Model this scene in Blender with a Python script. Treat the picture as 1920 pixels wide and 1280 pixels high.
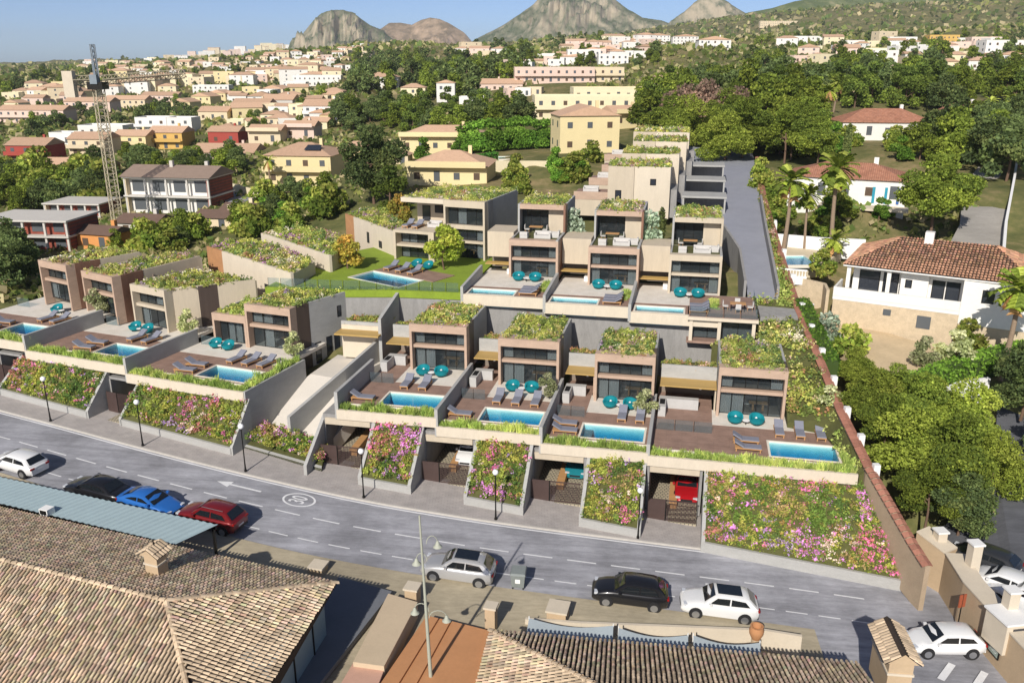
import bpy, bmesh, math, random
import numpy as np
from mathutils import Vector, Matrix
for _o in list(bpy.data.objects): bpy.data.objects.remove(_o)
SC = bpy.context.scene
COL = SC.collection
# ------------------------------------------------------------------ camera (drone over the street)
FPX = 1600.0; PIT = math.atan(526/1600.0); CP = math.cos(PIT); SP = math.sin(PIT); CAMH = 32.7
cam = bpy.data.cameras.new('camera'); camo = bpy.data.objects.new('camera', cam); COL.objects.link(camo)
cam.sensor_width = 36.0; cam.lens = 36.0*FPX/1920.0; cam.clip_start = 0.5; cam.clip_end = 30000
camo.location = (0, 0, CAMH); camo.rotation_euler = (math.pi/2-PIT, 0, 0)
SC.camera = camo
# ------------------------------------------------------------------ sky, sun, exposure
SUN_EL = 34.0; SUN_AZ = 20.0            # light travels towards +y turned 20 degrees to +x
w = bpy.data.worlds.new('World'); SC.world = w; w.use_nodes = True
wn = w.node_tree.nodes; wl = w.node_tree.links
sky = wn.new('ShaderNodeTexSky'); sky.sky_type = 'NISHITA'; sky.sun_disc = False
sky.sun_elevation = math.radians(SUN_EL); sky.sun_rotation = math.radians(180+SUN_AZ)
sky.altitude = 0; sky.air_density = 0.35; sky.dust_density = 0.55; sky.ozone_density = 1.8
bg = wn['Background']; bg.inputs[1].default_value = 0.122
wl.new(sky.outputs[0], bg.inputs[0])
sl = bpy.data.lights.new('sun', 'SUN'); sl.energy = 4.7; sl.angle = math.radians(0.53); sl.color = (1.0, 0.945, 0.87)
so = bpy.data.objects.new('sun', sl); COL.objects.link(so)
_a = math.radians(SUN_AZ); _e = math.radians(SUN_EL)
so.rotation_euler = Vector((math.sin(_a)*math.cos(_e), math.cos(_a)*math.cos(_e), -math.sin(_e))).to_track_quat('-Z', 'Y').to_euler()
SC.view_settings.view_transform = 'Standard'; SC.view_settings.look = 'None'
SC.view_settings.exposure = 0.1; SC.view_settings.gamma = 1.0; SC.view_settings.use_curve_mapping = False

# ------------------------------------------------------------------ survey helpers: image ray -> point of the place
def P(px, py, z):
    u = (px-960)/FPX; v = (py-640)/FPX; t = (CAMH-z)/(SP+v*CP)
    return Vector((u*t, (CP-v*SP)*t, z))
def D(px, py, Z):
    u = (px-960)/FPX; v = (py-640)/FPX
    return Vector((u*Z, (CP-v*SP)*Z, CAMH-(SP+v*CP)*Z))
def PV(px, py, v):
    """image ray against the vertical plane v metres out in the front-row frame"""
    d = D(px, py, 1.0)-Vector((0, 0, CAMH)); t = v/(d.x*EY.x+d.y*EY.y); return Vector((0, 0, CAMH))+d*t
A12 = math.radians(12); A21 = math.radians(21)
EX = Vector((math.cos(A12), -math.sin(A12), 0)); EY = Vector((math.sin(A12), math.cos(A12), 0))
def W(u, v, z=0): return EX*u + EY*v + Vector((0, 0, z))       # front-row frame
LO = Vector((-21.72, 64.31, 0)); LX = Vector((math.cos(A21), -math.sin(A21), 0)); LY = Vector((math.sin(A21), math.cos(A21), 0))
def WL(u, v, z=0): return LO + LX*u + LY*v + Vector((0, 0, z)) # row left of the ramp
def hx(h, k=1.0):
    h = h.lstrip('#'); c = [int(h[i:i+2], 16)/255 for i in (0, 2, 4)]
    return tuple((x/12.92 if x <= .04045 else ((x+.055)/1.055)**2.4)*k for x in c)

# ------------------------------------------------------------------ materials
MATS = {}
def nodes_of(name):
    m = bpy.data.materials.new(name); m.use_nodes = True
    return m, m.node_tree.nodes, m.node_tree.links, m.node_tree.nodes['Principled BSDF']
def mat(name, col, rough=.8, var=.12, scale=1.5, metal=0, spec=.3, bump=0, bscale=None, stretch=None, rnd=.0, fine=.5):
    """procedural surface: two scales of noise on the base colour, optional fine relief"""
    if name in MATS: return MATS[name]
    m, n, l, b = nodes_of(name)
    b.inputs['Roughness'].default_value = rough; b.inputs['Metallic'].default_value = metal
    b.inputs['Specular IOR Level'].default_value = spec
    tc = n.new('ShaderNodeTexCoord'); mp = n.new('ShaderNodeMapping'); l.new(tc.outputs['Object'], mp.inputs[0])
    if stretch: mp.inputs['Scale'].default_value = stretch
    n1 = n.new('ShaderNodeTexNoise'); n1.inputs['Scale'].default_value = scale; n1.inputs['Detail'].default_value = 6; n1.inputs['Roughness'].default_value = .65
    n2 = n.new('ShaderNodeTexNoise'); n2.inputs['Scale'].default_value = scale*9; n2.inputs['Detail'].default_value = 3
    l.new(mp.outputs[0], n1.inputs[0]); l.new(mp.outputs[0], n2.inputs[0])
    ad = n.new('ShaderNodeMath'); ad.operation = 'MULTIPLY_ADD'; ad.inputs[1].default_value = fine
    l.new(n2.outputs[0], ad.inputs[0]); l.new(n1.outputs[0], ad.inputs[2])
    mr = n.new('ShaderNodeMapRange'); mr.inputs[1].default_value = .3+.25*fine*1.0; mr.inputs[2].default_value = .7+.75*fine
    mr.inputs[3].default_value = 1-var; mr.inputs[4].default_value = 1+var
    l.new(ad.outputs[0], mr.inputs[0]); fac = mr.outputs[0]
    if rnd:
        oi = n.new('ShaderNodeObjectInfo'); r2 = n.new('ShaderNodeMapRange'); r2.inputs[3].default_value = 1-rnd; r2.inputs[4].default_value = 1+rnd
        l.new(oi.outputs['Random'], r2.inputs[0]); mm = n.new('ShaderNodeMath'); mm.operation = 'MULTIPLY'
        l.new(fac, mm.inputs[0]); l.new(r2.outputs[0], mm.inputs[1]); fac = mm.outputs[0]
    vm = n.new('ShaderNodeVectorMath'); vm.operation = 'SCALE'; vm.inputs[0].default_value = col[:3]
    l.new(fac, vm.inputs['Scale']); l.new(vm.outputs[0], b.inputs['Base Color'])
    if bump:
        bp = n.new('ShaderNodeBump'); bp.inputs['Strength'].default_value = bump; bp.inputs['Distance'].default_value = .03
        n3 = n.new('ShaderNodeTexNoise'); n3.inputs['Scale'].default_value = bscale or scale*12; l.new(mp.outputs[0], n3.inputs[0])
        l.new(n3.outputs[0], bp.inputs['Height']); l.new(bp.outputs[0], b.inputs['Normal'])
    MATS[name] = m
    return m
def mat_stripe(name, c1, c2, period, width, axis=0, rough=.7, var=.12, c3=None, brick=None):
    """boards / tiles in a repeating pattern along one object axis"""
    if name in MATS: return MATS[name]
    m, n, l, b = nodes_of(name); b.inputs['Roughness'].default_value = rough; b.inputs['Specular IOR Level'].default_value = .25
    tc = n.new('ShaderNodeTexCoord')
    bt = n.new('ShaderNodeTexBrick'); bt.inputs['Color1'].default_value = (*c1, 1); bt.inputs['Color2'].default_value = (*(c3 or c1), 1); bt.inputs['Mortar'].default_value = (*c2, 1)
    bt.inputs['Scale'].default_value = 1; bt.inputs['Brick Width'].default_value = brick or 2.4; bt.inputs['Row Height'].default_value = period; bt.inputs['Mortar Size'].default_value = width
    bt.inputs['Bias'].default_value = 0
    mp = n.new('ShaderNodeMapping'); l.new(tc.outputs['Object'], mp.inputs[0])
    if axis == 1: mp.inputs['Rotation'].default_value = (0, 0, math.pi/2)
    if axis == 2: mp.inputs['Rotation'].default_value = (math.pi/2, 0, 0)
    if axis == 3: mp.inputs['Rotation'].default_value = (math.pi/2, 0, math.pi/2)
    l.new(mp.outputs[0], bt.inputs['Vector'])
    n1 = n.new('ShaderNodeTexNoise'); n1.inputs['Scale'].default_value = 1.2; n1.inputs['Detail'].default_value = 5; l.new(tc.outputs['Object'], n1.inputs[0])
    mr = n.new('ShaderNodeMapRange'); mr.inputs[1].default_value = .3; mr.inputs[2].default_value = .7; mr.inputs[3].default_value = 1-var; mr.inputs[4].default_value = 1+var
    l.new(n1.outputs[0], mr.inputs[0]); vm = n.new('ShaderNodeVectorMath'); vm.operation = 'SCALE'
    l.new(bt.outputs[0], vm.inputs[0]); l.new(mr.outputs[0], vm.inputs['Scale']); l.new(vm.outputs[0], b.inputs['Base Color'])
    MATS[name] = m; return m
def mat_leaf(name, tint=(1.85, 1.72, 1.9), trans=.45, rnd=.34):
    """foliage: colour attribute of the leaf faces, varied per plant, partly translucent"""
    m, n, l, b = nodes_of(name); n.remove(b)
    at = n.new('ShaderNodeAttribute'); at.attribute_name = 'col'
    oi = n.new('ShaderNodeObjectInfo'); r2 = n.new('ShaderNodeMapRange'); r2.inputs[3].default_value = 1-rnd; r2.inputs[4].default_value = 1+rnd
    l.new(oi.outputs['Random'], r2.inputs[0])
    v1 = n.new('ShaderNodeVectorMath'); v1.operation = 'MULTIPLY'; v1.inputs[1].default_value = tint; l.new(at.outputs['Color'], v1.inputs[0])
    v2 = n.new('ShaderNodeVectorMath'); v2.operation = 'SCALE'; l.new(v1.outputs[0], v2.inputs[0]); l.new(r2.outputs[0], v2.inputs['Scale'])
    d = n.new('ShaderNodeBsdfDiffuse'); t = n.new('ShaderNodeBsdfTranslucent'); mx = n.new('ShaderNodeMixShader'); mx.inputs[0].default_value = trans
    l.new(v2.outputs[0], d.inputs[0]); l.new(v2.outputs[0], t.inputs[0]); l.new(d.outputs[0], mx.inputs[1]); l.new(t.outputs[0], mx.inputs[2])
    l.new(mx.outputs[0], n['Material Output'].inputs[0]); MATS[name] = m; return m
def mat_glass(name, col=(.03, .035, .04), rough=.04, clear=.0):
    """window glass: dark reflective, optionally partly see-through"""
    if name in MATS: return MATS[name]
    m, n, l, b = nodes_of(name); b.inputs['Base Color'].default_value = (*col, 1); b.inputs['Roughness'].default_value = rough; b.inputs['Specular IOR Level'].default_value = .8
    if clear:
        tr = n.new('ShaderNodeBsdfTransparent'); tr.inputs[0].default_value = (.85, .9, .92, 1); mx = n.new('ShaderNodeMixShader'); mx.inputs[0].default_value = clear
        l.new(b.outputs[0], mx.inputs[1]); l.new(tr.outputs[0], mx.inputs[2]); l.new(mx.outputs[0], n['Material Output'].inputs[0])
    MATS[name] = m; return m
def mat_water():
    m, n, l, b = nodes_of('pool_water'); n.remove(b)
    tr = n.new('ShaderNodeBsdfTransparent'); tr.inputs[0].default_value = (.93, .98, 1, 1)
    gl = n.new('ShaderNodeBsdfGlossy'); gl.inputs['Roughness'].default_value = .05
    fr = n.new('ShaderNodeLayerWeight'); fr.inputs[0].default_value = .25; pw_ = n.new('ShaderNodeMath'); pw_.operation = 'POWER'; pw_.inputs[1].default_value = 2.2; l.new(fr.outputs['Facing'], pw_.inputs[0])
    nz = n.new('ShaderNodeTexNoise'); nz.inputs['Scale'].default_value = 2.5; bp = n.new('ShaderNodeBump'); bp.inputs['Strength'].default_value = .12; bp.inputs['Distance'].default_value = .1
    tc = n.new('ShaderNodeTexCoord'); l.new(tc.outputs['Object'], nz.inputs[0]); l.new(nz.outputs[0], bp.inputs['Height'])
    l.new(bp.outputs[0], gl.inputs['Normal']); l.new(bp.outputs[0], fr.inputs['Normal'])
    mx = n.new('ShaderNodeMixShader'); l.new(pw_.outputs[0], mx.inputs[0]); l.new(tr.outputs[0], mx.inputs[1]); l.new(gl.outputs[0], mx.inputs[2])
    va = n.new('ShaderNodeVolumeAbsorption'); va.inputs[0].default_value = (.06, .62, .80, 1); va.inputs[1].default_value = .95; l.new(va.outputs[0], n['Material Output'].inputs['Volume'])
    l.new(mx.outputs[0], n['Material Output'].inputs[0]); MATS['pool_water'] = m; return m

M_CONC = mat('board_marked_concrete', hx('#a5a4a0'), .85, .16, .7, bump=.3, stretch=(1, 1, 3), fine=.8)
M_CONCD = mat('grey_concrete', hx('#8f8d8a'), .85, .24, .8, bump=.25, stretch=(2, 2, .5))
M_RENDER = mat('beige_render', hx('#bdb09b'), .85, .11, .5, stretch=(2.5, 2.5, .4))
M_FASCIA = mat('cream_fascia', hx('#cbbfab'), .8, .09, .5, stretch=(2, 2, .5))
M_STONE = mat('brown_travertine', hx('#b39a86'), .6, .2, .9, stretch=(1, 1, 2.5), fine=.7)
M_COR = mat('rust_brown_cladding', hx('#7a5a49'), .55, .32, .8, stretch=(1, 1, .35), fine=.4)
M_PANEL = mat('dark_bronze_panel', hx('#4a3f39'), .45, .2, 1.2, stretch=(3, 3, .2))
M_DECK = mat_stripe('timber_deck', hx('#997e70'), hx('#5f4d44'), .14, .006, 0, .7, .14, hx('#8e7466'))
M_PAVE = mat_stripe('pale_paving', hx('#d8d1c6'), hx('#bbb4a9'), .6, .006, 0, .8, .06, hx('#d2cabd'), .9)
M_GLASS = mat_glass('window_glass', (.05, .06, .065), .03, .72)
M_GLASSF = mat_glass('window_glass_far', (.03, .035, .045), .08)
M_GLASSF2 = mat_glass('far_pane', (.10, .11, .12), .2)
M_RAILG = mat_glass('railing_glass', (.25, .3, .32), .05, .9)
M_INT = mat('dark_interior', hx('#83776b'), .8, .1)
M_CURT = mat('linen_curtain', hx('#cdc8c2'), .9, .2, 1, stretch=(8, 8, .05))
M_WHITE = mat('white_paint', (.8, .79, .76), .6, .06, 1)
M_OFFW = mat('off_white_upholstery', (.52, .5, .47), .85, .1, 2)
M_COUNTER = mat('pale_counter_stone', (.46, .45, .43), .6, .1, 2)
M_TEAL = mat('teal_fabric', hx('#0a7d86'), .7, .12, 3)
M_GREYF = mat('grey_cushion', hx('#7d7f8a'), .85, .12, 3)
M_WOOD = mat('oak_slats', hx('#b58a5c'), .6, .2, 1.2, stretch=(.3, 4, 4))
M_OCHRE = mat('ochre_canopy', hx('#b39458'), .55, .15, 1, stretch=(.4, 4, 1))
M_METAL = mat('black_metal', hx('#2a2826'), .4, .1, 2, metal=.6)
M_GATE = mat('bronze_gate', hx('#5a4a46'), .45, .12, 2, metal=.4)
M_BASIN = mat_stripe('pool_tiles', hx('#c9e6dc'), hx('#b4d6cd'), .12, .004, 2, .4, .05)
M_BASINF = mat('pool_floor', hx('#4aa9c6'), .5, .1, 1.2)
M_COPE = mat('pool_coping', hx('#ded6c6'), .7, .05, 2)
M_WATER = mat_water()
M_SOIL = mat('planting_soil', hx('#545530'), .95, .25, 2)
M_LEAF = mat_leaf('foliage')
M_PLANT = mat_leaf('garden_planting', (1.62, 1.58, 1.6), rnd=.08)
M_BARK = mat('bark', hx('#6b5646'), .9, .25, 3, stretch=(1, 1, .3))
M_BLACK = mat('matt_black', (.015, .015, .016), .6, .05)

# ------------------------------------------------------------------ mesh helpers
def tag(o, label=None, cat=None, group=None, kind=None):
    if label: o['label'] = label
    if cat: o['category'] = cat
    if group: o['group'] = group
    if kind: o['kind'] = kind
    return o
def thing(name, label, cat, loc=(0, 0, 0), rz=0, group=None):
    o = bpy.data.objects.new(name, None); COL.objects.link(o); o.empty_display_size = .2
    o.location = loc; o.rotation_euler = (0, 0, rz)
    return tag(o, label, cat, group)
class MB:
    """collects faces of one mesh object"""
    def __init__(s): s.v = []; s.f = []
    def add(s, vs, fs):
        k = len(s.v); s.v += [tuple(v) for v in vs]; s.f += [tuple(i+k for i in f) for f in fs]; return s
    def box(s, x0, x1, y0, y1, z0, z1):
        vs = [(x0,y0,z0),(x1,y0,z0),(x1,y1,z0),(x0,y1,z0),(x0,y0,z1),(x1,y0,z1),(x1,y1,z1),(x0,y1,z1)]
        return s.add(vs, [(0,3,2,1),(4,5,6,7),(0,1,5,4),(1,2,6,5),(2,3,7,6),(3,0,4,7)])
    def prism(s, poly, z0, z1):
        """vertical prism; z0 / z1 a number or one value per corner; poly counter-clockwise"""
        n = len(poly); a = z0 if hasattr(z0, '__len__') else [z0]*n; b = z1 if hasattr(z1, '__len__') else [z1]*n
        ar = sum(poly[i][0]*poly[(i+1)%n][1]-poly[(i+1)%n][0]*poly[i][1] for i in range(n))
        if ar < 0: poly = poly[::-1]; a = a[::-1]; b = b[::-1]
        vs = [(p[0], p[1], z) for p, z in zip(poly, a)]+[(p[0], p[1], z) for p, z in zip(poly, b)]
        return s.add(vs, [tuple(range(n-1, -1, -1)), tuple(range(n, 2*n))]+[(i, (i+1)%n, n+(i+1)%n, n+i) for i in range(n)])
    def tube(s, p0, p1, r0, r1=None, n=8, caps=True):
        p0 = Vector(p0); p1 = Vector(p1); r1 = r0 if r1 is None else r1; d = (p1-p0).normalized()
        a = d.orthogonal().normalized(); b = d.cross(a); vs = []
        for p, r in ((p0, r0), (p1, r1)):
            for i in range(n):
                t = 2*math.pi*i/n; vs.append(p+(a*math.cos(t)+b*math.sin(t))*r)
        fs = [(i, (i+1)%n, n+(i+1)%n, n+i) for i in range(n)]
        if caps: fs += [tuple(range(n-1, -1, -1)), tuple(range(n, 2*n))]
        return s.add(vs, fs)
    def lathe(s, prof, n=16, c=(0, 0, 0)):
        vs = []; fs = []
        for (r, z) in prof:
            for i in range(n):
                t = 2*math.pi*i/n; vs.append((c[0]+r*math.cos(t), c[1]+r*math.sin(t), c[2]+z))
        for k in range(len(prof)-1):
            for i in range(n): fs.append((k*n+i, k*n+(i+1)%n, (k+1)*n+(i+1)%n, (k+1)*n+i))
        return s.add(vs, fs)
    def build(s, name, m, parent=None, smooth=False, sub=None, kind=None, angle=None):
        """link the collected faces as one object; sub subtracts a world offset so the part sits under its thing"""
        me = bpy.data.meshes.new(name)
        vs = s.v if sub is None else [(v[0]-sub[0], v[1]-sub[1], v[2]-sub[2]) for v in s.v]
        me.from_pydata(vs, [], s.f); me.validate(); me.materials.append(m)
        if smooth:
            me.polygons.foreach_set('use_smooth', [True]*len(me.polygons))
            if angle: me.set_sharp_from_angle(angle=math.radians(angle))
        o = bpy.data.objects.new(name, me); COL.objects.link(o); o.parent = parent
        if kind: o['kind'] = kind
        return o
def box(name, m, parent, x0, x1, y0, y1, z0, z1): return MB().box(x0, x1, y0, y1, z0, z1).build(name, m, parent)
def copy_tree(o, parent=None):
    c = o.copy(); COL.objects.link(c); c.parent = parent
    for ch in o.children: copy_tree(ch, c)
    return c
def place(o, loc, rz=0, sc=1.0):
    o.location = loc; o.rotation_euler = (0, 0, rz); o.scale = (sc, sc, sc) if not hasattr(sc, '__len__') else sc
    return o
def quads(name, V, C, m, parent=None, kind=None):
    """fast mesh of loose quads, V (n,4,3), colour C (n,3)"""
    V = np.asarray(V, np.float32); n = len(V); me = bpy.data.meshes.new(name)
    me.vertices.add(n*4); me.vertices.foreach_set('co', V.reshape(-1))
    me.loops.add(n*4); me.loops.foreach_set('vertex_index', np.arange(n*4, dtype=np.int32))
    me.polygons.add(n); me.polygons.foreach_set('loop_start', np.arange(0, n*4, 4, dtype=np.int32)); me.polygons.foreach_set('loop_total', np.full(n, 4, np.int32))
    me.update()
    at = me.attributes.new('col', 'FLOAT_COLOR', 'POINT')
    cc = np.ones((n, 4, 4), np.float32); cc[:, :, :3] = np.asarray(C, np.float32)[:, None, :]
    at.data.foreach_set('color', cc.reshape(-1)); me.materials.append(m)
    o = bpy.data.objects.new(name, me); COL.objects.link(o); o.parent = parent
    if kind: o['kind'] = kind
    return o
def leaf_quads(rng, pos, size, up=.0):
    """randomly turned quads round the points pos (n,3)"""
    n = len(pos); a = rng.normal(size=(n, 3)); a /= np.linalg.norm(a, axis=1)[:, None]
    b = rng.normal(size=(n, 3)); b[:, 2] += up; b -= a*(a*b).sum(1)[:, None]; b /= np.linalg.norm(b, axis=1)[:, None]+1e-6
    s = np.asarray(size)*rng.uniform(.6, 1.3, n); a = a*(s*.5)[:, None]; b = b*(s*.5)[:, None]*.8
    return np.stack([pos-a-b, pos+a-b, pos+a+b, pos-a+b], 1)
def blade_quads(rng, q, z, ph, per, wd):
    n = len(q); b = np.repeat(np.column_stack([q, z]), per, 0); m = n*per; a = rng.uniform(0, 6.28, m); b[:, :2] += rng.normal(size=(m, 2))*.09
    e = np.stack([np.cos(a), np.sin(a), np.zeros(m)], 1)*(wd*.3*rng.uniform(.6, 1.3, m))[:, None]; t = np.stack([rng.normal(size=m)*.13, rng.normal(size=m)*.13, np.repeat(ph, per)*rng.uniform(.6, 1.15, m)], 1)
    return np.stack([b-e, b+e, b+t+e*.35, b+t-e*.35], 1)
PAL_ROOF = [('#8f9a3c', 7), ('#a6a848', 6), ('#74853a', 6), ('#647c40', 4), ('#b0a862', 4), ('#c3bda4', 1.6), ('#a98f88', 1.6), ('#94809a', .7), ('#9c7250', 1.4), ('#83694f', 1.6)]
PAL_BED = [('#8f9a36', 8), ('#a3a03c', 8), ('#67822f', 6), ('#55702f', 4), ('#c47fbe', 3.2), ('#cc6a9a', 3.0), ('#ae8ec0', 1.6), ('#c9b6aa', 1.6), ('#a8863c', 1.4), ('#b0706c', 2.0), ('#9a8450', 1.4)]
PAL_GRASS = [('#98a84a', 4), ('#8a9f42', 4), ('#7c943c', 3), ('#acb45a', 3)]
PAL_DRY = [('#8c8f3c', 3), ('#9a7f4a', 3), ('#8a6a4a', 2), ('#6f7f35', 3), ('#a9794f', 1.5), ('#b59a86', 1)]
def planting(name, poly, zf, parent=None, sub=None, pal=PAL_ROOF, r=.32, h=.34, per=30, dens=6.0, seed=1, leaf=.17, kind='stuff', taper=1.0, blades=False):
    leaf *= .66; dens *= 1.3
    """dense low planting inside a plan polygon; zf(x,y) gives the soil height"""
    rng = np.random.default_rng(seed); pl = np.array([(p[0], p[1]) for p in poly]); lo = pl.min(0); hi = pl.max(0)
    area = abs(sum(pl[i][0]*pl[(i+1)%len(pl)][1]-pl[(i+1)%len(pl)][0]*pl[i][1] for i in range(len(pl))))/2
    n = int(area*dens); frac = max(area/max((hi-lo).prod(), 1e-6), .03)
    q = lo+(hi-lo)*rng.random((int(n/frac*1.25)+8, 2)); ins = np.zeros(len(q), bool); j = len(pl)-1
    for i in range(len(pl)):
        xi, yi = pl[i]; xj, yj = pl[j]
        ins ^= ((yi > q[:, 1]) != (yj > q[:, 1])) & (q[:, 0] < (xj-xi)*(q[:, 1]-yi)/(yj-yi+1e-12)+xi); j = i
    q = q[ins][:n]; n = len(q)
    z = np.array([zf(a, b) for a, b in q]) if callable(zf) else np.full(n, float(zf))
    cols = np.array([hx(c, 1.12) for c, _ in pal]); cols = cols*.82+cols.mean(1)[:, None]*.18; wts = np.array([k for _, k in pal]); wts = wts/wts.sum()
    # plants of a kind grow in drifts
    seeds = lo+(hi-lo)*rng.random((max(4, int(area/1.6)), 2)); kindof = rng.choice(len(pal), len(seeds), p=wts)
    near = np.argmin(((q[:, None, :]-seeds[None])**2).sum(2), 1) if n*len(seeds) < 4e6 else rng.integers(0, len(seeds), n)
    k = np.where(rng.random(n) < .5, kindof[near], rng.choice(len(pal), n, p=wts))
    pc = cols[k]*rng.uniform(.75, 1.3, n)[:, None]; ph = h*rng.uniform(.45, 1.35, n)*(1+.45*np.sin(q[:, 0]*1.7+seed)*np.sin(q[:, 1]*1.9+seed*.7)); pr = r*rng.uniform(.6, 1.3, n)
    per = int(per); d = rng.normal(size=(n, per, 3)); d /= np.linalg.norm(d, axis=2)[:, :, None]; d[:, :, 2] = np.abs(d[:, :, 2])
    rr = rng.random((n, per))**.4
    pos = np.stack([q[:, None, 0]+d[:, :, 0]*rr*pr[:, None], q[:, None, 1]+d[:, :, 1]*rr*pr[:, None], z[:, None]+.02+d[:, :, 2]*rr*ph[:, None]], 2).reshape(-1, 3)
    C = (np.repeat(pc, per, 0))*rng.uniform(.7, 1.3, n*per)[:, None]
    # blooms sit on the upper outside of each plant; the rest of it is leaf green
    bloom = (cols[:, 1] < cols[:, 0]*1.02)[k]; top = (d[:, :, 2]*rr > .22).reshape(-1) & (rng.random(n*per) < .85); grn = np.array([hx('#7c8a3a'), hx('#6a7f38'), hx('#8f9648')])[rng.integers(0, 3, n*per)]*rng.uniform(.7, 1.25, n*per)[:, None]
    C = np.where((np.repeat(bloom, per) & ~top)[:, None], grn, C)
    # flowering tips keep green below
    V = leaf_quads(rng, pos, leaf, .5) if not blades else blade_quads(rng, q, z, ph, per, leaf)
    if sub is not None: V = V-np.array(sub)[None, None, :]
    return quads(name, V, C, M_PLANT, parent, kind)
# ================================================================== TERRAIN
def zroad(x): return .86-.0737*x
_ctl = []
def ctl(p): _ctl.append((p[0], p[1], p[2]))
for x in (-140, -90, -60, -44, -30, -20, -11, -1, 9, 20, 28, 40): 
    yk = float(np.interp(x, [-140, -44, -29.8, -20.6, -11, -1.2, 9, 20, 28, 40], [104, 67.7, 62.4, 59.2, 56.3, 54.4, 53.2, 51.9, 50.7, 49]))
    for dy in (-38, -26, -14, -7, 0, 3): ctl((x, yk+dy, zroad(max(-70, min(x, 32)))-.35))
for u in (-26, -18, -10, -2, 6, 12):
    ctl(W(u, 62, zroad(u+12)-.5)); ctl(W(u, 69, zroad(u+12)-.3)); ctl(W(u, 77, 4.5)); ctl(W(u, 84, 8)); ctl(W(u, 100, 12.2)); ctl(W(u, 125, 13.5)); ctl(W(u, 150, 16))
for u in (-34, -24, -12, -4):
    ctl(WL(u, 3, 4)); ctl(WL(u, 9, 6.2)); ctl(WL(u, 17, 7)); ctl(WL(u, 28, 7.5))
ctl(W(-34, 86, 8.5)); ctl(W(-34, 70, 5)); ctl(W(-32, 64, 2.8)); ctl(W(-28, 100, 12.5)); ctl(W(-45, 95, 9))
for p in ((1480, 560, 8.7), (1620, 620, 7.4), (1760, 650, 6.8), (1900, 690, 6.5), (1640, 800, 4.0), (1760, 900, 2.5), (1860, 930, 2.0), (1900, 860, 3.2), (1850, 1040, .2), (1500, 470, 10.1), (1440, 490, 10.1), (1540, 490, 9.9), (1580, 470, 10.3), (1470, 420, 12.0),
          (1560, 540, 9.0), (1580, 385, 14.6), (1480, 330, 15.6), (1830, 470, 12.0), (1840, 340, 16.2), (1900, 560, 9.5), (1660, 272, 18.0), (1440, 330, 15.9), (1800, 250, 19.0), (1900, 300, 17.5)): ctl(P(*p))
for d in ((1450, 200, 190), (1650, 180, 240), (1850, 180, 250), (1750, 130, 380), (1850, 100, 480), (1500, 105, 450), (1300, 92, 520), (1100, 100, 520), (1000, 130, 430), (1080, 150, 400), (1150, 190, 260),
          (1100, 225, 230), (1060, 300, 150), (940, 330, 150), (830, 370, 130), (700, 330, 150), (560, 345, 165), (300, 300, 230), (60, 330, 200), (60, 450, 150), (20, 560, 95), (300, 400, 150), (120, 450, 128), (450, 400, 140),
          (420, 330, 185), (100, 250, 330), (300, 200, 480), (450, 260, 270), (500, 180, 520), (100, 150, 900), (350, 122, 900), (600, 100, 900), (450, 112, 1000), (700, 85, 900), (900, 120, 600), (830, 150, 450), (700, 200, 300), (850, 200, 290),
          (640, 260, 240), (30, 131, 1500), (200, 128, 1300), (1800, 62, 1000), (1550, 72, 1000), (1300, 80, 1000), (1920, 14, 1800), (1650, 22, 2000), (1420, 34, 2200), (1150, 75, 1200), (900, 96, 1300)): ctl(D(*d))
for a, d, z in ((-60, 100, 6), (-60, 300, 5), (-50, 1000, 5), (60, 100, 6), (60, 300, 25), (55, 900, 60), (45, 2000, 160), (-40, 2500, 0), (-20, 2500, 35), (0, 2500, 60), (12, 2600, 75), (-45, 9000, -20), (0, 9000, -20), (45, 9000, -20), (0, 5, 0), (-40, 20, 3), (40, 20, -2), (170, 60, -3)):
    ctl((d*math.sin(math.radians(a)), d*math.cos(math.radians(a)), z))
_C = np.array(_ctl); _GX = [-150, -44.0, -29.8, -20.6, -11.0, -1.2, 8.95, 20.2, 28.1, 46]; _GY = [108.3, 67.72, 62.43, 59.22, 56.28, 54.44, 53.2, 51.93, 50.71, 47.5]
def _pol(x, y): return np.arctan2(x, y+12)*1.6, np.log(np.hypot(x, y+12)+1.0)
_ct, _cr = _pol(_C[:, 0], _C[:, 1])
def terr(x, y):
    x = np.asarray(x, float); y = np.asarray(y, float); sh = x.shape; t, r = _pol(x.ravel(), y.ravel()); out = np.empty(len(t))
    for i in range(0, len(t), 4000):
        d2 = (t[i:i+4000, None]-_ct)**2+(r[i:i+4000, None]-_cr)**2+1e-6
        wgt = d2**-1.9; out[i:i+4000] = (wgt*_C[:, 2]).sum(1)/wgt.sum(1)
    xf = x.ravel(); yf = y.ravel(); yk = np.interp(xf, _GX, _GY)     # street corridor and everything before it stays under the road sheet
    b = np.clip((yk+7-yf)/4, 0, 1)*np.clip((90-np.abs(xf+30))/20, 0, 1); zr = .86-.0737*np.clip(xf, -110, 34)-.45
    out = out*(1-b)+zr*b
    for cx, cy, r, zm in ((31.5, 95.5, 7.5, 10.3), (34.5, 71.5, 8.5, 6.7), (-17.5, 69.5, 4.5, 2.6), (-18.5, 66, 4, 1.6), (30, 88, 3, 8.2)):
        dd = np.hypot(xf-cx, yf-cy); out = np.where(dd < r*1.6, np.minimum(out, zm+np.clip((dd-r)/(.6*r), 0, 1)**2*8), out)
    return out.reshape(sh)
def TZ(x, y): return float(terr(np.array([x]), np.array([y]))[0])
_TT = np.exp(np.linspace(math.log(42), math.log(5200), 700))
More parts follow.
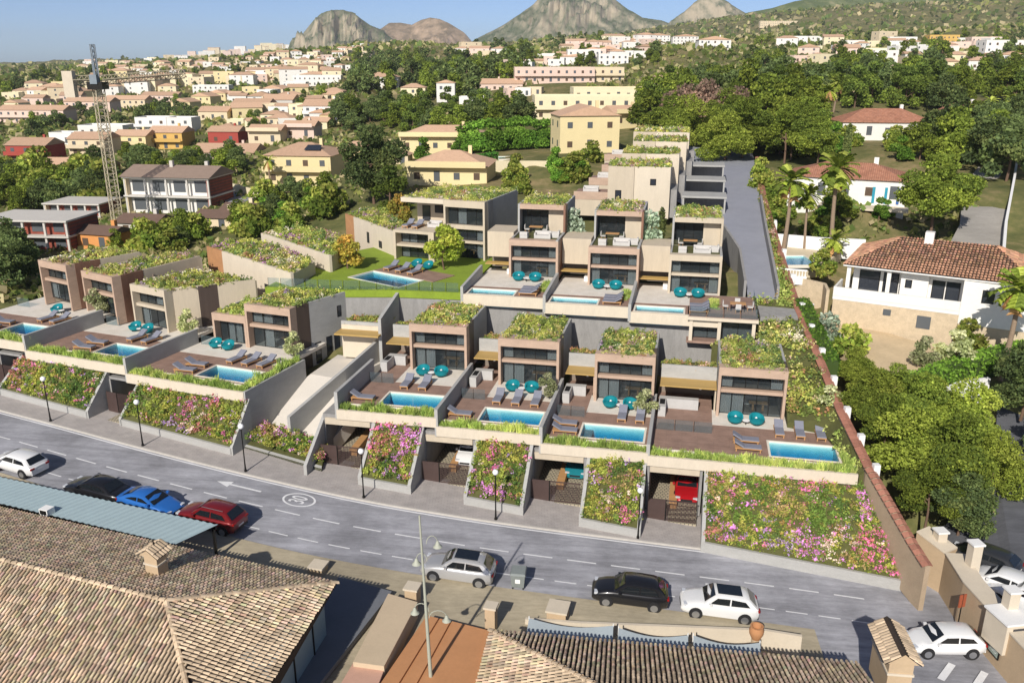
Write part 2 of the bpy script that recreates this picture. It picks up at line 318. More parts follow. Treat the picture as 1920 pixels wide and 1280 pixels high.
def T(px, py):
    """where the image ray meets the ground"""
    u = (px-960)/FPX; v = (py-640)/FPX; zz = CAMH-(SP+v*CP)*_TT; g = terr(u*_TT, (CP-v*SP)*_TT)
    k = np.nonzero(zz <= g)[0]
    if len(k) == 0: t = 4000.
    else:
        i = k[0]
        if i == 0: t = _TT[0]
        else:
            a = zz[i-1]-g[i-1]; b = g[i]-zz[i]; t = _TT[i-1]+(_TT[i]-_TT[i-1])*a/(a+b+1e-9)
    return Vector((u*t, (CP-v*SP)*t, CAMH-(SP+v*CP)*t))
def mat_ground():
    m, n, l, b = nodes_of('scrub_ground'); b.inputs['Roughness'].default_value = .95; b.inputs['Specular IOR Level'].default_value = .1
    g = n.new('ShaderNodeNewGeometry'); 
    a = n.new('ShaderNodeTexNoise'); a.inputs['Scale'].default_value = .035; a.inputs['Detail'].default_value = 8; a.inputs['Roughness'].default_value = .7
    c = n.new('ShaderNodeTexNoise'); c.inputs['Scale'].default_value = .45; c.inputs['Detail'].default_value = 6; c.inputs['Roughness'].default_value = .7
    for q in (a, c): l.new(g.outputs['Position'], q.inputs[0])
    r1 = n.new('ShaderNodeValToRGB'); e = r1.color_ramp.elements; e[0].position = .36; e[0].color = (*hx('#4a5230'), 1); e[1].position = .66; e[1].color = (*hx('#a08a68'), 1)
    k = e.new(.5); k.color = (*hx('#6b6a42'), 1)
    mx = n.new('ShaderNodeMath'); mx.operation = 'MULTIPLY_ADD'; mx.inputs[1].default_value = .55; mx.inputs[2].default_value = 0
    ad = n.new('ShaderNodeMath'); ad.operation = 'MULTIPLY_ADD'; ad.inputs[1].default_value = .45
    l.new(a.outputs[0], mx.inputs[0]); l.new(c.outputs[0], ad.inputs[0]); l.new(mx.outputs[0], ad.inputs[2]); l.new(ad.outputs[0], r1.inputs[0]); l.new(r1.outputs[0], b.inputs['Base Color'])
    MATS['ground'] = m; return m
M_GROUND = mat_ground()
def _ground():
    th = np.radians(np.concatenate([np.linspace(-80, -42, 16), np.linspace(-40, 40, 190), np.linspace(42, 80, 16)])); rr = np.exp(np.linspace(math.log(16), math.log(6400), 230))
    TH, RR = np.meshgrid(th, rr); X = RR*np.sin(TH); Y = RR*np.cos(TH)-12; Z = terr(X, Y)
    rng = np.random.default_rng(5); Z -= 0; Z += np.where(RR > 400, rng.normal(size=Z.shape)*np.clip((RR-400)/400, 0, 2.2), 0)
    nt, nr = len(th), len(rr); vs = np.stack([X, Y, Z], 2).reshape(-1, 3)
    idx = np.arange(nt*nr).reshape(nr, nt); f = np.stack([idx[:-1, :-1], idx[:-1, 1:], idx[1:, 1:], idx[1:, :-1]], 2).reshape(-1, 4)
    me = bpy.data.meshes.new('ground'); me.from_pydata(vs.tolist(), [], f.tolist()); me.materials.append(M_GROUND)
    me.polygons.foreach_set('use_smooth', [True]*len(me.polygons))
    o = bpy.data.objects.new('ground', me); COL.objects.link(o); o['kind'] = 'structure'
_ground()

def to_mesh(o):
    """replace a text object by its mesh, in place"""
    bpy.context.view_layer.update(); me = bpy.data.meshes.new_from_object(o.evaluated_get(bpy.context.evaluated_depsgraph_get())); n = bpy.data.objects.new(o.name, me); COL.objects.link(n); n.parent = o.parent; n.matrix_local = o.matrix_local.copy(); nm = o.name; bpy.data.objects.remove(o); n.name = nm; return n
# ------------------------------------------------------------------ mountains along the skyline
def mat_rock(name, c1, c2, c3, sc):
    m, n, l, b = nodes_of(name); b.inputs['Roughness'].default_value = .95; b.inputs['Specular IOR Level'].default_value = .1
    g = n.new('ShaderNodeNewGeometry'); a = n.new('ShaderNodeTexNoise'); a.inputs['Scale'].default_value = sc; a.inputs['Detail'].default_value = 9; a.inputs['Roughness'].default_value = .72
    l.new(g.outputs['Position'], a.inputs[0]); sx = n.new('ShaderNodeSeparateXYZ'); l.new(g.outputs['Normal'], sx.inputs[0])
    st = n.new('ShaderNodeMath'); st.operation = 'MULTIPLY_ADD'; st.inputs[1].default_value = -.55; st.inputs[2].default_value = .42; l.new(sx.outputs[2], st.inputs[0])
    ad = n.new('ShaderNodeMath'); ad.operation = 'ADD'; l.new(a.outputs[0], ad.inputs[0]); l.new(st.outputs[0], ad.inputs[1])
    r = n.new('ShaderNodeValToRGB'); e = r.color_ramp.elements; e[0].position = .38; e[0].color = (*hx(c1), 1); e[1].position = .72; e[1].color = (*hx(c3), 1); k = e.new(.52); k.color = (*hx(c2), 1)
    l.new(ad.outputs[0], r.inputs[0]); l.new(r.outputs[0], b.inputs['Base Color']); return m
M_ROCK = mat_rock('limestone_scree', '#545d42', '#767560', '#ada089', .016)
M_SCRUBHILL = mat_rock('scrub_covered_rock', '#566239', '#747a50', '#a79c7c', .022)
def fbm(x, y, seed, oct=5):
    rng = np.random.default_rng(seed); v = 0; a = 1.
    for i in range(oct):
        for _ in range(3):
            k = rng.normal(size=2)*(2**i); ph = rng.random()*6.28; v = v+a*np.sin(k[0]*x+k[1]*y+ph)/3
        a *= .55
    return v
def mountain(name, prof, Z, depth, m, seed, rough=.14, zb=-30):
    """prof: skyline points (px,py); a ridge with sloping flanks before and behind it"""
    pts = [D(px, py, Z) for px, py in prof]; xs = [p.x for p in pts]; zs = [p.z for p in pts]; yc = pts[len(pts)//2].y
    nx, ny = 240, 90; X = np.linspace(xs[0], xs[-1], nx); Yt = np.linspace(-1, 1, ny); H = np.interp(X, xs, zs)-zb
    V = np.empty((ny, nx, 3))
    for j, t in enumerate(Yt):
        bend = .10*depth*np.sin(X/depth*5+seed); V[j, :, 0] = X; V[j, :, 1] = yc+t*depth+bend
        fall = (1-abs(t))**(.75 if rough > .1 else .9); nz = fbm(X/depth*3.2, np.full(nx, t*3.2), seed, 5)+.55*(1-2*np.abs(np.sin(2.2*fbm(X/depth*6.5, np.full(nx, t*4.5), seed+9, 5))))
        V[j, :, 2] = zb+H*fall*(1+rough*nz*(abs(t)*2.4 if abs(t) < .4 else .95))
    idx = np.arange(nx*ny).reshape(ny, nx); f = np.stack([idx[:-1, :-1], idx[:-1, 1:], idx[1:, 1:], idx[1:, :-1]], 2).reshape(-1, 4)
    me = bpy.data.meshes.new(name); me.from_pydata(V.reshape(-1, 3).tolist(), [], f.tolist()); me.materials.append(m); me.polygons.foreach_set('use_smooth', [True]*len(me.polygons))
    o = bpy.data.objects.new(name, me); COL.objects.link(o); o['kind'] = 'structure'; return o
mountain('mountain', [(540, 100), (560, 74), (575, 56), (590, 37), (604, 25), (622, 18), (642, 17), (660, 24), (676, 36), (690, 46), (706, 54), (722, 64), (740, 76), (770, 100)], 2600, 300, M_ROCK, 3, .34)
mountain('mountain', [(690, 90), (712, 54), (728, 42), (748, 41), (770, 45), (788, 36), (806, 32), (824, 35), (842, 43), (858, 53), (872, 62), (890, 84)], 3400, 380, mat_rock('bare_ochre_rock', '#7a6a55', '#a08a72', '#bfa58c', .015), 7, .13)
mountain('mountain', [(850, 96), (900, 68), (940, 48), (975, 26), (1000, 8), (1012, -6), (1040, -16), (1090, -20), (1140, -16), (1158, -2), (1180, 16), (1205, 32), (1240, 38), (1300, 60)], 2900, 420, M_ROCK, 11, .3)
mountain('mountain', [(1230, 70), (1262, 38), (1288, 20), (1304, 4), (1318, -8), (1345, -9), (1362, 2), (1378, 14), (1392, 22), (1440, 50)], 2700, 300, M_ROCK, 5, .3)
mountain('mountain', [(1340, 90), (1395, 24), (1440, 16), (1480, 4), (1540, -8), (1640, -14), (1760, -20), (1880, -26), (1990, -30), (2080, -20), (2200, 40)], 2300, 520, M_SCRUBHILL, 17, .1)

# ================================================================== STREET
KX = [-150, -44.0, -39.0, -29.8, -20.6, -11.0, -1.2, 8.95, 20.2, 28.1, 46]; KY = [108.3, 67.72, 65.97, 62.43, 59.22, 56.28, 54.44, 53.2, 51.93, 50.71, 47.5]
def kerb_pts(n=150, x0=-110, x1=36):
    xs = np.linspace(x0, x1, n); ys = np.interp(xs, KX, KY)
    for _ in range(14): ys[1:-1] = (ys[:-2]+2*ys[1:-1]+ys[2:])/4
    return xs, ys
_kx, _ky = kerb_pts(); _kd = np.concatenate([[0], np.cumsum(np.hypot(np.diff(_kx), np.diff(_ky)))])
def KP(s, off, dz=0):
    """point at run s along the north kerb, off metres towards the camera side"""
    x = np.interp(s, _kd, _kx); y = np.interp(s, _kd, _ky); e = .5
    tx = np.interp(s+e, _kd, _kx)-np.interp(s-e, _kd, _kx); ty = np.interp(s+e, _kd, _ky)-np.interp(s-e, _kd, _ky); q = math.hypot(tx, ty)
    x2 = x+ty/q*off; y2 = y-tx/q*off
    return Vector((x2, y2, zroad(x)+dz))
def KS(px, py, z=None):
    """run and offset along the kerb of an image point on the road"""
    p = P(px, py, 1.0)
    for _ in range(4): p = P(px, py, zroad(p.x))
    d = np.hypot(_kx-p.x, _ky-p.y); i = int(d.argmin()); s = _kd[i]
    best = min(np.linspace(max(s-1.5, .6), s+1.5, 61), key=lambda q: (KP(q, 0)-p).xy.length); k = KP(best, 0); 
    return best, (k-p).xy.length*(1 if k.y > p.y else -1)
def strip(name, m, offs, dz, kind='structure', s0=1, s1=None, n=140, parent=None):
    s1 = s1 or _kd[-1]-1; V = []; F = []; k = len(offs)
    for s in np.linspace(s0, s1, n): V += [KP(s, o, (dz[i] if hasattr(dz, '__len__') else dz)) for i, o in enumerate(offs)]
    for i in range(n-1):
        for j in range(k-1): a = i*k+j; F.append((a, a+1, a+k+1, a+k))
    o = MB().add(V, [f[::-1] for f in F]).build(name, m, parent)
    if kind: o['kind'] = kind
    return o
def mat_asphalt(name, c, patch=.2):
    m, n, l, b = nodes_of(name); b.inputs['Roughness'].default_value = .85; b.inputs['Specular IOR Level'].default_value = .25
    g = n.new('ShaderNodeNewGeometry'); fac = None
    for sc, amt, stx in ((.22, patch, (1, 1, 1)), (.9, patch*.8, (.16, 1.6, 1)), (6, .1, (.3, 1, 1)), (25, .1, (1, 1, 1))):
        mp = n.new('ShaderNodeMapping'); mp.inputs['Scale'].default_value = stx; mp.inputs['Rotation'].default_value = (0, 0, .2); l.new(g.outputs['Position'], mp.inputs[0])
        a = n.new('ShaderNodeTexNoise'); a.inputs['Scale'].default_value = sc; a.inputs['Detail'].default_value = 5; a.inputs['Roughness'].default_value = .65; l.new(mp.outputs[0], a.inputs[0])
        r = n.new('ShaderNodeMapRange'); r.inputs[1].default_value = .32; r.inputs[2].default_value = .68; r.inputs[3].default_value = 1-amt; r.inputs[4].default_value = 1+amt; l.new(a.outputs[0], r.inputs[0])
        if fac is None: fac = r.outputs[0]
        else:
            mm = n.new('ShaderNodeMath'); mm.operation = 'MULTIPLY'; l.new(fac, mm.inputs[0]); l.new(r.outputs[0], mm.inputs[1]); fac = mm.outputs[0]
    vm = n.new('ShaderNodeVectorMath'); vm.operation = 'SCALE'; vm.inputs[0].default_value = c; l.new(fac, vm.inputs['Scale']); l.new(vm.outputs[0], b.inputs['Base Color'])
    return m
M_ASPH = mat_asphalt('worn_asphalt', hx('#96969b'), .26)
M_FPAVE = mat_asphalt('beige_concrete_paving', hx('#a89d86'), .14)
M_NPAVE = mat_stripe('grey_pavement_setts', hx('#a29c98'), hx('#8a8481'), .22, .008, 0, .85, .1, hx('#aaa39e'), .44)
M_KERB = mat('kerb_stone', hx('#b5b0a8'), .85, .1, 1)
M_PAINT = mat('road_paint', (.72, .72, .72), .7, .14, 2.5)
RW = 7.7
strip('road', M_ASPH, [0, 1.5, 3, 4.5, 6, RW, 9.6], 0.0)
road = bpy.data.objects['road']
strip('kerb', M_KERB, [.02, 0, -.16, -.18], [-.05, .13, .13, -.05])
strip('pavement', M_NPAVE, [-.17, -1.6, -3.2, -5.2], .115)
ss0, _ = KS(360, 985); ss1, _ = KS(1530, 1190)
strip('road_apron', M_ASPH, [9.6, 12, 15, 20, 26], -.004, s0=ss1-.2, n=20)
strip('near_pavement', M_FPAVE, [RW, RW+.02, RW+1.2, RW+2.6, RW+4.6, RW+12, RW+24], [-.05, .11, .11, .11, .11, .11, .11], s0=_kd[0]+2, s1=ss1, n=90)
def rect_mark(name, s0, s1, o0, o1, dz=.005):
    n = max(2, int((s1-s0)/1.2)+1); V = []; F = []
    for s in np.linspace(s0, s1, n): V += [KP(s, o0, dz), KP(s, o1, dz)]
    for i in range(n-1): F.append((2*i, 2*i+2, 2*i+3, 2*i+1)[::-1])
    o = MB().add(V, F).build(name, M_PAINT, road); return o
rect_mark('edge_line', 2, _kd[-1]-12, .16, .30)
sa, oa = KS(1063, 1048)
s = sa-2.95*27
while s < _kd[-1]-14:
    if s > 20: rect_mark('lane_dash', s, s+1.95, oa-.06, oa+.06)
    s += 2.95
sb, ob = KS(1040, 1087)
s = sb-2.1*36
while s < _kd[-1]-12:
    if s > 20: rect_mark('parking_dash', s, s+1.4, ob-.05, ob+.05)
    s += 2.1
for (px, py) in ((1180, 1148), (1245, 1150), (1320, 1158)):
    s, o_ = KS(px, py); V = [KP(s-.5, o_+.45, .006), KP(s-.15, o_+.45, .006), KP(s+.75, o_-.45, .006), KP(s+.4, o_-.45, .006)]
    MB().add(V, [(0, 1, 2, 3)]).build('hatching_bar', M_PAINT, road)
for a_, b_, wd in (((1786, 1240), (1764, 1272), .2), ((1848, 1252), (1832, 1278), .2)):
    p = P(*a_, -.9); q = P(*b_, -.9); d = (q-p).normalized(); e = Vector((-d.y, d.x, 0))*wd; p.z = zroad(p.x)+.012; q.z = zroad(q.x)+.012
    MB().add([p-e, p+e, q+e, q-e], [(0, 3, 2, 1)]).build('bay_line', M_PAINT, road)
# arrow pointing up the street and the 30 in its oval
s1_, o1_ = KS(404, 903); s2_, o2_ = KS(492, 918); om = (o1_+o2_)/2
MB().add([KP(s1_+1.0, om-.09, .006), KP(s2_, om-.09, .006), KP(s2_, om+.09, .006), KP(s1_+1.0, om+.09, .006), KP(s1_, om, .006), KP(s1_+1.15, om-.42, .006), KP(s1_+1.15, om+.42, .006)], [(0, 3, 2, 1), (4, 5, 6)]).build('arrow_marking', M_PAINT, road)
sc_, oc_ = KS(561, 936); mbk = MB(); V = []
for i in range(48):
    t = 2*math.pi*i/48
    for k in (1., .87): V.append(KP(sc_+1.28*k*math.cos(t), oc_+.92*k*math.sin(t)*1.0, .006))
mbk.add(V, [(2*i, 2*i+1, (2*i+3) % 96, (2*i+2) % 96) for i in range(48)]).build('speed_limit_ring', M_PAINT, road)
fc = bpy.data.curves.new('speed_limit_digits', 'FONT'); fc.body = '30'; fc.align_x = 'CENTER'; fc.align_y = 'CENTER'; fc.size = 1.0; fc.offset = .012; fc.materials.append(M_PAINT)
fo = bpy.data.objects.new('speed_limit_digits', fc); COL.objects.link(fo); fo.parent = road
tv = (KP(sc_+1, oc_)-KP(sc_-1, oc_)).normalized(); fo.location = KP(sc_, oc_, .009)
X_ = Vector((-tv.y, tv.x, 0)).normalized(); Y_ = -tv; Z_ = X_.cross(Y_).normalized(); X_ = Y_.cross(Z_)
fo.matrix_world = Matrix.Translation(KP(sc_, oc_, .012)) @ Matrix((X_, Y_, Z_)).transposed().to_4x4() @ Matrix.Diagonal((1.0, 1.75, 1, 1))
to_mesh(fo)
# ================================================================== THE TERRACED VILLAS
ORD = ['first', 'second', 'third', 'fourth', 'fifth']
def facade_level(t, x0, x1, y, z0, z1, cols, curtains=(), inner=True, stuff=0):
    """glazed band: mullion frame, panes, curtains behind, dark room further in"""
    wn_ = MB(); n = cols; wd = (x1-x0)/n
    for i in range(n+1): wn_.box(x0+wd*i-.025, x0+wd*i+.025, y-.03, y+.03, z0, z1)
    wn_.box(x0, x1, y-.028, y+.028, z0, z0+.05); wn_.box(x0, x1, y-.028, y+.028, z1-.05, z1)
    f = wn_.build('window', M_METAL, t)
    for i in range(n):
        if i in curtains:
            cb = MB(); xs = np.linspace(x0+wd*i+.04, x0+wd*(i+1)-.04, 13); V = []; F = []
            for k, xx in enumerate(xs): V += [(xx, y+.14+(.05 if k % 2 else 0), z0+.03), (xx, y+.14+(.05 if k % 2 else 0), z1-.03)]
            for k in range(12): F.append((2*k, 2*k+2, 2*k+3, 2*k+1))
            cb.add(V, F).build('curtain', M_CURT, f)
        MB().box(x0+wd*i+.025, x0+wd*(i+1)-.025, y-.006, y+.006, z0+.05, z1-.05).build('pane', M_GLASS, f)
    return f
def villa(label, o, rz, w_, d, h, levels, cat='house', frame=M_STONE, panel=M_PANEL, side=M_CONC, flare=0, proj=.95, plen=1.6, roof=True, seed=1, left_side=None, name='villa', floor0=0, cols=5, curt=((0,), (0, 3)), group=None, body_z=0, flare_l=0, pal=PAL_ROOF, lint=.7, strip=None, side_wins=()):
    """levels: list of (z0,z1) glazed bands; local x along the front, y into the hill. body_z extends walls below the floor"""
    t = thing(name, label, cat, o, rz, group); pw = .22; zb = -body_z; ls = left_side or side
    MB().box(0, pw, 0, proj, zb, h).build('pier', frame, t); MB().box(w_-pw, w_, 0, proj, zb, h).build('pier', frame, t)
    MB().box(pw, w_-pw, 0, proj, h-lint, h).build('lintel', frame, t)
    for (a, b) in zip(levels[:-1], levels[1:]): MB().box(pw, w_-pw, .3, proj+.1, a[1], b[0]).build('spandrel', frame, t)
    fl = lambda y: w_+flare*max(0, (y-proj)/(d-proj)); fr = lambda y: -flare_l*max(0, (y-proj)/(d-proj))
    MB().prism([(0, proj), (.2, proj), (.2+fr(d), d), (fr(d), d)], zb, h).build('side_wall', ls, t)
    y2 = proj+plen
    MB().prism([(w_-.2, proj), (w_+.015, proj), (fl(y2)+.015, y2), (fl(y2)-.2, y2)], zb, h-.001).build('cladding_panel', panel, t)
    MB().prism([(fl(y2)-.2, y2), (fl(y2), y2), (fl(d), d), (fl(d)-.2, d)], zb, h).build('side_wall', side, t)
    MB().prism([(fr(d), d), (fl(d), d), (fl(d), d+.2), (fr(d), d+.2)], zb, h-.15).build('back_wall', side, t)
    if strip: ya, yb = strip; MB().prism([(fl(ya)-.1, ya), (fl(ya)+.03, ya), (fl(yb)+.03, yb), (fl(yb)-.1, yb)], zb, h-.06).build('dark_strip', M_PANEL, t)
    for (ya, yb, za, zc) in side_wins:
        wf_ = MB().prism([(fl(ya)-.1, ya), (fl(ya)+.025, ya), (fl(yb)+.025, yb), (fl(yb)-.1, yb)], za, zc).build('side_window', M_METAL, t); MB().prism([(fl(ya+.06)+.026, ya+.06), (fl(ya+.06)+.034, ya+.06), (fl(yb-.06)+.034, yb-.06), (fl(yb-.06)+.026, yb-.06)], za+.06, zc-.06).build('pane', M_GLASSF, wf_)
    rp = [(.2, proj), (w_-.2, proj), (fl(d)-.2, d), (.2+fr(d), d)]
    rf = MB().prism(rp, h-.32, h-.14).build('roof', M_SOIL, t)
    inner = MB()
    for i, (a, b) in enumerate(levels):
        facade_level(t, pw, w_-pw, proj-.12, a, b, cols, curt[i % len(curt)])
        inner.box(pw, w_-pw, proj+.1, 4.6, a-.02, a+.0)
        inner.box(pw, w_-pw, 4.6, 4.7, a, b)
    inner.build('interior', M_INT, t)
    a, b = levels[0]
    MB().box(w_*.5, w_*.78, 1.7, 2.5, a+.66, a+.72).box(w_*.55, w_*.58, 1.9, 2.3, a, a+.66).box(w_*.7, w_*.73, 1.9, 2.3, a, a+.66).build('inner_table', M_WOOD, t)
    MB().box(w_*.45, w_*.8, 3.2, 3.9, a, a+.85).box(w_*.5, w_*.75, 4.3, 4.55, a+1.2, min(a+1.75, b)).build('counter', M_WHITE, t)
    if roof:
        ins = .28; rr = [(.2+ins*0+.05, .25), (w_-.25, .25), (fl(d)-.3, d-.1), (.3+fr(d), d-.1)]
        planting('roof_planting', rr, h-.16, t, pal=pal, seed=seed, r=.34, h=.42, dens=7.5, leaf=.18)
    return t
def deck_with_pool(t, fr, u0, u1, v0, v1, z, pu0, pu1, pv0, pv1, m=None, th=.35):
    """deck boards round a pool opening, in frame fr"""
    mb = MB(); m = m or M_DECK
    for (a, b, c_, d_) in ((u0, pu0, v0, v1), (pu1, u1, v0, v1), (pu0, pu1, v0, pv0), (pu0, pu1, pv1, v1)):
        if b-a > .02 and d_-c_ > .02: mb.box(a, b, c_, d_, z-th, z)
    return mb.build('deck', m, t)
def pool(label, fr, rz, u0, u1, v0, v1, z, group='pools of the terraced villas', depth=1.25):
    o = fr(u0, v0, z); t = thing('swimming_pool', label, 'pool', o, rz, group); w_ = u1-u0; d = v1-v0; k = .16
    MB().box(0, w_, 0, k, -depth, .03).box(0, w_, d-k, d, -depth, .03).box(0, k, k, d-k, -depth, .03).box(w_-k, w_, k, d-k, -depth, .03).build('coping', M_COPE, t)
    e = .01
    MB().add([(k+e, k+e, -depth), (w_-k-e, k+e, -depth), (w_-k-e, k+e, -.06), (k+e, k+e, -.06), (k+e, d-k-e, -depth), (w_-k-e, d-k-e, -depth), (w_-k-e, d-k-e, -.06), (k+e, d-k-e, -.06)],
             [(4, 5, 6, 7), (0, 3, 2, 1), (0, 4, 7, 3), (1, 2, 6, 5)]).build('basin_wall', M_BASIN, t)
    MB().box(k, w_-k, k, d-k, -depth-.1, -depth+.01).build('basin_floor', M_BASINF, t)
    V = []; nx, ny = 10, 6
    MB().box(k+.014, w_-k-.014, k+.014, d-k-.014, -depth+.03, -.1).build('water', M_WATER, t)
    return t
# ---- loungers, chairs, kitchen
def make_lounger():
    t = thing('sun_lounger', 'x', 'sun lounger')
    MB().box(-.36, .36, -1.0, .95, .22, .30).build('frame', M_WOOD, t)
    for sx in (-.3, .3):
        for sy in (-.9, .85): MB().box(sx-.04, sx+.04, sy-.04, sy+.04, 0, .22).build('leg', M_WOOD, t)
    MB().box(-.34, .34, -.98, .3, .30, .40).build('mattress', M_GREYF, t)
    b = MB(); b.add([(-.34, .3, .30), (.34, .3, .30), (.34, 1.0, .72), (-.34, 1.0, .72), (-.34, .25, .40), (.34, .25, .40), (.34, .93, .82), (-.34, .93, .82)], [(0, 3, 2, 1), (4, 5, 6, 7), (0, 1, 5, 4), (1, 2, 6, 5), (2, 3, 7, 6), (3, 0, 4, 7)])
    b.build('backrest', M_GREYF, t); return t
def make_tub():
    t = thing('tub_chair', 'x', 'armchair'); n = 20; V = []; F = []
    prof = [(.30, .06), (.50, .16), (.60, .34), (.64, .5)]
    for k, (r, z) in enumerate(prof):
        for i in range(n):
            a = 2*math.pi*i/n; up = (.34*max(0, math.sin(a))**.7 if k == 3 else (.12*max(0, math.sin(a)) if k == 2 else 0)); V.append((r*math.cos(a), r*.92*math.sin(a), z+up))
    for k in range(3):
        for i in range(n): F.append((k*n+i, k*n+(i+1) % n, (k+1)*n+(i+1) % n, (k+1)*n+i))
    for i in range(n):
        a = 2*math.pi*i/n; up = .34*max(0, math.sin(a))**.7; V.append((.52*math.cos(a), .46*math.sin(a), .5+up))
    for i in range(n): F.append((3*n+i, 3*n+(i+1) % n, 4*n+(i+1) % n, 4*n+i))
    for i in range(n): a = 2*math.pi*i/n; V.append((.46*math.cos(a), .4*math.sin(a), .34))
    for i in range(n): F.append((4*n+i, 4*n+(i+1) % n, 5*n+(i+1) % n, 5*n+i))
    F.append(tuple(range(5*n, 6*n)))
    MB().add(V, F).build('shell', M_TEAL, t, True, angle=50)
    MB().lathe([(0, .46), (.36, .46), (.43, .42), (.44, .35)][::-1], 18).build('cushion', M_TEAL, t, True)
    MB().lathe([(.0, .42), (.13, .45), (.0, .55)][::-1], 10, (0, .2, .05)).build('pillow', M_WHITE, t, True)
    MB().lathe([(.34, 0), (.34, .08)], 14).build('foot', M_METAL, t); return t
_lg = make_lounger(); _tub = make_tub(); _used = set()
def put(proto, loc, rz, label, group, sc=1.0):
    o = proto if proto.name not in _used else copy_tree(proto)
    _used.add(proto.name); o.location = loc; o.rotation_euler = (0, 0, rz); o.scale = (sc,)*3; o['label'] = label; o['group'] = group; return o
def side_table(loc, label, group):
    t = thing('side_table', label, 'table', loc, 0, group); MB().lathe([(0, .36), (.3, .36), (.3, .40), (0, .40)], 14).build('table_top', M_WHITE, t); MB().tube((0, 0, 0), (0, 0, .36), .04, n=6).build('leg', M_METAL, t)
def railing(label, pts, h=1.0, group='glass railings of the terraces', dark=False):
    """glass panels between slim posts along pts"""
    o = Vector(pts[0]); t = thing('glass_railing', label, 'railing', o, 0, group)
    for a, b in zip(pts[:-1], pts[1:]):
        a = Vector(a)-o; b = Vector(b)-o; d = b-a; n = max(1, round(d.xy.length/1.4))
        for i in range(n):
            p = a+d*(i/n+.01); q = a+d*((i+1)/n-.01); e = Vector((-d.y, d.x, 0)).normalized()*.008
            up = Vector((0, 0, h)); MB().add([p-e, q-e, q+e, p+e, p-e+up, q-e+up, q+e+up, p+e+up], [(0, 3, 2, 1), (4, 5, 6, 7), (0, 1, 5, 4), (1, 2, 6, 5), (2, 3, 7, 6), (3, 0, 4, 7)]).build('pane', M_RAILG, t)
            MB().tube(p, p+up, .018, n=5).build('post', M_METAL, t)
    return t
def wall_run(name, label, pts, z0, z1, th=.25, m=M_CONC, group=None, cat='wall'):
    """free-standing wall along plan points; z0/z1 number or per point"""
    o = Vector((pts[0][0], pts[0][1], z0[0] if hasattr(z0, '__len__') else z0)); t = thing(name, label, cat, o, 0, group); n = len(pts)
    a0 = z0 if hasattr(z0, '__len__') else [z0]*n; a1 = z1 if hasattr(z1, '__len__') else [z1]*n
    for i in range(n-1):
        p = Vector((pts[i][0], pts[i][1], 0)); q = Vector((pts[i+1][0], pts[i+1][1], 0)); d = (q-p).normalized(); e = Vector((-d.y, d.x, 0))*th/2
        MB().prism([p-e, q-e, q+e, p+e], [a0[i], a0[i+1], a0[i+1], a0[i]], [a1[i], a1[i+1], a1[i+1], a1[i]]).build('wall_panel', m, t, sub=o)
    return t
RZF = -A12; RZL = -A21
FU = [-26.7, -18.45, -10.2, -2.1, 12.7]; FZ = [6.35, 5.65, 5.0, 4.8]
FH = [(-23.9, 68.6, 5.25), (-15.75, 68.3, 5.35), (-7.28, 67.9, 5.05), (2.93, 67.2, 5.4)]
VN = ['first front villa', 'second front villa', 'third front villa', 'fourth front villa']
GATE_U = [(-27.8, -24.0), (-19.4, -15.6), (-10.7, -6.9), (-1.9, 1.75)]; BED_U = [(-23.6, -19.6), (-15.2, -10.9), (-6.5, -2.3), (2.2, 15.5)]
BEDF = [(-23.6, 54.95), (-15.2, 54.75), (-6.5, 54.45), (15.5, 53.5)]
def vfront(u): return float(np.interp(u, [p[0] for p in BEDF], [p[1] for p in BEDF]))
def gz(u, v=56): return zroad((EX*u+EY*v).x)+.12
LGRP = 'grey sun loungers of the terraced villas'; TGRP = 'teal tub chairs of the terraced villas'
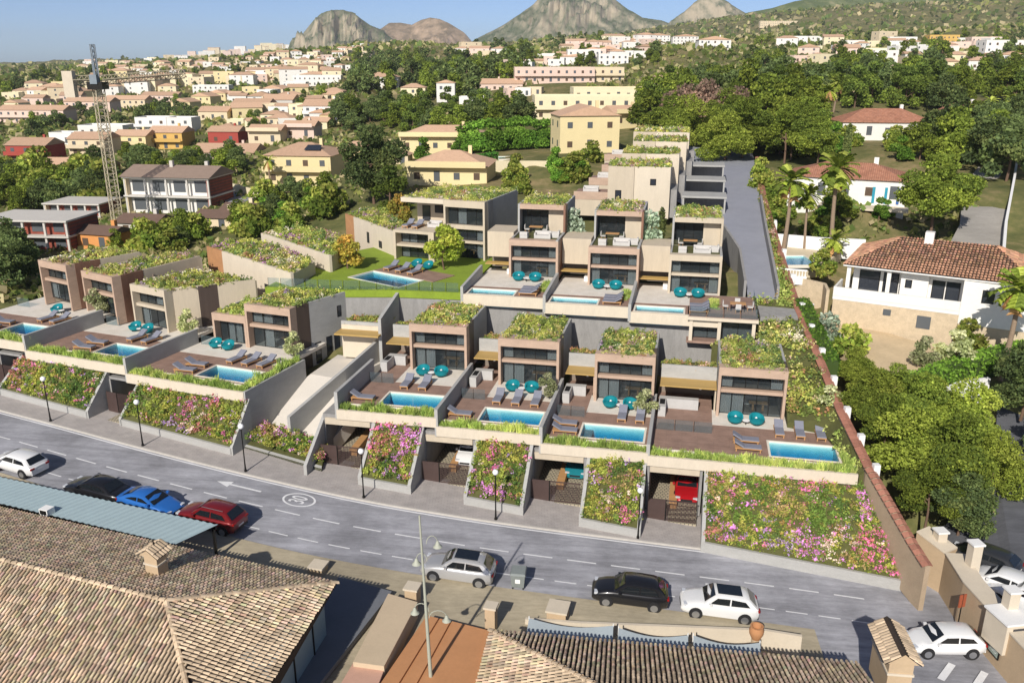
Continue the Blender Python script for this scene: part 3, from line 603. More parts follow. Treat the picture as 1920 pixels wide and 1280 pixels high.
for i in range(4):
    u0, u1 = FU[i], FU[i+1]; z = FZ[i]; hu, hv_, hw = FH[i]
    villa(f'two-storey brown stone villa with planted roof, {VN[i]} counted from the white ramp', W(hu, hv_, z), RZF, hw, 7.3, 4.3, [(0, 2.05), (2.33, 3.6)], seed=11+i, frame=M_STONE, curt=((0, 1) if i else (0, 1), (0, 4)))
    # terrace slab with deck, paving, fascia and grass strip
    t = thing('terrace', f'timber deck terrace of the {VN[i]}', 'terrace', W(u0, 58.5, z), RZF)
    bw = u1-u0; pu1 = bw-.35 if i < 3 else bw-.85; pu0 = pu1-5.15; ue = bw-.13 if i < 3 else bw
    g0 = .12
    deck_with_pool(t, None, g0, ue, 1.15, 6.85, 0, pu0, pu1, 1.7, 4.65)
    px0 = hu-u0-.3
    MB().box(px0, ue, 6.85, hv_-58.5+1.3, -.3, .012).build('paving', M_PAVE, t)
    MB().box(g0, px0, 6.85, 17.6, -.32, -.006).build('patio_floor', M_DECK, t)
    MB().box(0, bw-.01, -.06, .18, -.78, .02).build('fascia', M_FASCIA, t)
    MB().box(0, bw-.01, .18, 1.15, -.5, -.08).build('planter_soil', M_SOIL, t)
    MB().box(g0, ue, 1.08, 1.148, -.3, .16).build('planter_edge', M_COPE, t)
    planting('grass_strip', [(.1, .22), (bw-.1, .22), (bw-.1, 1.05), (.1, 1.05)], -.08, t, pal=PAL_GRASS, seed=31+i, r=.2, h=.42, dens=16, leaf=.16, blades=True)
    if i == 3:
        MB().box(bw-.72, bw-.02, 1.15, 7.2, -.5, -.05).build('planter_soil', M_SOIL, t)
        planting('grass_strip', [(bw-.7, 1.15), (bw-.05, 1.15), (bw-.05, 7.1), (bw-.7, 7.1)], -.05, t, pal=PAL_GRASS, seed=38, r=.2, h=.45, dens=14, leaf=.16, blades=True)
    pool(f'blue pool on the deck of the {VN[i]}', W, RZF, u0+pu0, u0+pu1, 60.2, 63.15, z+.012)
    # dividing wall on the right
    if i < 3:
        wall_run('dividing_wall', f'concrete wall at the shaded edge of the {VN[i]} terrace', [W(u1, 58.45), W(u1, hv_+.9)], FZ[i+1]-.8, z+.75, .26, M_CONC, 'concrete dividing walls between terraces')
    if i == 0:
        wall_run('dividing_wall', 'tall concrete wall between the white ramp and the first front terrace', [W(u0, 58.5), W(u0, 66.6)], z-.8, z+1.5, .28, M_CONC, 'concrete dividing walls between terraces')
    # outdoor kitchen under the ochre canopy
    kx0, kx1 = u0+.35, hu-.05
    an = thing('service_wing', f'low concrete wing with ochre canopy beside the {VN[i]}', 'annex', W(kx0, hv_+.6, z), RZF); kw = kx1-kx0
    MB().box(0, kw, 0, 2.0, 2.05, 2.14).build('canopy', M_OCHRE, an); MB().box(0, kw, 2.0, 2.2, 2.05, 3.3).build('upstand', M_CONC, an)
    MB().box(0, kw, 2.2, 4.2, 2.6, 2.9).build('roof', M_SOIL, an); planting('roof_planting', [(0, 2.3), (kw, 2.3), (kw, 4.2), (0, 4.2)], 2.9, an, pal=PAL_DRY, seed=51+i, h=.35)
    MB().box(0, kw, 4.0, 4.2, 0, 2.6).build('back_wall', M_INT, an); MB().box(kw-.12, kw-.005, .3, 2, 0, 2.05).build('side_wall', M_RENDER if i == 3 else M_STONE, an)
    MB().box(0, .6, -1.6, .9, 0, .88).box(.6, kw*.7, .3, .9, 0, .88).build('counter', M_COUNTER, an); MB().box(.08, .5, -1.0, .1, .88, .91).build('hob', M_BLACK, an)
    MB().lathe([(0, -.12), (.085, -.085), (.12, 0), (.085, .085), (0, .12)], 10, (kw*.72, 1.0, 1.7)).build('globe_lamp', M_WHITE, an, True)
    railing(f'clear railing before the outdoor kitchen of the {VN[i]}', [W(u0+.3, hv_-3.6, z), W(hu-.3, hv_-3.6, z)], .9)
    # loungers and tub chairs
    cx = [hu+1.35, hu+3.05]
    for k in range(2): put(_tub, W(cx[k]+.15, hv_-1.1, z+.012), RZF+(.25 if k else -.2), f'teal tub chair, {ORD[k]} from the left before the {VN[i]}', TGRP)
    side_table(W((cx[0]+cx[1])/2+.15, hv_-1.3, z+.012), f'small round white table between the teal chairs of the {VN[i]}', 'white side tables')
    nb = [2, 3, 2, 3][i]; xs = [[-22.9, -21.3], [-14.9, -13.3, -11.7], [-4.55, -3.1], [7.75, 9.3, 10.85]][i]
    for k, x in enumerate(xs): put(_lg, W(x, 64.75, z), RZF, f'grey lounger, {ORD[k]} in the row behind the pool of the {VN[i]}', LGRP)
    lx = [[(-25.4, 60.9)], [(-17.2, 60.9)], [(-8.9, 62.3), (-8.7, 60.9)], [(5.1, 62.4), (5.2, 61.0)]][i]
    for k, (x, v) in enumerate(lx): put(_lg, W(x, v, z), RZF+math.pi/2, f'grey lounger lying sideways, {ORD[k]} beside the pool of the {VN[i]}', LGRP)
    # garage below
    a, b = GATE_U[i]; g = gz((a+b)/2); gt = thing('garage', f'open garage under the {VN[i]}', 'garage', W(a, 58.5, g), RZF); gw = b-a; top = z-.8-g
    MB().box(0, gw, -1.2, 9, -.3, .02).build('floor', mat_stripe('garage_floor', hx('#b5aa92'), hx('#6a655c'), .28, .035, 0, .8, .08, hx('#a99f88'), .28), gt)
    MB().box(-.22, -.02, .2, 9, 0, top).build('side_wall', M_CONCD, gt); MB().box(gw+.02, gw+.22, .2, 9, 0, top).build('side_wall', M_CONCD, gt)
    MB().box(-.2, gw+.2, 9, 9.2, 0, top).build('back_wall', M_CONCD, gt); MB().box(-.2, gw+.2, .2, 9, top, top+.3).build('ceiling', M_CONCD, gt)
    MB().box(0, gw, .1, .3, top-.55, top).build('beam', M_RENDER, gt)
    MB().add([(gw*.42, .9, .02), (gw*.58, .9, .02), (gw*.58, .9, .55), (gw*.42, .9, .55), (gw*.42, 7, .02), (gw*.58, 7, .02), (gw*.58, 7, .85), (gw*.42, 7, .85)], [(0, 1, 2, 3), (5, 4, 7, 6), (3, 2, 6, 7), (0, 3, 7, 4), (1, 5, 6, 2)]).build('bench', M_WOOD, gt)
    # gate: solid leaf and slatted leaf
    ga = thing('gate', f'bronze metal gate closing the garage of the {VN[i]}', 'gate', W(a, 57.4, g), RZF, 'bronze garage gates'); gh = 1.75
    MB().box(.02, gw*.36, 0, .06, .05, gh).build('solid_leaf', M_GATE, ga)
    MB().box(gw*.36, gw*.38, -.01, .07, 0, gh).build('post', M_METAL, ga)
    MB().box(gw*.38, gw-.02, .01, .05, .05, .12).build('rail', M_GATE, ga); MB().box(gw*.38, gw-.02, .01, .05, gh-.08, gh).build('rail', M_GATE, ga)
    ns = 22
    for k in range(ns): x = gw*.39+(gw*.6)*k/ns; MB().box(x, x+.045, .015, .045, .12, gh-.08).build('slat', M_GATE, ga)
    # sloping flower bed with concrete cheeks
    a, b = BED_U[i]; bt = z-.85
    bd = thing('flower_bed', f'sloping flower bed with pink blooms below the {VN[i]}', 'flower bed', W(a, vfront(a), gz(a)-.2), RZF, None); o = W(a, vfront(a), gz(a)-.2)
    va, vb = vfront(a), vfront(b); ga_, gb_ = gz(a, va)-.2, gz(b, vb)-.2; mid = (lambda k: ga_+(gb_-ga_)*k)
    pts = [W(a, va), W(b, vb), W(b, vb+.22), W(a, va+.22)]
    MB().prism(pts, [ga_, gb_, gb_, ga_], [ga_+.85, gb_+.85, gb_+.85, ga_+.85]).build('front_wall', M_CONC, bd, sub=o).matrix_parent_inverse = Matrix.Rotation(-RZF, 4, 'Z')
    for uu, vv, gg in (((a, va, ga_), (b, vb, gb_)) if i < 3 else ((a, va, ga_),)):
        e = EX*.13; p = W(uu, vv); q = W(uu, 58.7)
        MB().prism([p-e, p+e, q+e, q-e], [gg]*4, [gg+.95, gg+.95, bt+.18, bt+.18]).build('cheek_wall', M_CONC, bd, sub=o).matrix_parent_inverse = Matrix.Rotation(-RZF, 4, 'Z')
    poly = [W(a+.12, va+.2), W(b-.12, vb+.2), W(b-.12 if i < 3 else 13.1, 58.5), W(a+.12, 58.5)]
    MB().prism(poly, [ga_, gb_, ga_, ga_], [ga_+.8, gb_+.8, bt, bt]).build('soil', M_SOIL, bd, sub=o).matrix_parent_inverse = Matrix.Rotation(-RZF, 4, 'Z')
    def zf(x, y, a=a, b=b, va=va, vb=vb, ga_=ga_, gb_=gb_, bt=bt):
        p = Vector((x, y, 0)); u = p.dot(EX); v = p.dot(EY); k = (u-a)/(b-a); vf = va+(vb-va)*k; q = min(1, max(0, (v-vf)/(58.5-vf))); return (ga_+(gb_-ga_)*k+.8)*(1-q)+bt*q
    pl = planting('flowers', poly, zf, bd, o, PAL_BED, r=.34, h=.42, dens=13, seed=71+i, leaf=.17); pl.matrix_parent_inverse = Matrix.Rotation(-RZF, 4, 'Z')
# retaining wall behind the front row, planters on it
wall_run('retaining_wall', 'grey concrete retaining wall behind the front row of villas', [W(-28.2, 76.5), W(-20.8, 76.7), W(-5, 77.0), W(6.2, 77.2)], 4, [11.45, 11.0, 10.4, 10.2], .4, M_CONCD)
wall_run('retaining_wall', 'grey concrete fin wall stepping down from the lawn', [W(-27.5, 70.8), W(-27.5, 76.4)], 5.5, [10.2, 11.5], .3, M_CONC)

# ---- row left of the ramp
LZ = {'L4': 7.2, 'L3': 7.9, 'L2': 8.6, 'L1': 9.3}
LN = {'L4': 'villa left of the ramp', 'L3': 'beige left-row villa', 'L2': 'rust-clad left-row villa', 'L1': 'end villa of the left row'}
def two_pts(label, a, b, z1, z0, back, **k):
    """villa from the two upper front corners and the upper back corner on its right"""
    p = P(*a, z1); q = P(*b, z1); r = P(*back, z1); ang = math.atan2(q.y-p.y, q.x-p.x); d = (q-p); wd = d.length; ex = d.normalized(); ey = Vector((-ex.y, ex.x, 0))
    dep = min((r-p).dot(ey), 14); fl = ((r-p).dot(ex)-wd)*dep/max((r-p).dot(ey), .1)
    return villa(label, Vector((p.x, p.y, z0)), ang, wd, dep, z1-z0, [(0, (z1-z0)*.47), ((z1-z0)*.54, z1-z0-.65)], flare=fl, cols=4, curt=((0,), (2,)), **k)
villa('two-storey brown stone villa with planted roof left of the white ramp', WL(-6.9, 9.6, 7.2), RZL, 5.0, 7.4, 4.25, [(0, 2.0), (2.3, 3.55)], flare=1.5, seed=91, body_z=2, cols=4, curt=((1,), (0, 1)), plen=1.5, side_wins=((2.9, 3.6, -1.9, .2), (4.3, 5.0, -1.6, .4), (5.3, 6.0, -1.5, .5), (5.9, 6.4, 2.0, 3.1)))
villa('low brown stone wing of the villa left of the ramp', WL(-10.75, 9.62, 7.2), RZL, 3.82, 6.6, 3.0, [(0, 2.35)], seed=92, cols=4, curt=((1, 2), (0,)), plen=.5, cat='house wing', name='villa_wing', flare_l=.3, pal=PAL_GRASS+PAL_ROOF[:4])
two_pts('two-storey beige villa with dark panel and planted roof, left row', (242.6, 532), (306.7, 544.7), 12.1, 7.9, (478, 524), frame=M_RENDER, panel=M_RENDER, side=M_RENDER, seed=93, strip=(2.9, 4.4), plen=1.8, body_z=.6)
two_pts('rust-clad villa with planted roof, third left of the white ramp', (151, 507), (209, 520), 12.8, 8.6, (375, 480), frame=M_STONE, panel=M_COR, side=M_RENDER, seed=94, plen=2.6, body_z=.6)
two_pts('rust-clad villa with planted roof at the far end of the left row', (70.5, 487), (122.6, 497.7), 13.4, 9.3, (262, 472), frame=M_STONE, panel=M_COR, side=M_RENDER, seed=95, plen=2.6, body_z=.6)
_b = bpy.data.objects
for key, u0, u1 in (('L4', -12.2, 0), ('L3', -23.7, -12.2), ('L2', -35.5, -23.7)):
    z = LZ[key]; t = thing('terrace', f'timber deck terrace of the {LN[key]}', 'terrace', WL(u0, 0, z), RZL); bw = u1-u0
    pu1 = bw-1.25 if key == 'L4' else bw-.3; pu0 = pu1-5.2
    e_ = bw-.9 if key == 'L4' else bw-.13
    deck_with_pool(t, None, .12, e_, 1.15, 6.4, 0, pu0, pu1, 1.7, 4.65)
    MB().box(.12, e_, 6.4, 13.5, -.3, .012).build('paving', M_PAVE, t)
    MB().box(0, bw-.01, -.06, .18, -.8, .02).build('fascia', M_FASCIA, t)
    MB().box(0, bw-.01, .18, 1.15, -.5, -.08).build('planter_soil', M_SOIL, t)
    MB().box(.12, e_, 1.08, 1.148, -.3, .16).build('planter_edge', M_COPE, t)
    planting('grass_strip', [(.1, .22), (bw-.1, .22), (bw-.1, 1.05), (.1, 1.05)], -.08, t, pal=PAL_GRASS, seed=int(131-u0), r=.2, h=.42, dens=16, leaf=.16, blades=True)
    if key == 'L4':
        MB().box(bw-.85, bw-.12, 1.15, 8.4, -.5, -.05).build('planter_soil', M_SOIL, t)
        planting('grass_strip', [(bw-.82, 1.1), (bw-.16, 1.1), (bw-.16, 8.3), (bw-.82, 8.3)], -.05, t, pal=PAL_GRASS, seed=139, r=.2, h=.55, dens=15, leaf=.16, blades=True)
        MB().box(bw-.12, bw+.12, 0, 8.5, -4.6, .06).build('side_wall', M_CONC, t)
    else:
        wall_run('dividing_wall', f'concrete wall at the shaded edge of the {LN[key]} terrace', [WL(u1, -.02), WL(u1, 9.0)], z-1.5, z+.72, .26, M_CONC, 'concrete dividing walls between terraces')
    pool(f'blue pool on the deck of the {LN[key]}', WL, RZL, u0+pu0, u0+pu1, 1.7, 4.65, z+.012)
    hx0 = {'L4': -9.9, 'L3': -19.2, 'L2': -31.5}[key]
    tub = {'L4': [(-9.7, 8.5), (-8.2, 8.4)], 'L3': [(-18.9, 8.2), (-17.3, 8.1)], 'L2': [(-29.0, 8.4)]}[key]
    for k, (x, v) in enumerate(tub): put(_tub, WL(x, v, z+.012), RZL, f'teal tub chair, {ORD[k]} from the left before the {LN[key]}', TGRP)
    side_table(WL(tub[0][0]+.8, tub[0][1]-.2, z+.012), f'small round white table beside the teal chair of the {LN[key]}', 'white side tables')
    for k, x in enumerate({'L4': [-5.4, -3.8, -2.2], 'L3': [-16.6, -14.9], 'L2': [-27.6, -26.0]}[key]): put(_lg, WL(x, 6.1, z), RZL-.12, f'grey lounger, {ORD[k]} in the row behind the pool of the {LN[key]}', LGRP)
    for k, v in enumerate((2.2, 3.7)): put(_lg, WL(u0+pu0-1.3, v, z), RZL+math.pi/2+.1, f'grey lounger lying sideways, {ORD[k]} beside the pool of the {LN[key]}', LGRP)
    railing(f'clear railing by the shaded side of the {LN[key]}', [WL(u0+.5, 8.9, z), WL(u0+2.2, 8.9, z)], .9)
for k, (a, b, key, ga_) in enumerate(((-14.3, -11.5, 'L4', 2.75), (-27.3, -25.0, 'L3', 3.3))):
    z = {'L4': 7.2, 'L3': 7.9}[key]; gw = b-a; g = zroad(WL(a, -1).x)+.1
    gt = thing('garage', f'open garage under the {LN[key]}', 'garage', WL(a, 0, g), RZL); top = z-.8-g+(.0 if k else .0)
    MB().box(0, gw, -2, 7, -.3, .02).build('floor', MATS['garage_floor'], gt); MB().box(-.22, -.02, .2, 7, 0, top).build('side_wall', M_CONCD, gt); MB().box(gw+.02, gw+.22, .2, 7, 0, top).build('side_wall', M_CONCD, gt)
    MB().box(-.2, gw+.2, 7, 7.2, 0, top).build('back_wall', M_COR, gt); MB().box(-.2, gw+.2, .2, 7, top-.02, top+.2).build('ceiling', M_CONCD, gt)
    ga = thing('gate', f'bronze metal gate closing the garage under the {LN[key]}', 'gate', WL(a, -.5, g), RZL, 'bronze garage gates')
    MB().box(.02, gw*.4, 0, .06, .05, 1.9).build('solid_leaf', M_GATE, ga); MB().box(gw*.4, gw*.42, -.01, .07, 0, 1.9).build('post', M_METAL, ga)
    for q in range(14): x = gw*.43+(gw*.56)*q/14; MB().box(x, x+.06, .015, .045, .05, 1.9).build('slat', M_GATE, ga)
def lbed(label, a, b, vf, bt, seed, cheeks=(1, 1), vt=.1):
    ga_ = zroad(WL(a, vf).x)-.1; gb_ = zroad(WL(b, vf).x)-.1; o = WL(a, vf, ga_); bd = thing('flower_bed', label, 'flower bed', o)
    MB().prism([WL(a, vf), WL(b, vf), WL(b, vf+.22), WL(a, vf+.22)], [ga_, gb_, gb_, ga_], [ga_+.85, gb_+.85, gb_+.85, ga_+.85]).build('front_wall', M_CONC, bd, sub=o)
    for on, uu, gg in ((cheeks[0], a, ga_), (cheeks[1], b, gb_)):
        if on:
            e = LX*.13; p = WL(uu, vf); q = WL(uu, vt+.25); MB().prism([p-e, p+e, q+e, q-e], [gg]*4, [gg+.95, gg+.95, bt+.2, bt+.2]).build('cheek_wall', M_CONC, bd, sub=o)
    poly = [WL(a+.12, vf+.2), WL(b-.12, vf+.2), WL(b-.12, vt), WL(a+.12, vt)]
    MB().prism(poly, [ga_, gb_, ga_, ga_], [ga_+.8, gb_+.8, bt, bt]).build('soil', M_SOIL, bd, sub=o)
    def zf(x, y):
        d = Vector((x, y, 0))-LO; u = d.dot(LX); v = d.dot(LY); k = (u-a)/(b-a); q = min(1, max(0, (v-vf)/(vt-vf))); return (ga_+(gb_-ga_)*k+.8)*(1-q)+bt*q
    planting('flowers', poly, zf, bd, o, PAL_BED, r=.34, h=.42, dens=13, seed=seed, leaf=.17)
lbed('sloping flower bed with pink blooms below the villa left of the ramp', -11.2, .1, -2.3, 6.35, 171)
lbed('sloping flower bed between the two garages of the left row', -24.7, -14.6, -2.5, 7.05, 172)
lbed('sloping flower bed at the end of the left row', -36, -27.6, -2.5, 7.7, 173, (0, 1))
# low bed before the ramp
_pa, _pb = P(418, 838, 2.3), P(604, 893, 1.7); _qa, _qb = P(455, 800, 3.0), P(612, 838, 2.7)
o = _pa.copy(); bd = thing('flower_bed', 'low flower bed with pink blooms before the white ramp', 'flower bed', o)
MB().prism([_pa, _pb, _pb+(_qb-_pb)*.08, _pa+(_qa-_pa)*.08], [1.9, 1.2, 1.2, 1.9], [3.0, 2.45, 2.5, 3.05]).build('front_wall', M_CONC, bd, sub=o)
MB().prism([_pa, _pb, _qb, _qa], [1.9, 1.2, 1.2, 1.9], [2.95, 2.4, 3.0, 3.3]).build('soil', M_SOIL, bd, sub=o)
planting('flowers', [_pa+(_qa-_pa)*.06, _pb+(_qb-_pb)*.06, _qb, _qa], lambda x, y: 2.65+(-.03)*(x+18)+.12*(y-58), bd, o, PAL_BED, r=.34, h=.4, dens=13, seed=174, leaf=.17)
# the white ramp and its walls
def slab(name, m, pts, th=.3, parent=None, kind=None, sub=None):
    mb = MB(); mb.prism([(p[0], p[1]) for p in pts], [p[2]-th for p in pts], [p[2] for p in pts]); o = mb.build(name, m, parent, sub=sub)
    if kind: o['kind'] = kind
    return o
M_RAMP = mat('pale_ramp_concrete', hx('#cfc8bd'), .85, .07, .7)
rp0 = [W(-36.6, 60.6, 2.95), W(-31.5, 59.5, 2.75), W(-29.4, 66.5, 5.7), W(-33.0, 67.2, 5.7)]
slab('ramp_path', M_RAMP, rp0, 2.0, None, 'structure')
slab('entrance_court', M_RAMP, [W(-33.0, 67.2, 5.72), W(-29.4, 66.5, 5.72), W(-27.5, 71.8, 5.78), W(-32.6, 72.6, 5.78)], 2.0, None, 'structure')
slab('ramp_path', M_RAMP, [W(-31.2, 59.4, 2.7), W(-28.15, 58.9, 2.6), W(-27.0, 62.5, 4.3), W(-27.0, 66.4, 5.6), W(-29.2, 66.4, 5.6)], 1.5, None, 'structure')
wall_run('ramp_wall', 'long concrete wall rising along the middle of the white ramp', [W(-31.35, 59.3), W(-29.3, 66.4), W(-28.0, 72.0)], [2.0, 4.5, 5.4], [5.0, 6.8, 8.0], .3, M_CONC)
wall_run('ramp_wall', 'sloping concrete cheek wall between white ramp and first garage', [W(-28.05, 55.0), W(-28.05, 59.0)], 1.5, [3.0, 5.6], .26, M_CONC)
en = thing('entrance_porch', 'beige entrance porch with ochre canopy at the top of the ramp', 'porch', W(-31.6, 70.0, 6.0), RZF)
MB().box(0, 4.0, 1.6, 1.9, 0, 3.2).build('back_wall', M_FASCIA, en); MB().box(-.1, 4.2, 0, 1.8, 2.65, 2.78).build('canopy', M_OCHRE, en); MB().box(-.1, 4.2, 1.8, 2.0, 2.65, 3.5).build('upstand', M_CONC, en); MB().box(-.1, 4.2, 2.0, 4.6, 2.8, 3.2).build('roof', M_SOIL, en)
planting('roof_planting', [(0, 2.1), (4.1, 2.1), (4.1, 4.4), (0, 4.4)], 3.2, en, pal=PAL_DRY, seed=181)
# ================================================================== LAWN, UPPER ROW, TOP ROW
M_LAWN = mat('mown_lawn', hx('#7f9330'), .95, .22, .5, bump=.4, bscale=20, fine=.8)
lawn_poly = [W(-40.6, 74.4), W(-32.7, 74.9), W(-28, 75.9), W(-21.1, 76.3), W(-21.1, 92), W(-28, 95), W(-36, 96), W(-40.4, 88.5)]
# lawn with the pool opening left free: two pieces joined round it
lp = thing('lawn', 'bright green lawn with pool below the upper villas', 'lawn'); lp['kind'] = 'structure'
PO = W(-34.2, 79.8, 11.6); PA = math.radians(-36.5); PX = Vector((math.cos(PA), math.sin(PA), 0)); PY = Vector((-math.sin(PA), math.cos(PA), 0)); PWd, PDp = 7.2, 3.7
c0, c1, c2, c3 = PO, PO+PX*PWd, PO+PX*PWd+PY*PDp, PO+PY*PDp
for poly in ([lawn_poly[0], lawn_poly[1], c1, c0], [lawn_poly[1], lawn_poly[2], c2, c1], [lawn_poly[2], lawn_poly[3], lawn_poly[4], c2], [lawn_poly[4], lawn_poly[5], lawn_poly[6], c3, c2], [lawn_poly[6], lawn_poly[7], lawn_poly[0], c0, c3]):
    MB().prism([(p[0], p[1]) for p in poly], 10.9, 11.6).build('turf', M_LAWN, lp)
planting('grass_blades', [(p[0], p[1]) for p in lawn_poly[:3]+[c2, c1]], 11.6, lp, pal=PAL_GRASS, r=.2, h=.14, dens=9, per=10, seed=201, leaf=.1, blades=True)
slab('lawn_base', M_CONCD, [Vector((p[0], p[1], 10.85)) for p in lawn_poly], 5.5, None, 'structure')
pool('turquoise pool set into the lawn', lambda u, v, z: PO+Vector((0, 0, .02)), PA, 0, PWd, 0, PDp, 11.6, depth=.8)
wd_ = thing('pool_deck', 'small timber deck between lawn pool and upper villa', 'deck', c3+Vector((0, 0, .0)), PA); MB().box(0, PWd+1.2, .02, 3.4, -.2, .05).build('boards', M_DECK, wd_)
for k in range(3): put(_lg, c3+PX*(1.2+k*1.7)+PY*1.5+Vector((0, 0, .05)), PA+.1, f'sun lounger, {ORD[k]} on the deck behind the lawn pool', LGRP)
for k in range(2): put(_tub, c3+PX*(2.6+k*1.6)+PY*3.9+Vector((0, 0, .02)), PA, f'teal tub chair, {ORD[k]} behind the deck of the lawn pool', TGRP)
railing('thin railing along the front edge of the lawn', [lawn_poly[0]+Vector((.2, .3, 11.6)), lawn_poly[1]+Vector((0, .3, 11.6)), lawn_poly[2]+Vector((0, .3, 11.6)), lawn_poly[3]+Vector((-.3, .3, 11.6))], .9)

def top_storey(t, w_, y0, z0, h, d, frame, side, panel, win=(.12, .62), seed=1):
    """recessed roof-terrace storey on top of a villa: big opening left, plain wall right"""
    MB().box(0, .2, y0, y0+d, z0, z0+h).build('side_wall', side, t); MB().box(w_-.2, w_, y0+1.4, y0+d, z0, z0+h).build('side_wall', side, t); MB().box(w_-.2, w_+.012, y0, y0+1.4, z0, z0+h-.001).build('cladding_panel', panel, t)
    MB().box(.2, w_-.2, y0, y0+1.2, z0+h-.5, z0+h).build('lintel', frame, t); MB().box(.2, w_-.2, y0+1.2, y0+d, z0+h-.35, z0+h-.16).build('roof', M_SOIL, t)
    MB().box(0, w_, y0+d, y0+d+.2, z0, z0+h-.1).build('back_wall', side, t)
    x1 = w_*win[1]; MB().box(x1, w_-.2, y0+1.0, y0+1.2, z0, z0+h-.5).build('front_wall', M_RENDER, t)
    facade_level(t, .2, x1, y0+1.6, z0+.02, z0+h-.5, 3, ()); MB().box(.2, w_-.2, y0+4, y0+4.1, z0, z0+h-.4).build('interior', M_INT, t)
    planting('roof_planting', [(.25, y0+.2), (w_-.25, y0+.2), (w_-.25, y0+d), (.25, y0+d)], z0+h-.18, t, pal=PAL_ROOF, seed=seed, r=.34, h=.42, dens=6.5, leaf=.19)
def sofa(loc, rz, label, w_=1.9, group='white terrace sofas'):
    t = thing('sofa', label, 'sofa', loc, rz, group); MB().box(-w_/2, w_/2, -.4, .4, .05, .4).build('seat', M_OFFW, t); MB().box(-w_/2, w_/2, .28, .45, .4, .75).build('backrest', M_OFFW, t); MB().box(-w_/2, -w_/2+.16, -.4, .28, .4, .6).build('armrest', M_OFFW, t); MB().box(w_/2-.16, w_/2, -.4, .28, .4, .6).build('armrest', M_OFFW, t)
def dining(loc, rz, label):
    t = thing('dining_table', label, 'table', loc, rz, 'dining tables on roof terraces'); MB().box(-.7, .7, -.4, .4, .68, .74).build('table_top', M_WOOD, t)
    for sx in (-.6, .6):
        for sy in (-.32, .32): MB().box(sx-.03, sx+.03, sy-.03, sy+.03, 0, .68).build('leg', M_METAL, t)
def chair(loc, rz, label):
    t = thing('terrace_chair', label, 'chair', loc, rz, 'white chairs on the upper terraces'); MB().box(-.24, .24, -.24, .24, .38, .46).build('seat', M_OFFW, t); MB().box(-.24, .24, .2, .27, .46, .9).build('backrest', M_OFFW, t)
    for sx in (-.2, .2):
        for sy in (-.2, .2): MB().tube((sx, sy, 0), (sx, sy, .38), .02, n=5).build('leg', M_WOOD, t)
UB = [(-21.0, -13.05, -18.05, 11.6), (-13.05, -5.1, -9.95, 11.2), (-5.1, 3.15, -1.95, 10.8)]
UN = ['upper villa beside the lawn', 'middle upper villa', 'upper villa beside the drive']
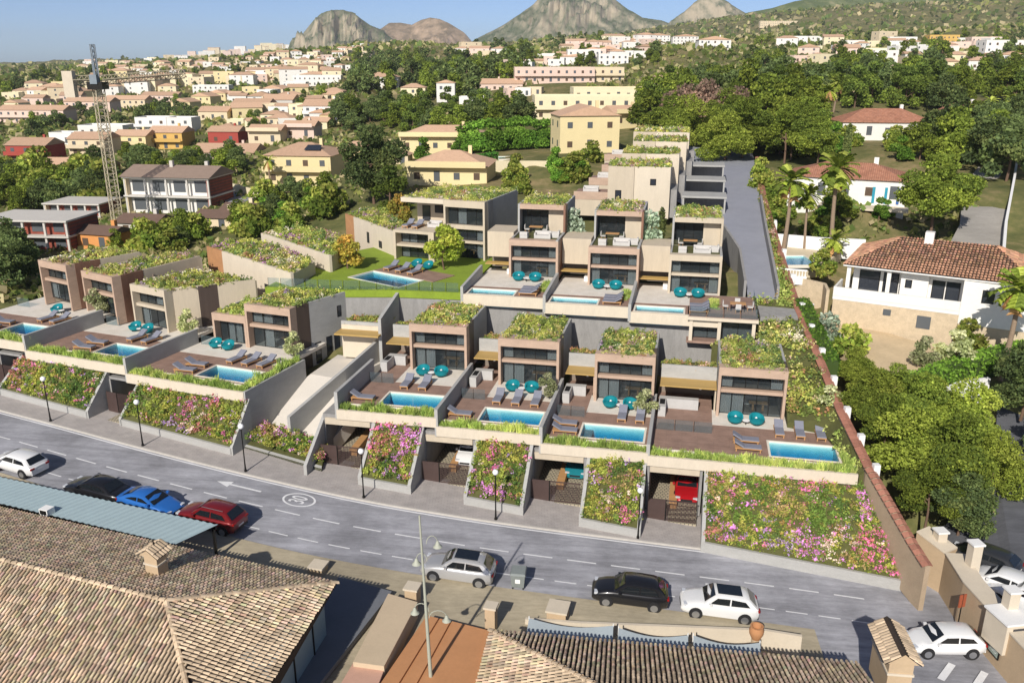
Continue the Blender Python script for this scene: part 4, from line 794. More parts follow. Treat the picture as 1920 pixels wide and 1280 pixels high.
for i, (u0, u1, hu, z) in enumerate(UB):
    hv_ = 83.4; bw = u1-u0; fm = M_STONE if i < 2 else M_RENDER
    t = villa(f'three-storey villa with roof terrace, {UN[i]}', W(hu, hv_, z), RZF, 5.05, 5.2, 3.9, [(0, 1.75), (2.0, 3.3)], roof=False, frame=fm, panel=M_COR if i < 2 else M_RENDER, side=M_CONC, seed=301+i, curt=((0, 4), (0, 4)), lint=.6, plen=2.5)
    MB().box(.2, 4.85, .2, 4.6, 3.58, 3.7).build('terrace_floor', M_DECK, t); MB().box(4.8, 5.05, .0, 4.5, 3.9, 4.0).build('parapet', M_CONC, t)
    top_storey(t, 5.05, 4.5, 3.7, 3.1, 7.2, fm, M_CONC, M_COR if i < 2 else M_RENDER, seed=311+i)
    nm = UN[i]
    sofa(W(hu+3.1, hv_+2.2, z+3.7), RZF, f'white sofa on the roof terrace of the {nm}', 1.7); sofa(W(hu+4.3, hv_+2.9, z+3.7), RZF-1.57, f'white armchair on the roof terrace of the {nm}', .8)
    sofa(W(hu+1.2, hv_+2.0, z+3.7), RZF+3.1, f'white bench on the roof terrace of the {nm}', .8)
    dining(W(hu+1.9, hv_+4.9, z+3.7), RZF, f'small dining table on the roof terrace of the {nm}')
    for k, (dx, r_) in enumerate(((-.95, 1.57), (.95, -1.57))): chair(W(hu+1.9+dx, hv_+4.9, z+3.7), RZF+r_, f'white chair on the {"left" if k == 0 else "right"} of the dining table, {nm}')
    t = thing('terrace', f'pale paved pool terrace of the {nm}', 'terrace', W(u0, 75.9, z), RZF)
    deck_with_pool(t, None, .12, bw-.13, .2, 3.3, 0, .3, 5.0, .2, 2.45); MB().box(.12, bw-.13, 3.3, 11, -.3, .012).build('paving', M_PAVE, t)
    MB().box(0, bw-.01, -.08, .2, -1.0, .03).build('fascia', M_FASCIA, t); MB().box(0, bw, .2, 9, -.9, -.36).build('slab', M_CONC, t)
    planting('grass_strip', [(bw-1.0, 2.4), (bw-.3, 2.4), (bw-.3, 5.6), (bw-.9, 5.6)], .0, t, pal=PAL_GRASS, seed=321+i, r=.16, h=.3, dens=14, blades=True)
    pool(f'narrow turquoise pool on the terrace of the {nm}', W, RZF, u0+.3, u0+5.0, 76.1, 78.35, z+.012, depth=1.1)
    wall_run('dividing_wall', f'concrete wall at the lit edge of the {nm} terrace', [W(u0, 75.8), W(u0, 83.6)], z-.9, [z+.75, z+1.1], .26, M_CONC, 'concrete dividing walls between terraces')
    for k in range(2): put(_tub, W(hu+1.25+1.7*k, hv_-1.2, z+.012), RZF, f'teal tub chair, {ORD[k]} from the left before the {nm}', TGRP)
    side_table(W(hu+2.1, hv_-1.5, z+.012), f'small round white table between the teal chairs of the {nm}', 'white side tables')
    for k in range(3): put(_lg, W(u0+6.25, 76.8+k*.95, z), RZF-math.pi/2, f'lounger, {ORD[k]} from the front beside the pool of the {nm}', LGRP, .9)
    an = thing('service_wing', f'beige stair block with ochre canopy beside the {nm}', 'annex', W(u0+.14, hv_+1.2, z), RZF); kw = hu-u0-.16
    MB().box(0, kw, 1.2, 5.0, 1.55, 4.2).build('upper_block', M_RENDER, an); MB().box(0, kw, 0, 1.2, .98, 1.06).build('canopy', M_OCHRE, an); MB().box(0, kw, 3.4, 3.5, 0, 1.55).build('back_wall', M_INT, an); MB().box(kw-.5, kw-.05, .2, 1.2, 0, .5).build('counter', M_WHITE, an)
# glazed guest level under the last upper terrace
gl = thing('guest_level', 'glazed lower level with columns under the last upper terrace', 'house wing', W(3.15, 75.4, 8.5), RZF)
MB().box(-3.0, 3.2, 0, 8, 2.02, 2.3).build('terrace_slab', M_FASCIA, gl); MB().box(-2.9, 3.1, .2, 7.8, 2.3, 2.34).build('deck', M_DECK, gl)
for x in (-2.8, -.3, 2.7): MB().box(x, x+.3, .25, .55, 0, 2.02).build('column', M_FASCIA, gl)
facade_level(gl, -2.5, 2.9, 1.4, 0, 2.0, 4, (0,)); MB().box(-3, 3.2, 4, 4.1, 0, 2.0).build('interior', M_INT, gl); MB().box(-3, 3.2, .2, 4, -.2, -.0).build('floor', M_DECK, gl)
railing('clear railing round the end terrace of the upper row', [W(.3, 75.6, 10.85), W(6.25, 75.6, 10.85), W(6.25, 83, 10.85)], .9)
dining(W(4.6, 78.2, 10.85), RZF, 'pale dining table on the end terrace of the upper row')
for k, (dx, dy, r_) in enumerate(((-1.1, 0, 1.57), (1.1, 0, -1.57), (0, -.85, 3.14), (0, .85, 0))): chair(W(4.6+dx, 78.2+dy, 10.85), RZF+r_, ['white chair left of', 'white chair right of', 'white chair in front of', 'white chair behind'][k]+' the dining table on the end terrace')

# ---- villa on the lawn
rz0 = RZF-math.radians(9)
t = villa('large beige three-storey villa with planted roof at the back of the lawn', W(-27.1, 90.9, 11.6), rz0, 4.95, 10, 6.5, [(0, 1.75), (2.0, 3.3), (3.75, 5.7)], roof=False, frame=M_RENDER, panel=M_CONCD, side=M_CONC, seed=331, curt=((0, 3), (0, 3), (1,)), cols=4, plen=1.5, lint=.75)
MB().box(-4.9, 0, 3.2, 3.4, 3.3, 6.0).build('upper_wall', M_RENDER, t); MB().box(-4.9, -4.7, 3.4, 10, 3.3, 6.0).build('side_wall', M_RENDER, t)
MB().box(-5.3, 4.94, 1.31, 10.4, 6.0, 6.35).build('roof', M_FASCIA, t); MB().box(-5.3, -.01, .0, 1.3, 6.0, 6.5).build('eave', M_FASCIA, t)
planting('roof_planting', [(-5.1, .3), (4.7, .3), (4.7, 10.2), (-5.1, 10.2)], 6.36, t, pal=PAL_ROOF, seed=332, h=.45, dens=6)
for (x0, x1, z0, z1) in ((-4.2, -3.2, 3.4, 5.2), (-2.6, -1.5, 4.4, 5.3)):
    f = MB().box(x0, x1, 3.12, 3.22, z0, z1).build('window', M_METAL, t); MB().box(x0+.06, x1-.06, 3.10, 3.118, z0+.06, z1-.06).build('pane', M_GLASSF, f)
MB().box(-5.0, -.02, -2.6, 3.2, 3.0, 3.3).build('terrace_slab', M_RENDER, t); MB().box(-5.0, -4.75, -2.6, -.6, 0, 3.0).build('pier', M_RENDER, t); MB().box(-.7, -.02, -2.6, 1.5, 0, 3.0).build('pier', M_RENDER, t)
MB().box(-4.75, -.7, -2.4, 0, 1.45, 1.7).build('spandrel', M_RENDER, t); facade_level(t, -4.7, -.75, -1.2, 0, 1.45, 4, (0,)); facade_level(t, -4.7, -.75, -1.2, 1.7, 3.0, 4, (0, 1)); MB().box(-4.75, -.7, 1.0, 1.1, 0, 3).build('interior', M_INT, t)
_rz = rz0; _o = W(-27.1, 90.9, 14.9); _x = Vector((math.cos(_rz), math.sin(_rz), 0)); _y = Vector((-math.sin(_rz), math.cos(_rz), 0))
for k, dx in enumerate((-4.1, -2.9)): put(_lg, _o+_x*dx+_y*-.6, _rz, f'sun lounger, {ORD[k]} on the terrace of the villa behind the lawn', LGRP)
sofa(_o+_x*-1.2+_y*.2, _rz, 'white sofa on the terrace of the villa behind the lawn', 1.5)
# ---- wedge-shaped planted roofs beside the lawn
def wedge(label, px, z, zb, panel_n=.22, seed=1, wins=()):
    pts = [P(a, b, z) for a, b in px]; o = Vector((pts[0].x, pts[0].y, zb)); t = thing('wedge_villa', label, 'house', o); a, b = pts[0], pts[1]; d = b-a; k = a+d*panel_n; e = Vector((-d.y, d.x, 0)).normalized()
    MB().prism([a, k, k+e*.3, a+e*.3], zb, z+.02).build('cladding_panel', mat('warm_stone_panel', hx('#b0835c'), .6, .2, 1), t, sub=o); MB().prism([k, b, b+e*.3, k+e*.3], zb, z).build('front_wall', M_FASCIA, t, sub=o)
    core = [p+Vector((0, 0, 0)) for p in pts]; core[0] = core[0]+e*.3; core[1] = core[1]+e*.3
    MB().prism(core, zb, z-.1).build('body', M_RENDER, t, sub=o); planting('roof_planting', core, z-.1, t, o, PAL_ROOF+[('#9a6f92', 2)], r=.4, h=.5, dens=5, seed=seed, leaf=.22)
    for (f, w_, z0, z1) in wins:
        p = a+d*f; q = p+d.normalized()*w_; wf = MB().prism([p-e*.05, q-e*.05, q+e*.1, p+e*.1], z0, z1).build('window', M_METAL, t, sub=o); MB().prism([p-e*.06+d.normalized()*.08, q-e*.06-d.normalized()*.08, q-e*.052-d.normalized()*.08, p-e*.052+d.normalized()*.08], z0+.08, z1-.08).build('pane', M_GLASSF, wf, sub=o)
wedge('wedge-shaped house with planted roof and long pale wall, left of the lawn', [(387, 462), (545, 512), (590, 489), (500, 455), (430, 450)], 13.0, 6, .2, 341, ((.55, .7, 10.2, 11.0), (.70, .8, 9.2, 11.0), (.80, .7, 9.4, 10.8)))
wedge('wedge-shaped planted roof with pale wall behind the first wedge', [(489, 437), (617, 479), (650, 462), (625, 436), (560, 426)], 13.4, 6, .0001, 342)
wedge('wedge-shaped house with stone panel beside the yellow-leaved tree', [(647, 401), (742, 436), (760, 425), (720, 396), (690, 392)], 14.4, 8, .18, 343, ((.45, .6, 11.9, 13.2), (.68, .8, 11.9, 12.7)))

# ---- top row stepping up the hill
TR = [((1141, 312), (1258, 314), 110.0, 13.5, 7.0, 'lowest'), ((1166, 288), (1274, 290), 118.0, 14.5, 7.0, 'second'), ((1187, 265), (1288, 267), 126.5, 15.5, 7.0, 'third'), ((1188, 247), (1293, 249), 136.0, 16.0, 8.0, 'topmost')]
for i, (a, b, v, zb, dep, nm) in enumerate(TR):
    p = PV(*a, v); q = PV(*b, v); zt = (p.z+q.z)/2; w_ = (q-p).xy.length; o = Vector((p.x, p.y, zb)); t = thing('hillside_villa', f'pale cubic villa with planted roof, {nm} of the stepped top row', 'house', o, RZF); h = zt-zb
    MB().box(0, w_*.42, 0, dep, 0, h).build('left_block', M_RENDER, t); MB().box(w_*.42, w_, .25, dep, 0, h-.01).build('right_block', M_FASCIA, t); MB().box(w_, w_+.9, 1.2, dep, 0, h*.55).build('side_block', M_CONCD, t)
    planting('roof_planting', [(.15, .15), (w_-.15, .4), (w_-.15, dep-.2), (.15, dep-.2)], h, t, pal=PAL_ROOF, seed=351+i, h=.45, dens=5, leaf=.22)
    if i == 0:
        for (x0, x1, y, z0, z1) in ((.95, 1.75, 0, 1.6, 3.5), (w_*.68, w_*.68+.75, .25, 4.2, 5.0)):
            f = MB().box(x0, x1, y-.04, y+.05, z0, z1).build('window', M_METAL, t); MB().box(x0+.08, x1-.08, y-.05, y-.042, z0+.08, z1-.08).build('pane', M_GLASSF, f)
    # terrace on the left with stone band and sofa
    tp = [(-3.9, 350), (-3.4, 352), (-3.0, 346), (-2.6, 330)][i]
    tz = [h*.44, h*.42, h*.4, h*.4][i]; MB().box(-4.4, -.01, .6, 5, 0, tz).build('terrace_block', M_RENDER, t); MB().box(-4.45, -.01, .55, .75, tz-.75, tz+.25).build('parapet', M_STONE, t); MB().box(-4.35, -.01, .75, 4.9, tz, tz+.03).build('terrace_floor', M_DECK, t)
    sofa(o+EX*-2.4+EY*2.2+Vector((0, 0, tz+.03)), RZF, f'white sofa on the terrace of the {nm} top-row villa', 2.0)
# ---- shaded drive down the side of the upper rows
M_DRIVE = mat('grey_drive', hx('#8d8f98'), .85, .1, .6)
drv = [(-2.0, 10.0, 170, 17.0), (-1.6, 9.4, 140, 16.2), (-2.2, 9.0, 118, 14.6), (3.9, 8.7, 104, 13.4), (5.6, 8.7, 95, 12.2), (5.8, 8.7, 88, 11.2), (5.8, 8.8, 84, 10.6)]
V = []; 
for a, b, v, z in drv: V += [W(a, v, z), W(b, v, z)]
o_ = MB().add(V, [(2*i, 2*i+2, 2*i+3, 2*i+1) for i in range(len(drv)-1)]).build('drive', M_DRIVE, None); o_['kind'] = 'structure'
wall_run('drive_wall', 'lower grey wall between last upper villa and the drive', [W(5.5, 84.5), W(5.3, 95), W(3.7, 104)], [8, 9, 10], [12.2, 13.2, 14.2], .25, M_CONCD)
wall_run('drive_wall', 'grey concrete wall along the shaded drive', [W(8.6, 84), W(8.5, 104), W(8.7, 118)], [8, 10, 12], [11.9, 14.5, 15.8], .25, M_CONCD)
for k in range(3):
    v = 112+k*8.5; z = 14.3+.12*(v-112); c_ = thing('car_port', f'flat grey car port roof, {ORD[k]} up the shaded drive', 'car port', W(-1.5, v, z-.3), RZF, 'car ports on the drive')
    MB().box(0, 5.6, 0, 4.2, 2.0, 2.25).build('roof', M_CONC, c_)
    for x in (.1, 5.3): MB().box(x, x+.2, .1, .3, 0, 2.0).build('post', M_CONC, c_)
    MB().box(0, 5.6, 4.0, 4.2, 0, 2.0).build('back_wall', M_CONCD, c_)

# ---- property wall with tile capping
PW_ = [(16.1, 51.6, -1.2, 2.1), (15.5, 53.2, -1, 2.7), (13.35, 58.5, .5, 5.4), (12.2, 65, 3.5, 7.0), (11.2, 73.5, 5, 8.9), (10.4, 83, 7, 10.3), (9.7, 97, 9.5, 12.6), (9.3, 120, 12, 15.0), (9.9, 150, 15, 17.4)]
pw = thing('boundary_wall', 'long boundary wall with red tile capping climbing the hill', 'wall', W(16.1, 51.6, -1.2)); o = W(16.1, 51.6, -1.2); M_CAPT = mat('red_cap_tile', hx('#9a6a58'), .8, .2, 1, rnd=.18); M_PWALL = mat('rough_beige_wall', hx('#a7947c'), .9, .16, .8)
ntile = 0; capmesh = None
for (a, b) in zip(PW_[:-1], PW_[1:]):
    p = W(a[0], a[1]); q = W(b[0], b[1]); d = (q-p).normalized(); e = Vector((-d.y, d.x, 0))*.17; MB().prism([p-e, q-e, q+e, p+e], [a[2], b[2], b[2], a[2]], [a[3], b[3], b[3], a[3]]).build('wall_panel', M_PWALL, pw, sub=o)
    L_ = (q-p).length; n = max(1, int(L_/.42))
    for k in range(n):
        if ntile >= 290: break
        c = p+(q-p)*((k+.5)/n); zc = a[3]+(b[3]-a[3])*((k+.5)/n)
        if capmesh is None:
            mb = MB(); mb.add([(-.36, -.2, -.05), (-.36, .2, -.05), (0, -.2, .09), (0, .2, .09), (.36, -.2, -.05), (.36, .2, -.05), (-.36, -.2, 0), (-.36, .2, 0), (0, -.2, .14), (0, .2, .14), (.36, -.2, 0), (.36, .2, 0)], [(6, 8, 9, 7), (8, 10, 11, 9), (0, 2, 8, 6), (2, 4, 10, 8), (1, 7, 9, 3), (3, 9, 11, 5), (0, 6, 7, 1), (4, 5, 11, 10)])
            ct = mb.build('cap_tile', M_CAPT, pw); capmesh = ct.data
        else: ct = bpy.data.objects.new('cap_tile', capmesh); COL.objects.link(ct); ct.parent = pw
        ct.location = c-o+Vector((0, 0, zc+.02+random.Random(ntile).uniform(0, .02))); ct.rotation_euler = (math.atan2(b[3]-a[3], L_), 0, math.atan2(d.y, d.x)-math.pi/2); ntile += 1
for k, i in enumerate((2, 3, 4, 5, 6)):
    for f in (.0, .5):
        a, b = PW_[i], PW_[i+1]; p = W(a[0]+(b[0]-a[0])*f, a[1]+(b[1]-a[1])*f)+EX*.45; zt = a[3]+(b[3]-a[3])*f; MB().box(-.22, .22, -.22, .22, zt-2, zt+.35).build('pier', M_WHITE, pw).location = p-Vector((o.x, o.y, o.z))
# planted strips beside the boundary wall
def strip_bed(label, pts, seed, pal=PAL_ROOF, dens=4.5, h=.6, leaf=.24, per=14):
    o = Vector(pts[0]); bd = thing('planted_slope', label, 'flower bed', o); n = len(pts)
    ctr = [(p[0], p[1]) for p in pts]; zz = [p[2] for p in pts]
    MB().prism(ctr, [z-1.6 for z in zz], zz).build('soil', M_SOIL, bd, sub=o)
    P3 = np.array([(p[0], p[1], 1) for p in pts]); co, *_ = np.linalg.lstsq(P3, np.array(zz), rcond=None)
    planting('shrubs', ctr, lambda x, y: co[0]*x+co[1]*y+co[2], bd, o, pal, r=.42, h=h, dens=dens, seed=seed, leaf=leaf, per=per)
strip_bed('planted slope between the last front villa and the boundary wall', [W(8.5, 66, 5.2), W(12.0, 65, 6.4), W(11.2, 73, 8.6), W(8.5, 73.5, 8.6)], 361, PAL_DRY+PAL_ROOF[:5])
strip_bed('steep planted strip beside the last pool deck and boundary wall', [W(12.8, 58.6, 4.7), W(13.1, 58.6, 5.0), W(12.0, 65.5, 6.6), W(11.0, 65.6, 5.0)], 362, PAL_GRASS)
strip_bed('planted bed above the roof of the last front villa', [W(2.4, 73.6, 8.9), W(11.0, 73.6, 8.8), W(10.5, 80, 9.8), W(6.6, 80, 9.4), W(6.4, 76, 8.7), W(2.6, 75.2, 8.6)], 363, PAL_ROOF)
strip_bed('shrub strip between shaded drive and boundary wall', [W(8.8, 86, 10.8), W(10.0, 86, 10.9), W(9.4, 104, 13.4), W(8.8, 104, 13.4)], 364, PAL_DRY+PAL_GRASS, h=.8)
strip_bed('upper shrub strip along the boundary wall beside the drive', [W(8.8, 104, 13.6), W(9.4, 104, 13.6), W(9.5, 140, 16.4), W(8.9, 140, 16.4)], 365, PAL_DRY)
strip_bed('shrub bed below the shaded drive', [W(4.2, 82.5, 10.3), W(10.2, 82.5, 10.2), W(9.9, 92, 11.4), W(8.9, 92, 11.4), W(8.7, 84, 10.6)], 366, PAL_GRASS+PAL_DRY, h=.8)
pth = slab('garden_path', M_CONCD, [W(6.8, 79.5, 10.0), W(10.3, 80.5, 9.95), W(10.2, 84, 10.3), W(6.6, 84, 10.4)], .4, None, 'structure')
# ================================================================== FOREGROUND ROOFS AND TERRACES
def mat_tile(name, c, rnd=.3):
    m, n, l, b = nodes_of(name); b.inputs['Roughness'].default_value = .85; b.inputs['Specular IOR Level'].default_value = .2
    at = n.new('ShaderNodeAttribute'); at.attribute_name = 'col'; oi = n.new('ShaderNodeObjectInfo'); r = n.new('ShaderNodeMapRange'); r.inputs[3].default_value = 1-rnd; r.inputs[4].default_value = 1+rnd; l.new(oi.outputs['Random'], r.inputs[0])
    g = n.new('ShaderNodeNewGeometry'); nz = n.new('ShaderNodeTexNoise'); nz.inputs['Scale'].default_value = 1.1; nz.inputs['Detail'].default_value = 6; l.new(g.outputs['Position'], nz.inputs[0])
    r2 = n.new('ShaderNodeMapRange'); r2.inputs[1].default_value = .3; r2.inputs[2].default_value = .7; r2.inputs[3].default_value = .75; r2.inputs[4].default_value = 1.2; l.new(nz.outputs[0], r2.inputs[0])
    v1 = n.new('ShaderNodeVectorMath'); v1.operation = 'MULTIPLY'; v1.inputs[1].default_value = c; l.new(at.outputs['Color'], v1.inputs[0])
    mm = n.new('ShaderNodeMath'); mm.operation = 'MULTIPLY'; l.new(r.outputs[0], mm.inputs[0]); l.new(r2.outputs[0], mm.inputs[1])
    v2 = n.new('ShaderNodeVectorMath'); v2.operation = 'SCALE'; l.new(v1.outputs[0], v2.inputs[0]); l.new(mm.outputs[0], v2.inputs['Scale']); l.new(v2.outputs[0], b.inputs['Base Color']); return m
M_TILE = mat_tile('weathered_clay_tile', hx('#c2ad92')); M_TILEO = mat_tile('orange_clay_tile', hx('#c9997a'), .2)
M_UNDER = mat('mortar_bed', hx('#3d342d'), .95, .2, 2)
def tile_mesh(name, m, w_=.2, l_=.42, r=.08):
    V = []; F = []; k = 5
    for y, s in ((0, 1.0), (l_, .78)):
        for i in range(k): a = math.pi*i/(k-1); V.append((math.cos(a)*w_/2*s*1.0, y, .01+math.sin(a)*r*s+(.055 if y == 0 else 0)))
    for i in range(k-1): F.append((i, i+1, k+i+1, k+i))
    me = bpy.data.meshes.new(name); me.from_pydata(V, [], F); me.materials.append(m); at = me.attributes.new('col', 'FLOAT_COLOR', 'POINT'); at.data.foreach_set('color', [1.0]*4*len(V))
    return me, np.array(V), F
def tiled_roof(parent, o, faces, m, pitch=.235, run=.34, maxobj=300, seed=1, clip=None, tw=.155):
    """faces: list of plane polygons (3D, first edge = eave, left to right seen from outside). Barrel tiles laid in courses"""
    me, TV, TF = tile_mesh('roof_tile', m, tw); rng = np.random.default_rng(seed); places = []
    for poly in faces:
        P0, P1 = Vector(poly[0]), Vector(poly[1]); ex = (P1-P0).normalized(); nrm = None
        nrm = (P1-P0).cross(Vector(poly[2])-P0).normalized(); nrm = nrm if nrm.z > 0 else -nrm; ey = nrm.cross(ex)
        pts2 = [((Vector(p)-P0).dot(ex), (Vector(p)-P0).dot(ey)) for p in poly]
        MB().add([Vector(p)-nrm*.02 for p in poly], [tuple(range(len(poly)))]).build('roof_bed', M_UNDER, parent, sub=o)
        xs = [p[0] for p in pts2]; ys = [p[1] for p in pts2]
        y = 0.0
        while y < max(ys)-.05:
            x = min(xs)+pitch/2+rng.uniform(0, .01)
            while x < max(xs):
                c = False; j = len(pts2)-1
                for i in range(len(pts2)):
                    (xi, yi), (xj, yj) = pts2[i], pts2[j]
                    if ((yi > y+.1) != (yj > y+.1)) and (x < (xj-xi)*(y+.1-yi)/(yj-yi+1e-9)+xi): c = not c
                    j = i
                if c:
                    p = P0+ex*(x+rng.uniform(-.012, .012))+ey*(y+rng.uniform(-.02, .02)); places.append((p, ex, ey, nrm))
                x += pitch
            y += run
    def dist(t): return (t[0]-Vector((0, 0, CAMH))).length
    def vis(t):
        p = t[0]; dz = p.z-CAMH; Zc = p.y*CP-dz*SP
        if Zc < 1: return False
        return abs(960+FPX*p.x/Zc-960) < 990 and abs(FPX*(-(p.y*SP+dz*CP))/Zc) < 660
    places = [t for t in places if vis(t)] if clip is None else places
    places.sort(key=dist)
    for t in places[:maxobj]:
        ob = bpy.data.objects.new('roof_tile', me); COL.objects.link(ob); ob.parent = parent
        ob.matrix_local = Matrix.Translation(t[0]-o) @ Matrix((t[1], t[2], t[3])).transposed().to_4x4()
    rest = places[maxobj:]
    if rest:
        R = np.array([[t[1], t[2], t[3]] for t in rest]); Pn = np.array([t[0]-o for t in rest]); n = len(rest); k = len(TV)
        V = np.einsum('vi,nij->nvj', TV, R)+Pn[:, None, :]; F = []
        for i in range(n): F += [tuple(a+i*k for a in f) for f in TF]
        m2 = bpy.data.meshes.new('roof_tiles_beyond'); m2.from_pydata(V.reshape(-1, 3).tolist(), [], F); m2.materials.append(m)
        at = m2.attributes.new('col', 'FLOAT_COLOR', 'POINT'); cc = np.ones((n, k, 4)); cc[:, :, :3] = rng.uniform(.62, 1.35, n)[:, None, None]*(1+rng.normal(size=(n, 1, 3))*.05); at.data.foreach_set('color', cc.reshape(-1).astype(np.float32))
        ob = bpy.data.objects.new('roof_tiling', m2); COL.objects.link(ob); ob.parent = parent; ob['kind'] = 'stuff'
def ridge_tiles(parent, o, a, b, m=None, step=.4):
    a = Vector(a); b = Vector(b); d = (b-a); n = max(1, int(d.length/step)); dn = d.normalized()
    mb = ridge_tiles.__dict__.get('mesh')
    if mb is None:
        me, _, _ = tile_mesh('ridge_tile', M_TILE, .3, .5, .13); ridge_tiles.mesh = mb = me
    ex = dn.cross(Vector((0, 0, 1))).normalized(); nz = ex.cross(dn)
    for i in range(n):
        ob = bpy.data.objects.new('ridge_tile', mb); COL.objects.link(ob); ob.parent = parent
        ob.matrix_local = Matrix.Translation(a+d*(i/n)-o+nz*.02) @ Matrix((ex, dn, nz)).transposed().to_4x4()
M_STUCCO = mat('sandy_stucco', hx('#b8a183'), .9, .1, .8)
M_STUCCOW = mat('pale_stucco', hx('#c9bda9'), .9, .08, .8)
# ---- left house
ze, zr = 5.1, 6.9
Cc, Aa, R0, E0, Ss = P(632, 1093, ze), P(312, 1127, zr), P(-120, 1019, zr), P(-120, 925, ze), P(490, 1310, ze)
dr = (R0-Aa).normalized(); R0 = Aa+dr*22; E0 = Cc+(E0-Cc).normalized()*34
dS = (Ss-Cc).normalized(); Sc = Cc+dS*14; S0 = Sc+dr*34
A2 = Aa+Vector((dS.x*.01, dS.y*.01, 0))
o = Vector((Cc.x, Cc.y, 1.2)); th = thing('tiled_house', 'house with weathered clay tile roof in the near left corner', 'house', o)
Hs = Aa+(Sc+dr*((Aa-Cc).dot(dr))-Aa)*1.0; 
Hs = Vector((Aa.x, Aa.y, 0)); Hs = P(349, 1280, ze); hd = (Hs-Aa); Hs = Aa+hd*2.2
sl_z = lambda p: p
# east hip face: eave Cc->Sc (seen from outside left to right: Sc .. Cc), apex Aa, bottom follows the hip
tiled_roof(th, o, [[Sc, Cc, Aa, Hs], [Cc, E0, R0, Aa], [Hs, Aa, R0, R0][::-1] if False else [R0+hd*2.2, Hs, Aa, R0]], M_TILE, seed=401)
ridge_tiles(th, o, Aa, Cc); ridge_tiles(th, o, Aa, Aa+dr*16); ridge_tiles(th, o, Hs, Aa)
wl_ = [Cc+dS*.5+dr*.7, Cc+dr*30+dS*.5, Cc+dr*30+dS*7, Cc+dS*7+dr*.7]
MB().prism(wl_, 0.2, ze-.15).build('wall', mat('blue_grey_glazing_wall', hx('#7f949c'), .4, .12, .8), th, sub=o)
for k in range(3): p = Cc+dr*.66+dS*(2.2+2.4*k); e = Vector((-dS.y, dS.x, 0))*.03; MB().prism([p-e, p+e, p+dS*.08+e, p+dS*.08-e], 1.2, ze-.2).build('mullion', M_METAL, th, sub=o)
def chimney(label, p, w_, d, h, rz, pot=True):
    t = thing('chimney', label, 'chimney', p, rz); MB().box(-w_/2, w_/2, -d/2, d/2, -.8, h).build('stack', M_STUCCO, t); MB().box(-w_/2-.06, w_/2+.06, -d/2-.06, d/2+.06, h*.55, h*.62).build('band', M_STUCCOW, t)
    H = h+.55*w_; a = w_/2+.28; b = d/2+.24
    me, _, _ = tile_mesh('cap_tile', M_TILE, .2, .5, .07)
    for s in (-1, 1):
        f = [Vector((s*a, -b, h)), Vector((s*a, b, h)), Vector((0, b, H)), Vector((0, -b, H))]; MB().add(f, [(0, 1, 2, 3)]).build('cap_bed', M_UNDER, t)
        ex = Vector((0, 1, 0)); ey = (Vector((0, 0, H))-Vector((s*a, 0, h))).normalized(); nz = ex.cross(ey); nz = nz if nz.z > 0 else -nz; ex = ey.cross(nz)
        n = max(3, int(2*b/.2)); m_ = max(1, int((Vector((0, 0, H))-Vector((s*a, 0, h))).length/.36))
        for i in range(n):
            for j in range(m_):
                ob = bpy.data.objects.new('cap_tile', me); COL.objects.link(ob); ob.parent = t; ob.matrix_local = Matrix.Translation(Vector((s*a, -b+(i+.5)*2*b/n, h))+ey*(.36*j)) @ Matrix((ex, ey, nz)).transposed().to_4x4()
    for s in (-1, 1): MB().add([(-a+.1, s*(b-.1), h), (a-.1, s*(b-.1), h), (0, s*(b-.1), H-.05)], [(0, 1, 2) if s < 0 else (0, 2, 1)]).build('gable', M_STUCCO, t)
    if pot: MB().tube((0, 0, H-.05), (0, 0, H+.28), .05, .03, 7).build('finial', M_METAL, t)
chimney('plastered chimney with little tiled roof on the near left house', P(296, 1075, 6.1), .85, .75, 1.35, -.35)
# ---- corrugated canopy behind it
c0, c1, c2, c3 = P(-60, 881, 4.5), P(409, 984, 4.5), P(330, 1024, 4.5), P(-60, 940, 4.5)
o = Vector((c1.x, c1.y, 1.2)); cn = thing('corrugated_canopy', 'pale blue corrugated metal canopy beside the street', 'canopy', o); M_CORR = mat('pale_blue_sheet', hx('#a9bcbf'), .45, .07, .6, metal=.1)
ed = (c0-c1); wdt = (c2-c1); n = int(ed.length/.13); V = []; F = []
for i in range(n+1):
    hgt = (.05 if i % 4 in (0, 1) else 0.0); p = c1+ed*(i/n); V += [p+Vector((0, 0, hgt)), p+wdt+Vector((0, 0, hgt+.12))]
for i in range(n): F.append((2*i, 2*i+1, 2*i+3, 2*i+2))
MB().add(V, F).build('sheet', M_CORR, cn, sub=o)
for k in range(5):
    p = c1+ed*(.01+.2*k)+wdt*.06; MB().box(-.08, .08, -.08, .08, zroad(p.x)-.2, 4.42).build('post', M_METAL, cn).location = (p.x-o.x, p.y-o.y, -o.z)
q0, q1 = c1+ed*.004+wdt*.03, c0+wdt*.03; dd = (q1-q0); e = Vector((-dd.y, dd.x, 0)).normalized()*.06
MB().prism([q0-e, q1-e, q1+e, q0+e], 4.2, 4.44).build('beam', M_METAL, cn, sub=o); q0, q1 = c1+wdt*.98, c0+wdt*.98; MB().prism([q0-e, q1-e, q1+e, q0+e], 4.2, 4.5).build('beam', M_METAL, cn, sub=o)
ac = thing('ventilation_unit', 'small grey ventilation unit on the corrugated canopy', 'ventilation unit', P(89, 962, 4.62), -.35); MB().box(-.35, .35, -.3, .3, 0, .42).build('casing', M_WHITE, ac); MB().box(-.28, .28, -.312, -.302, .06, .36).build('grille', M_METAL, ac)
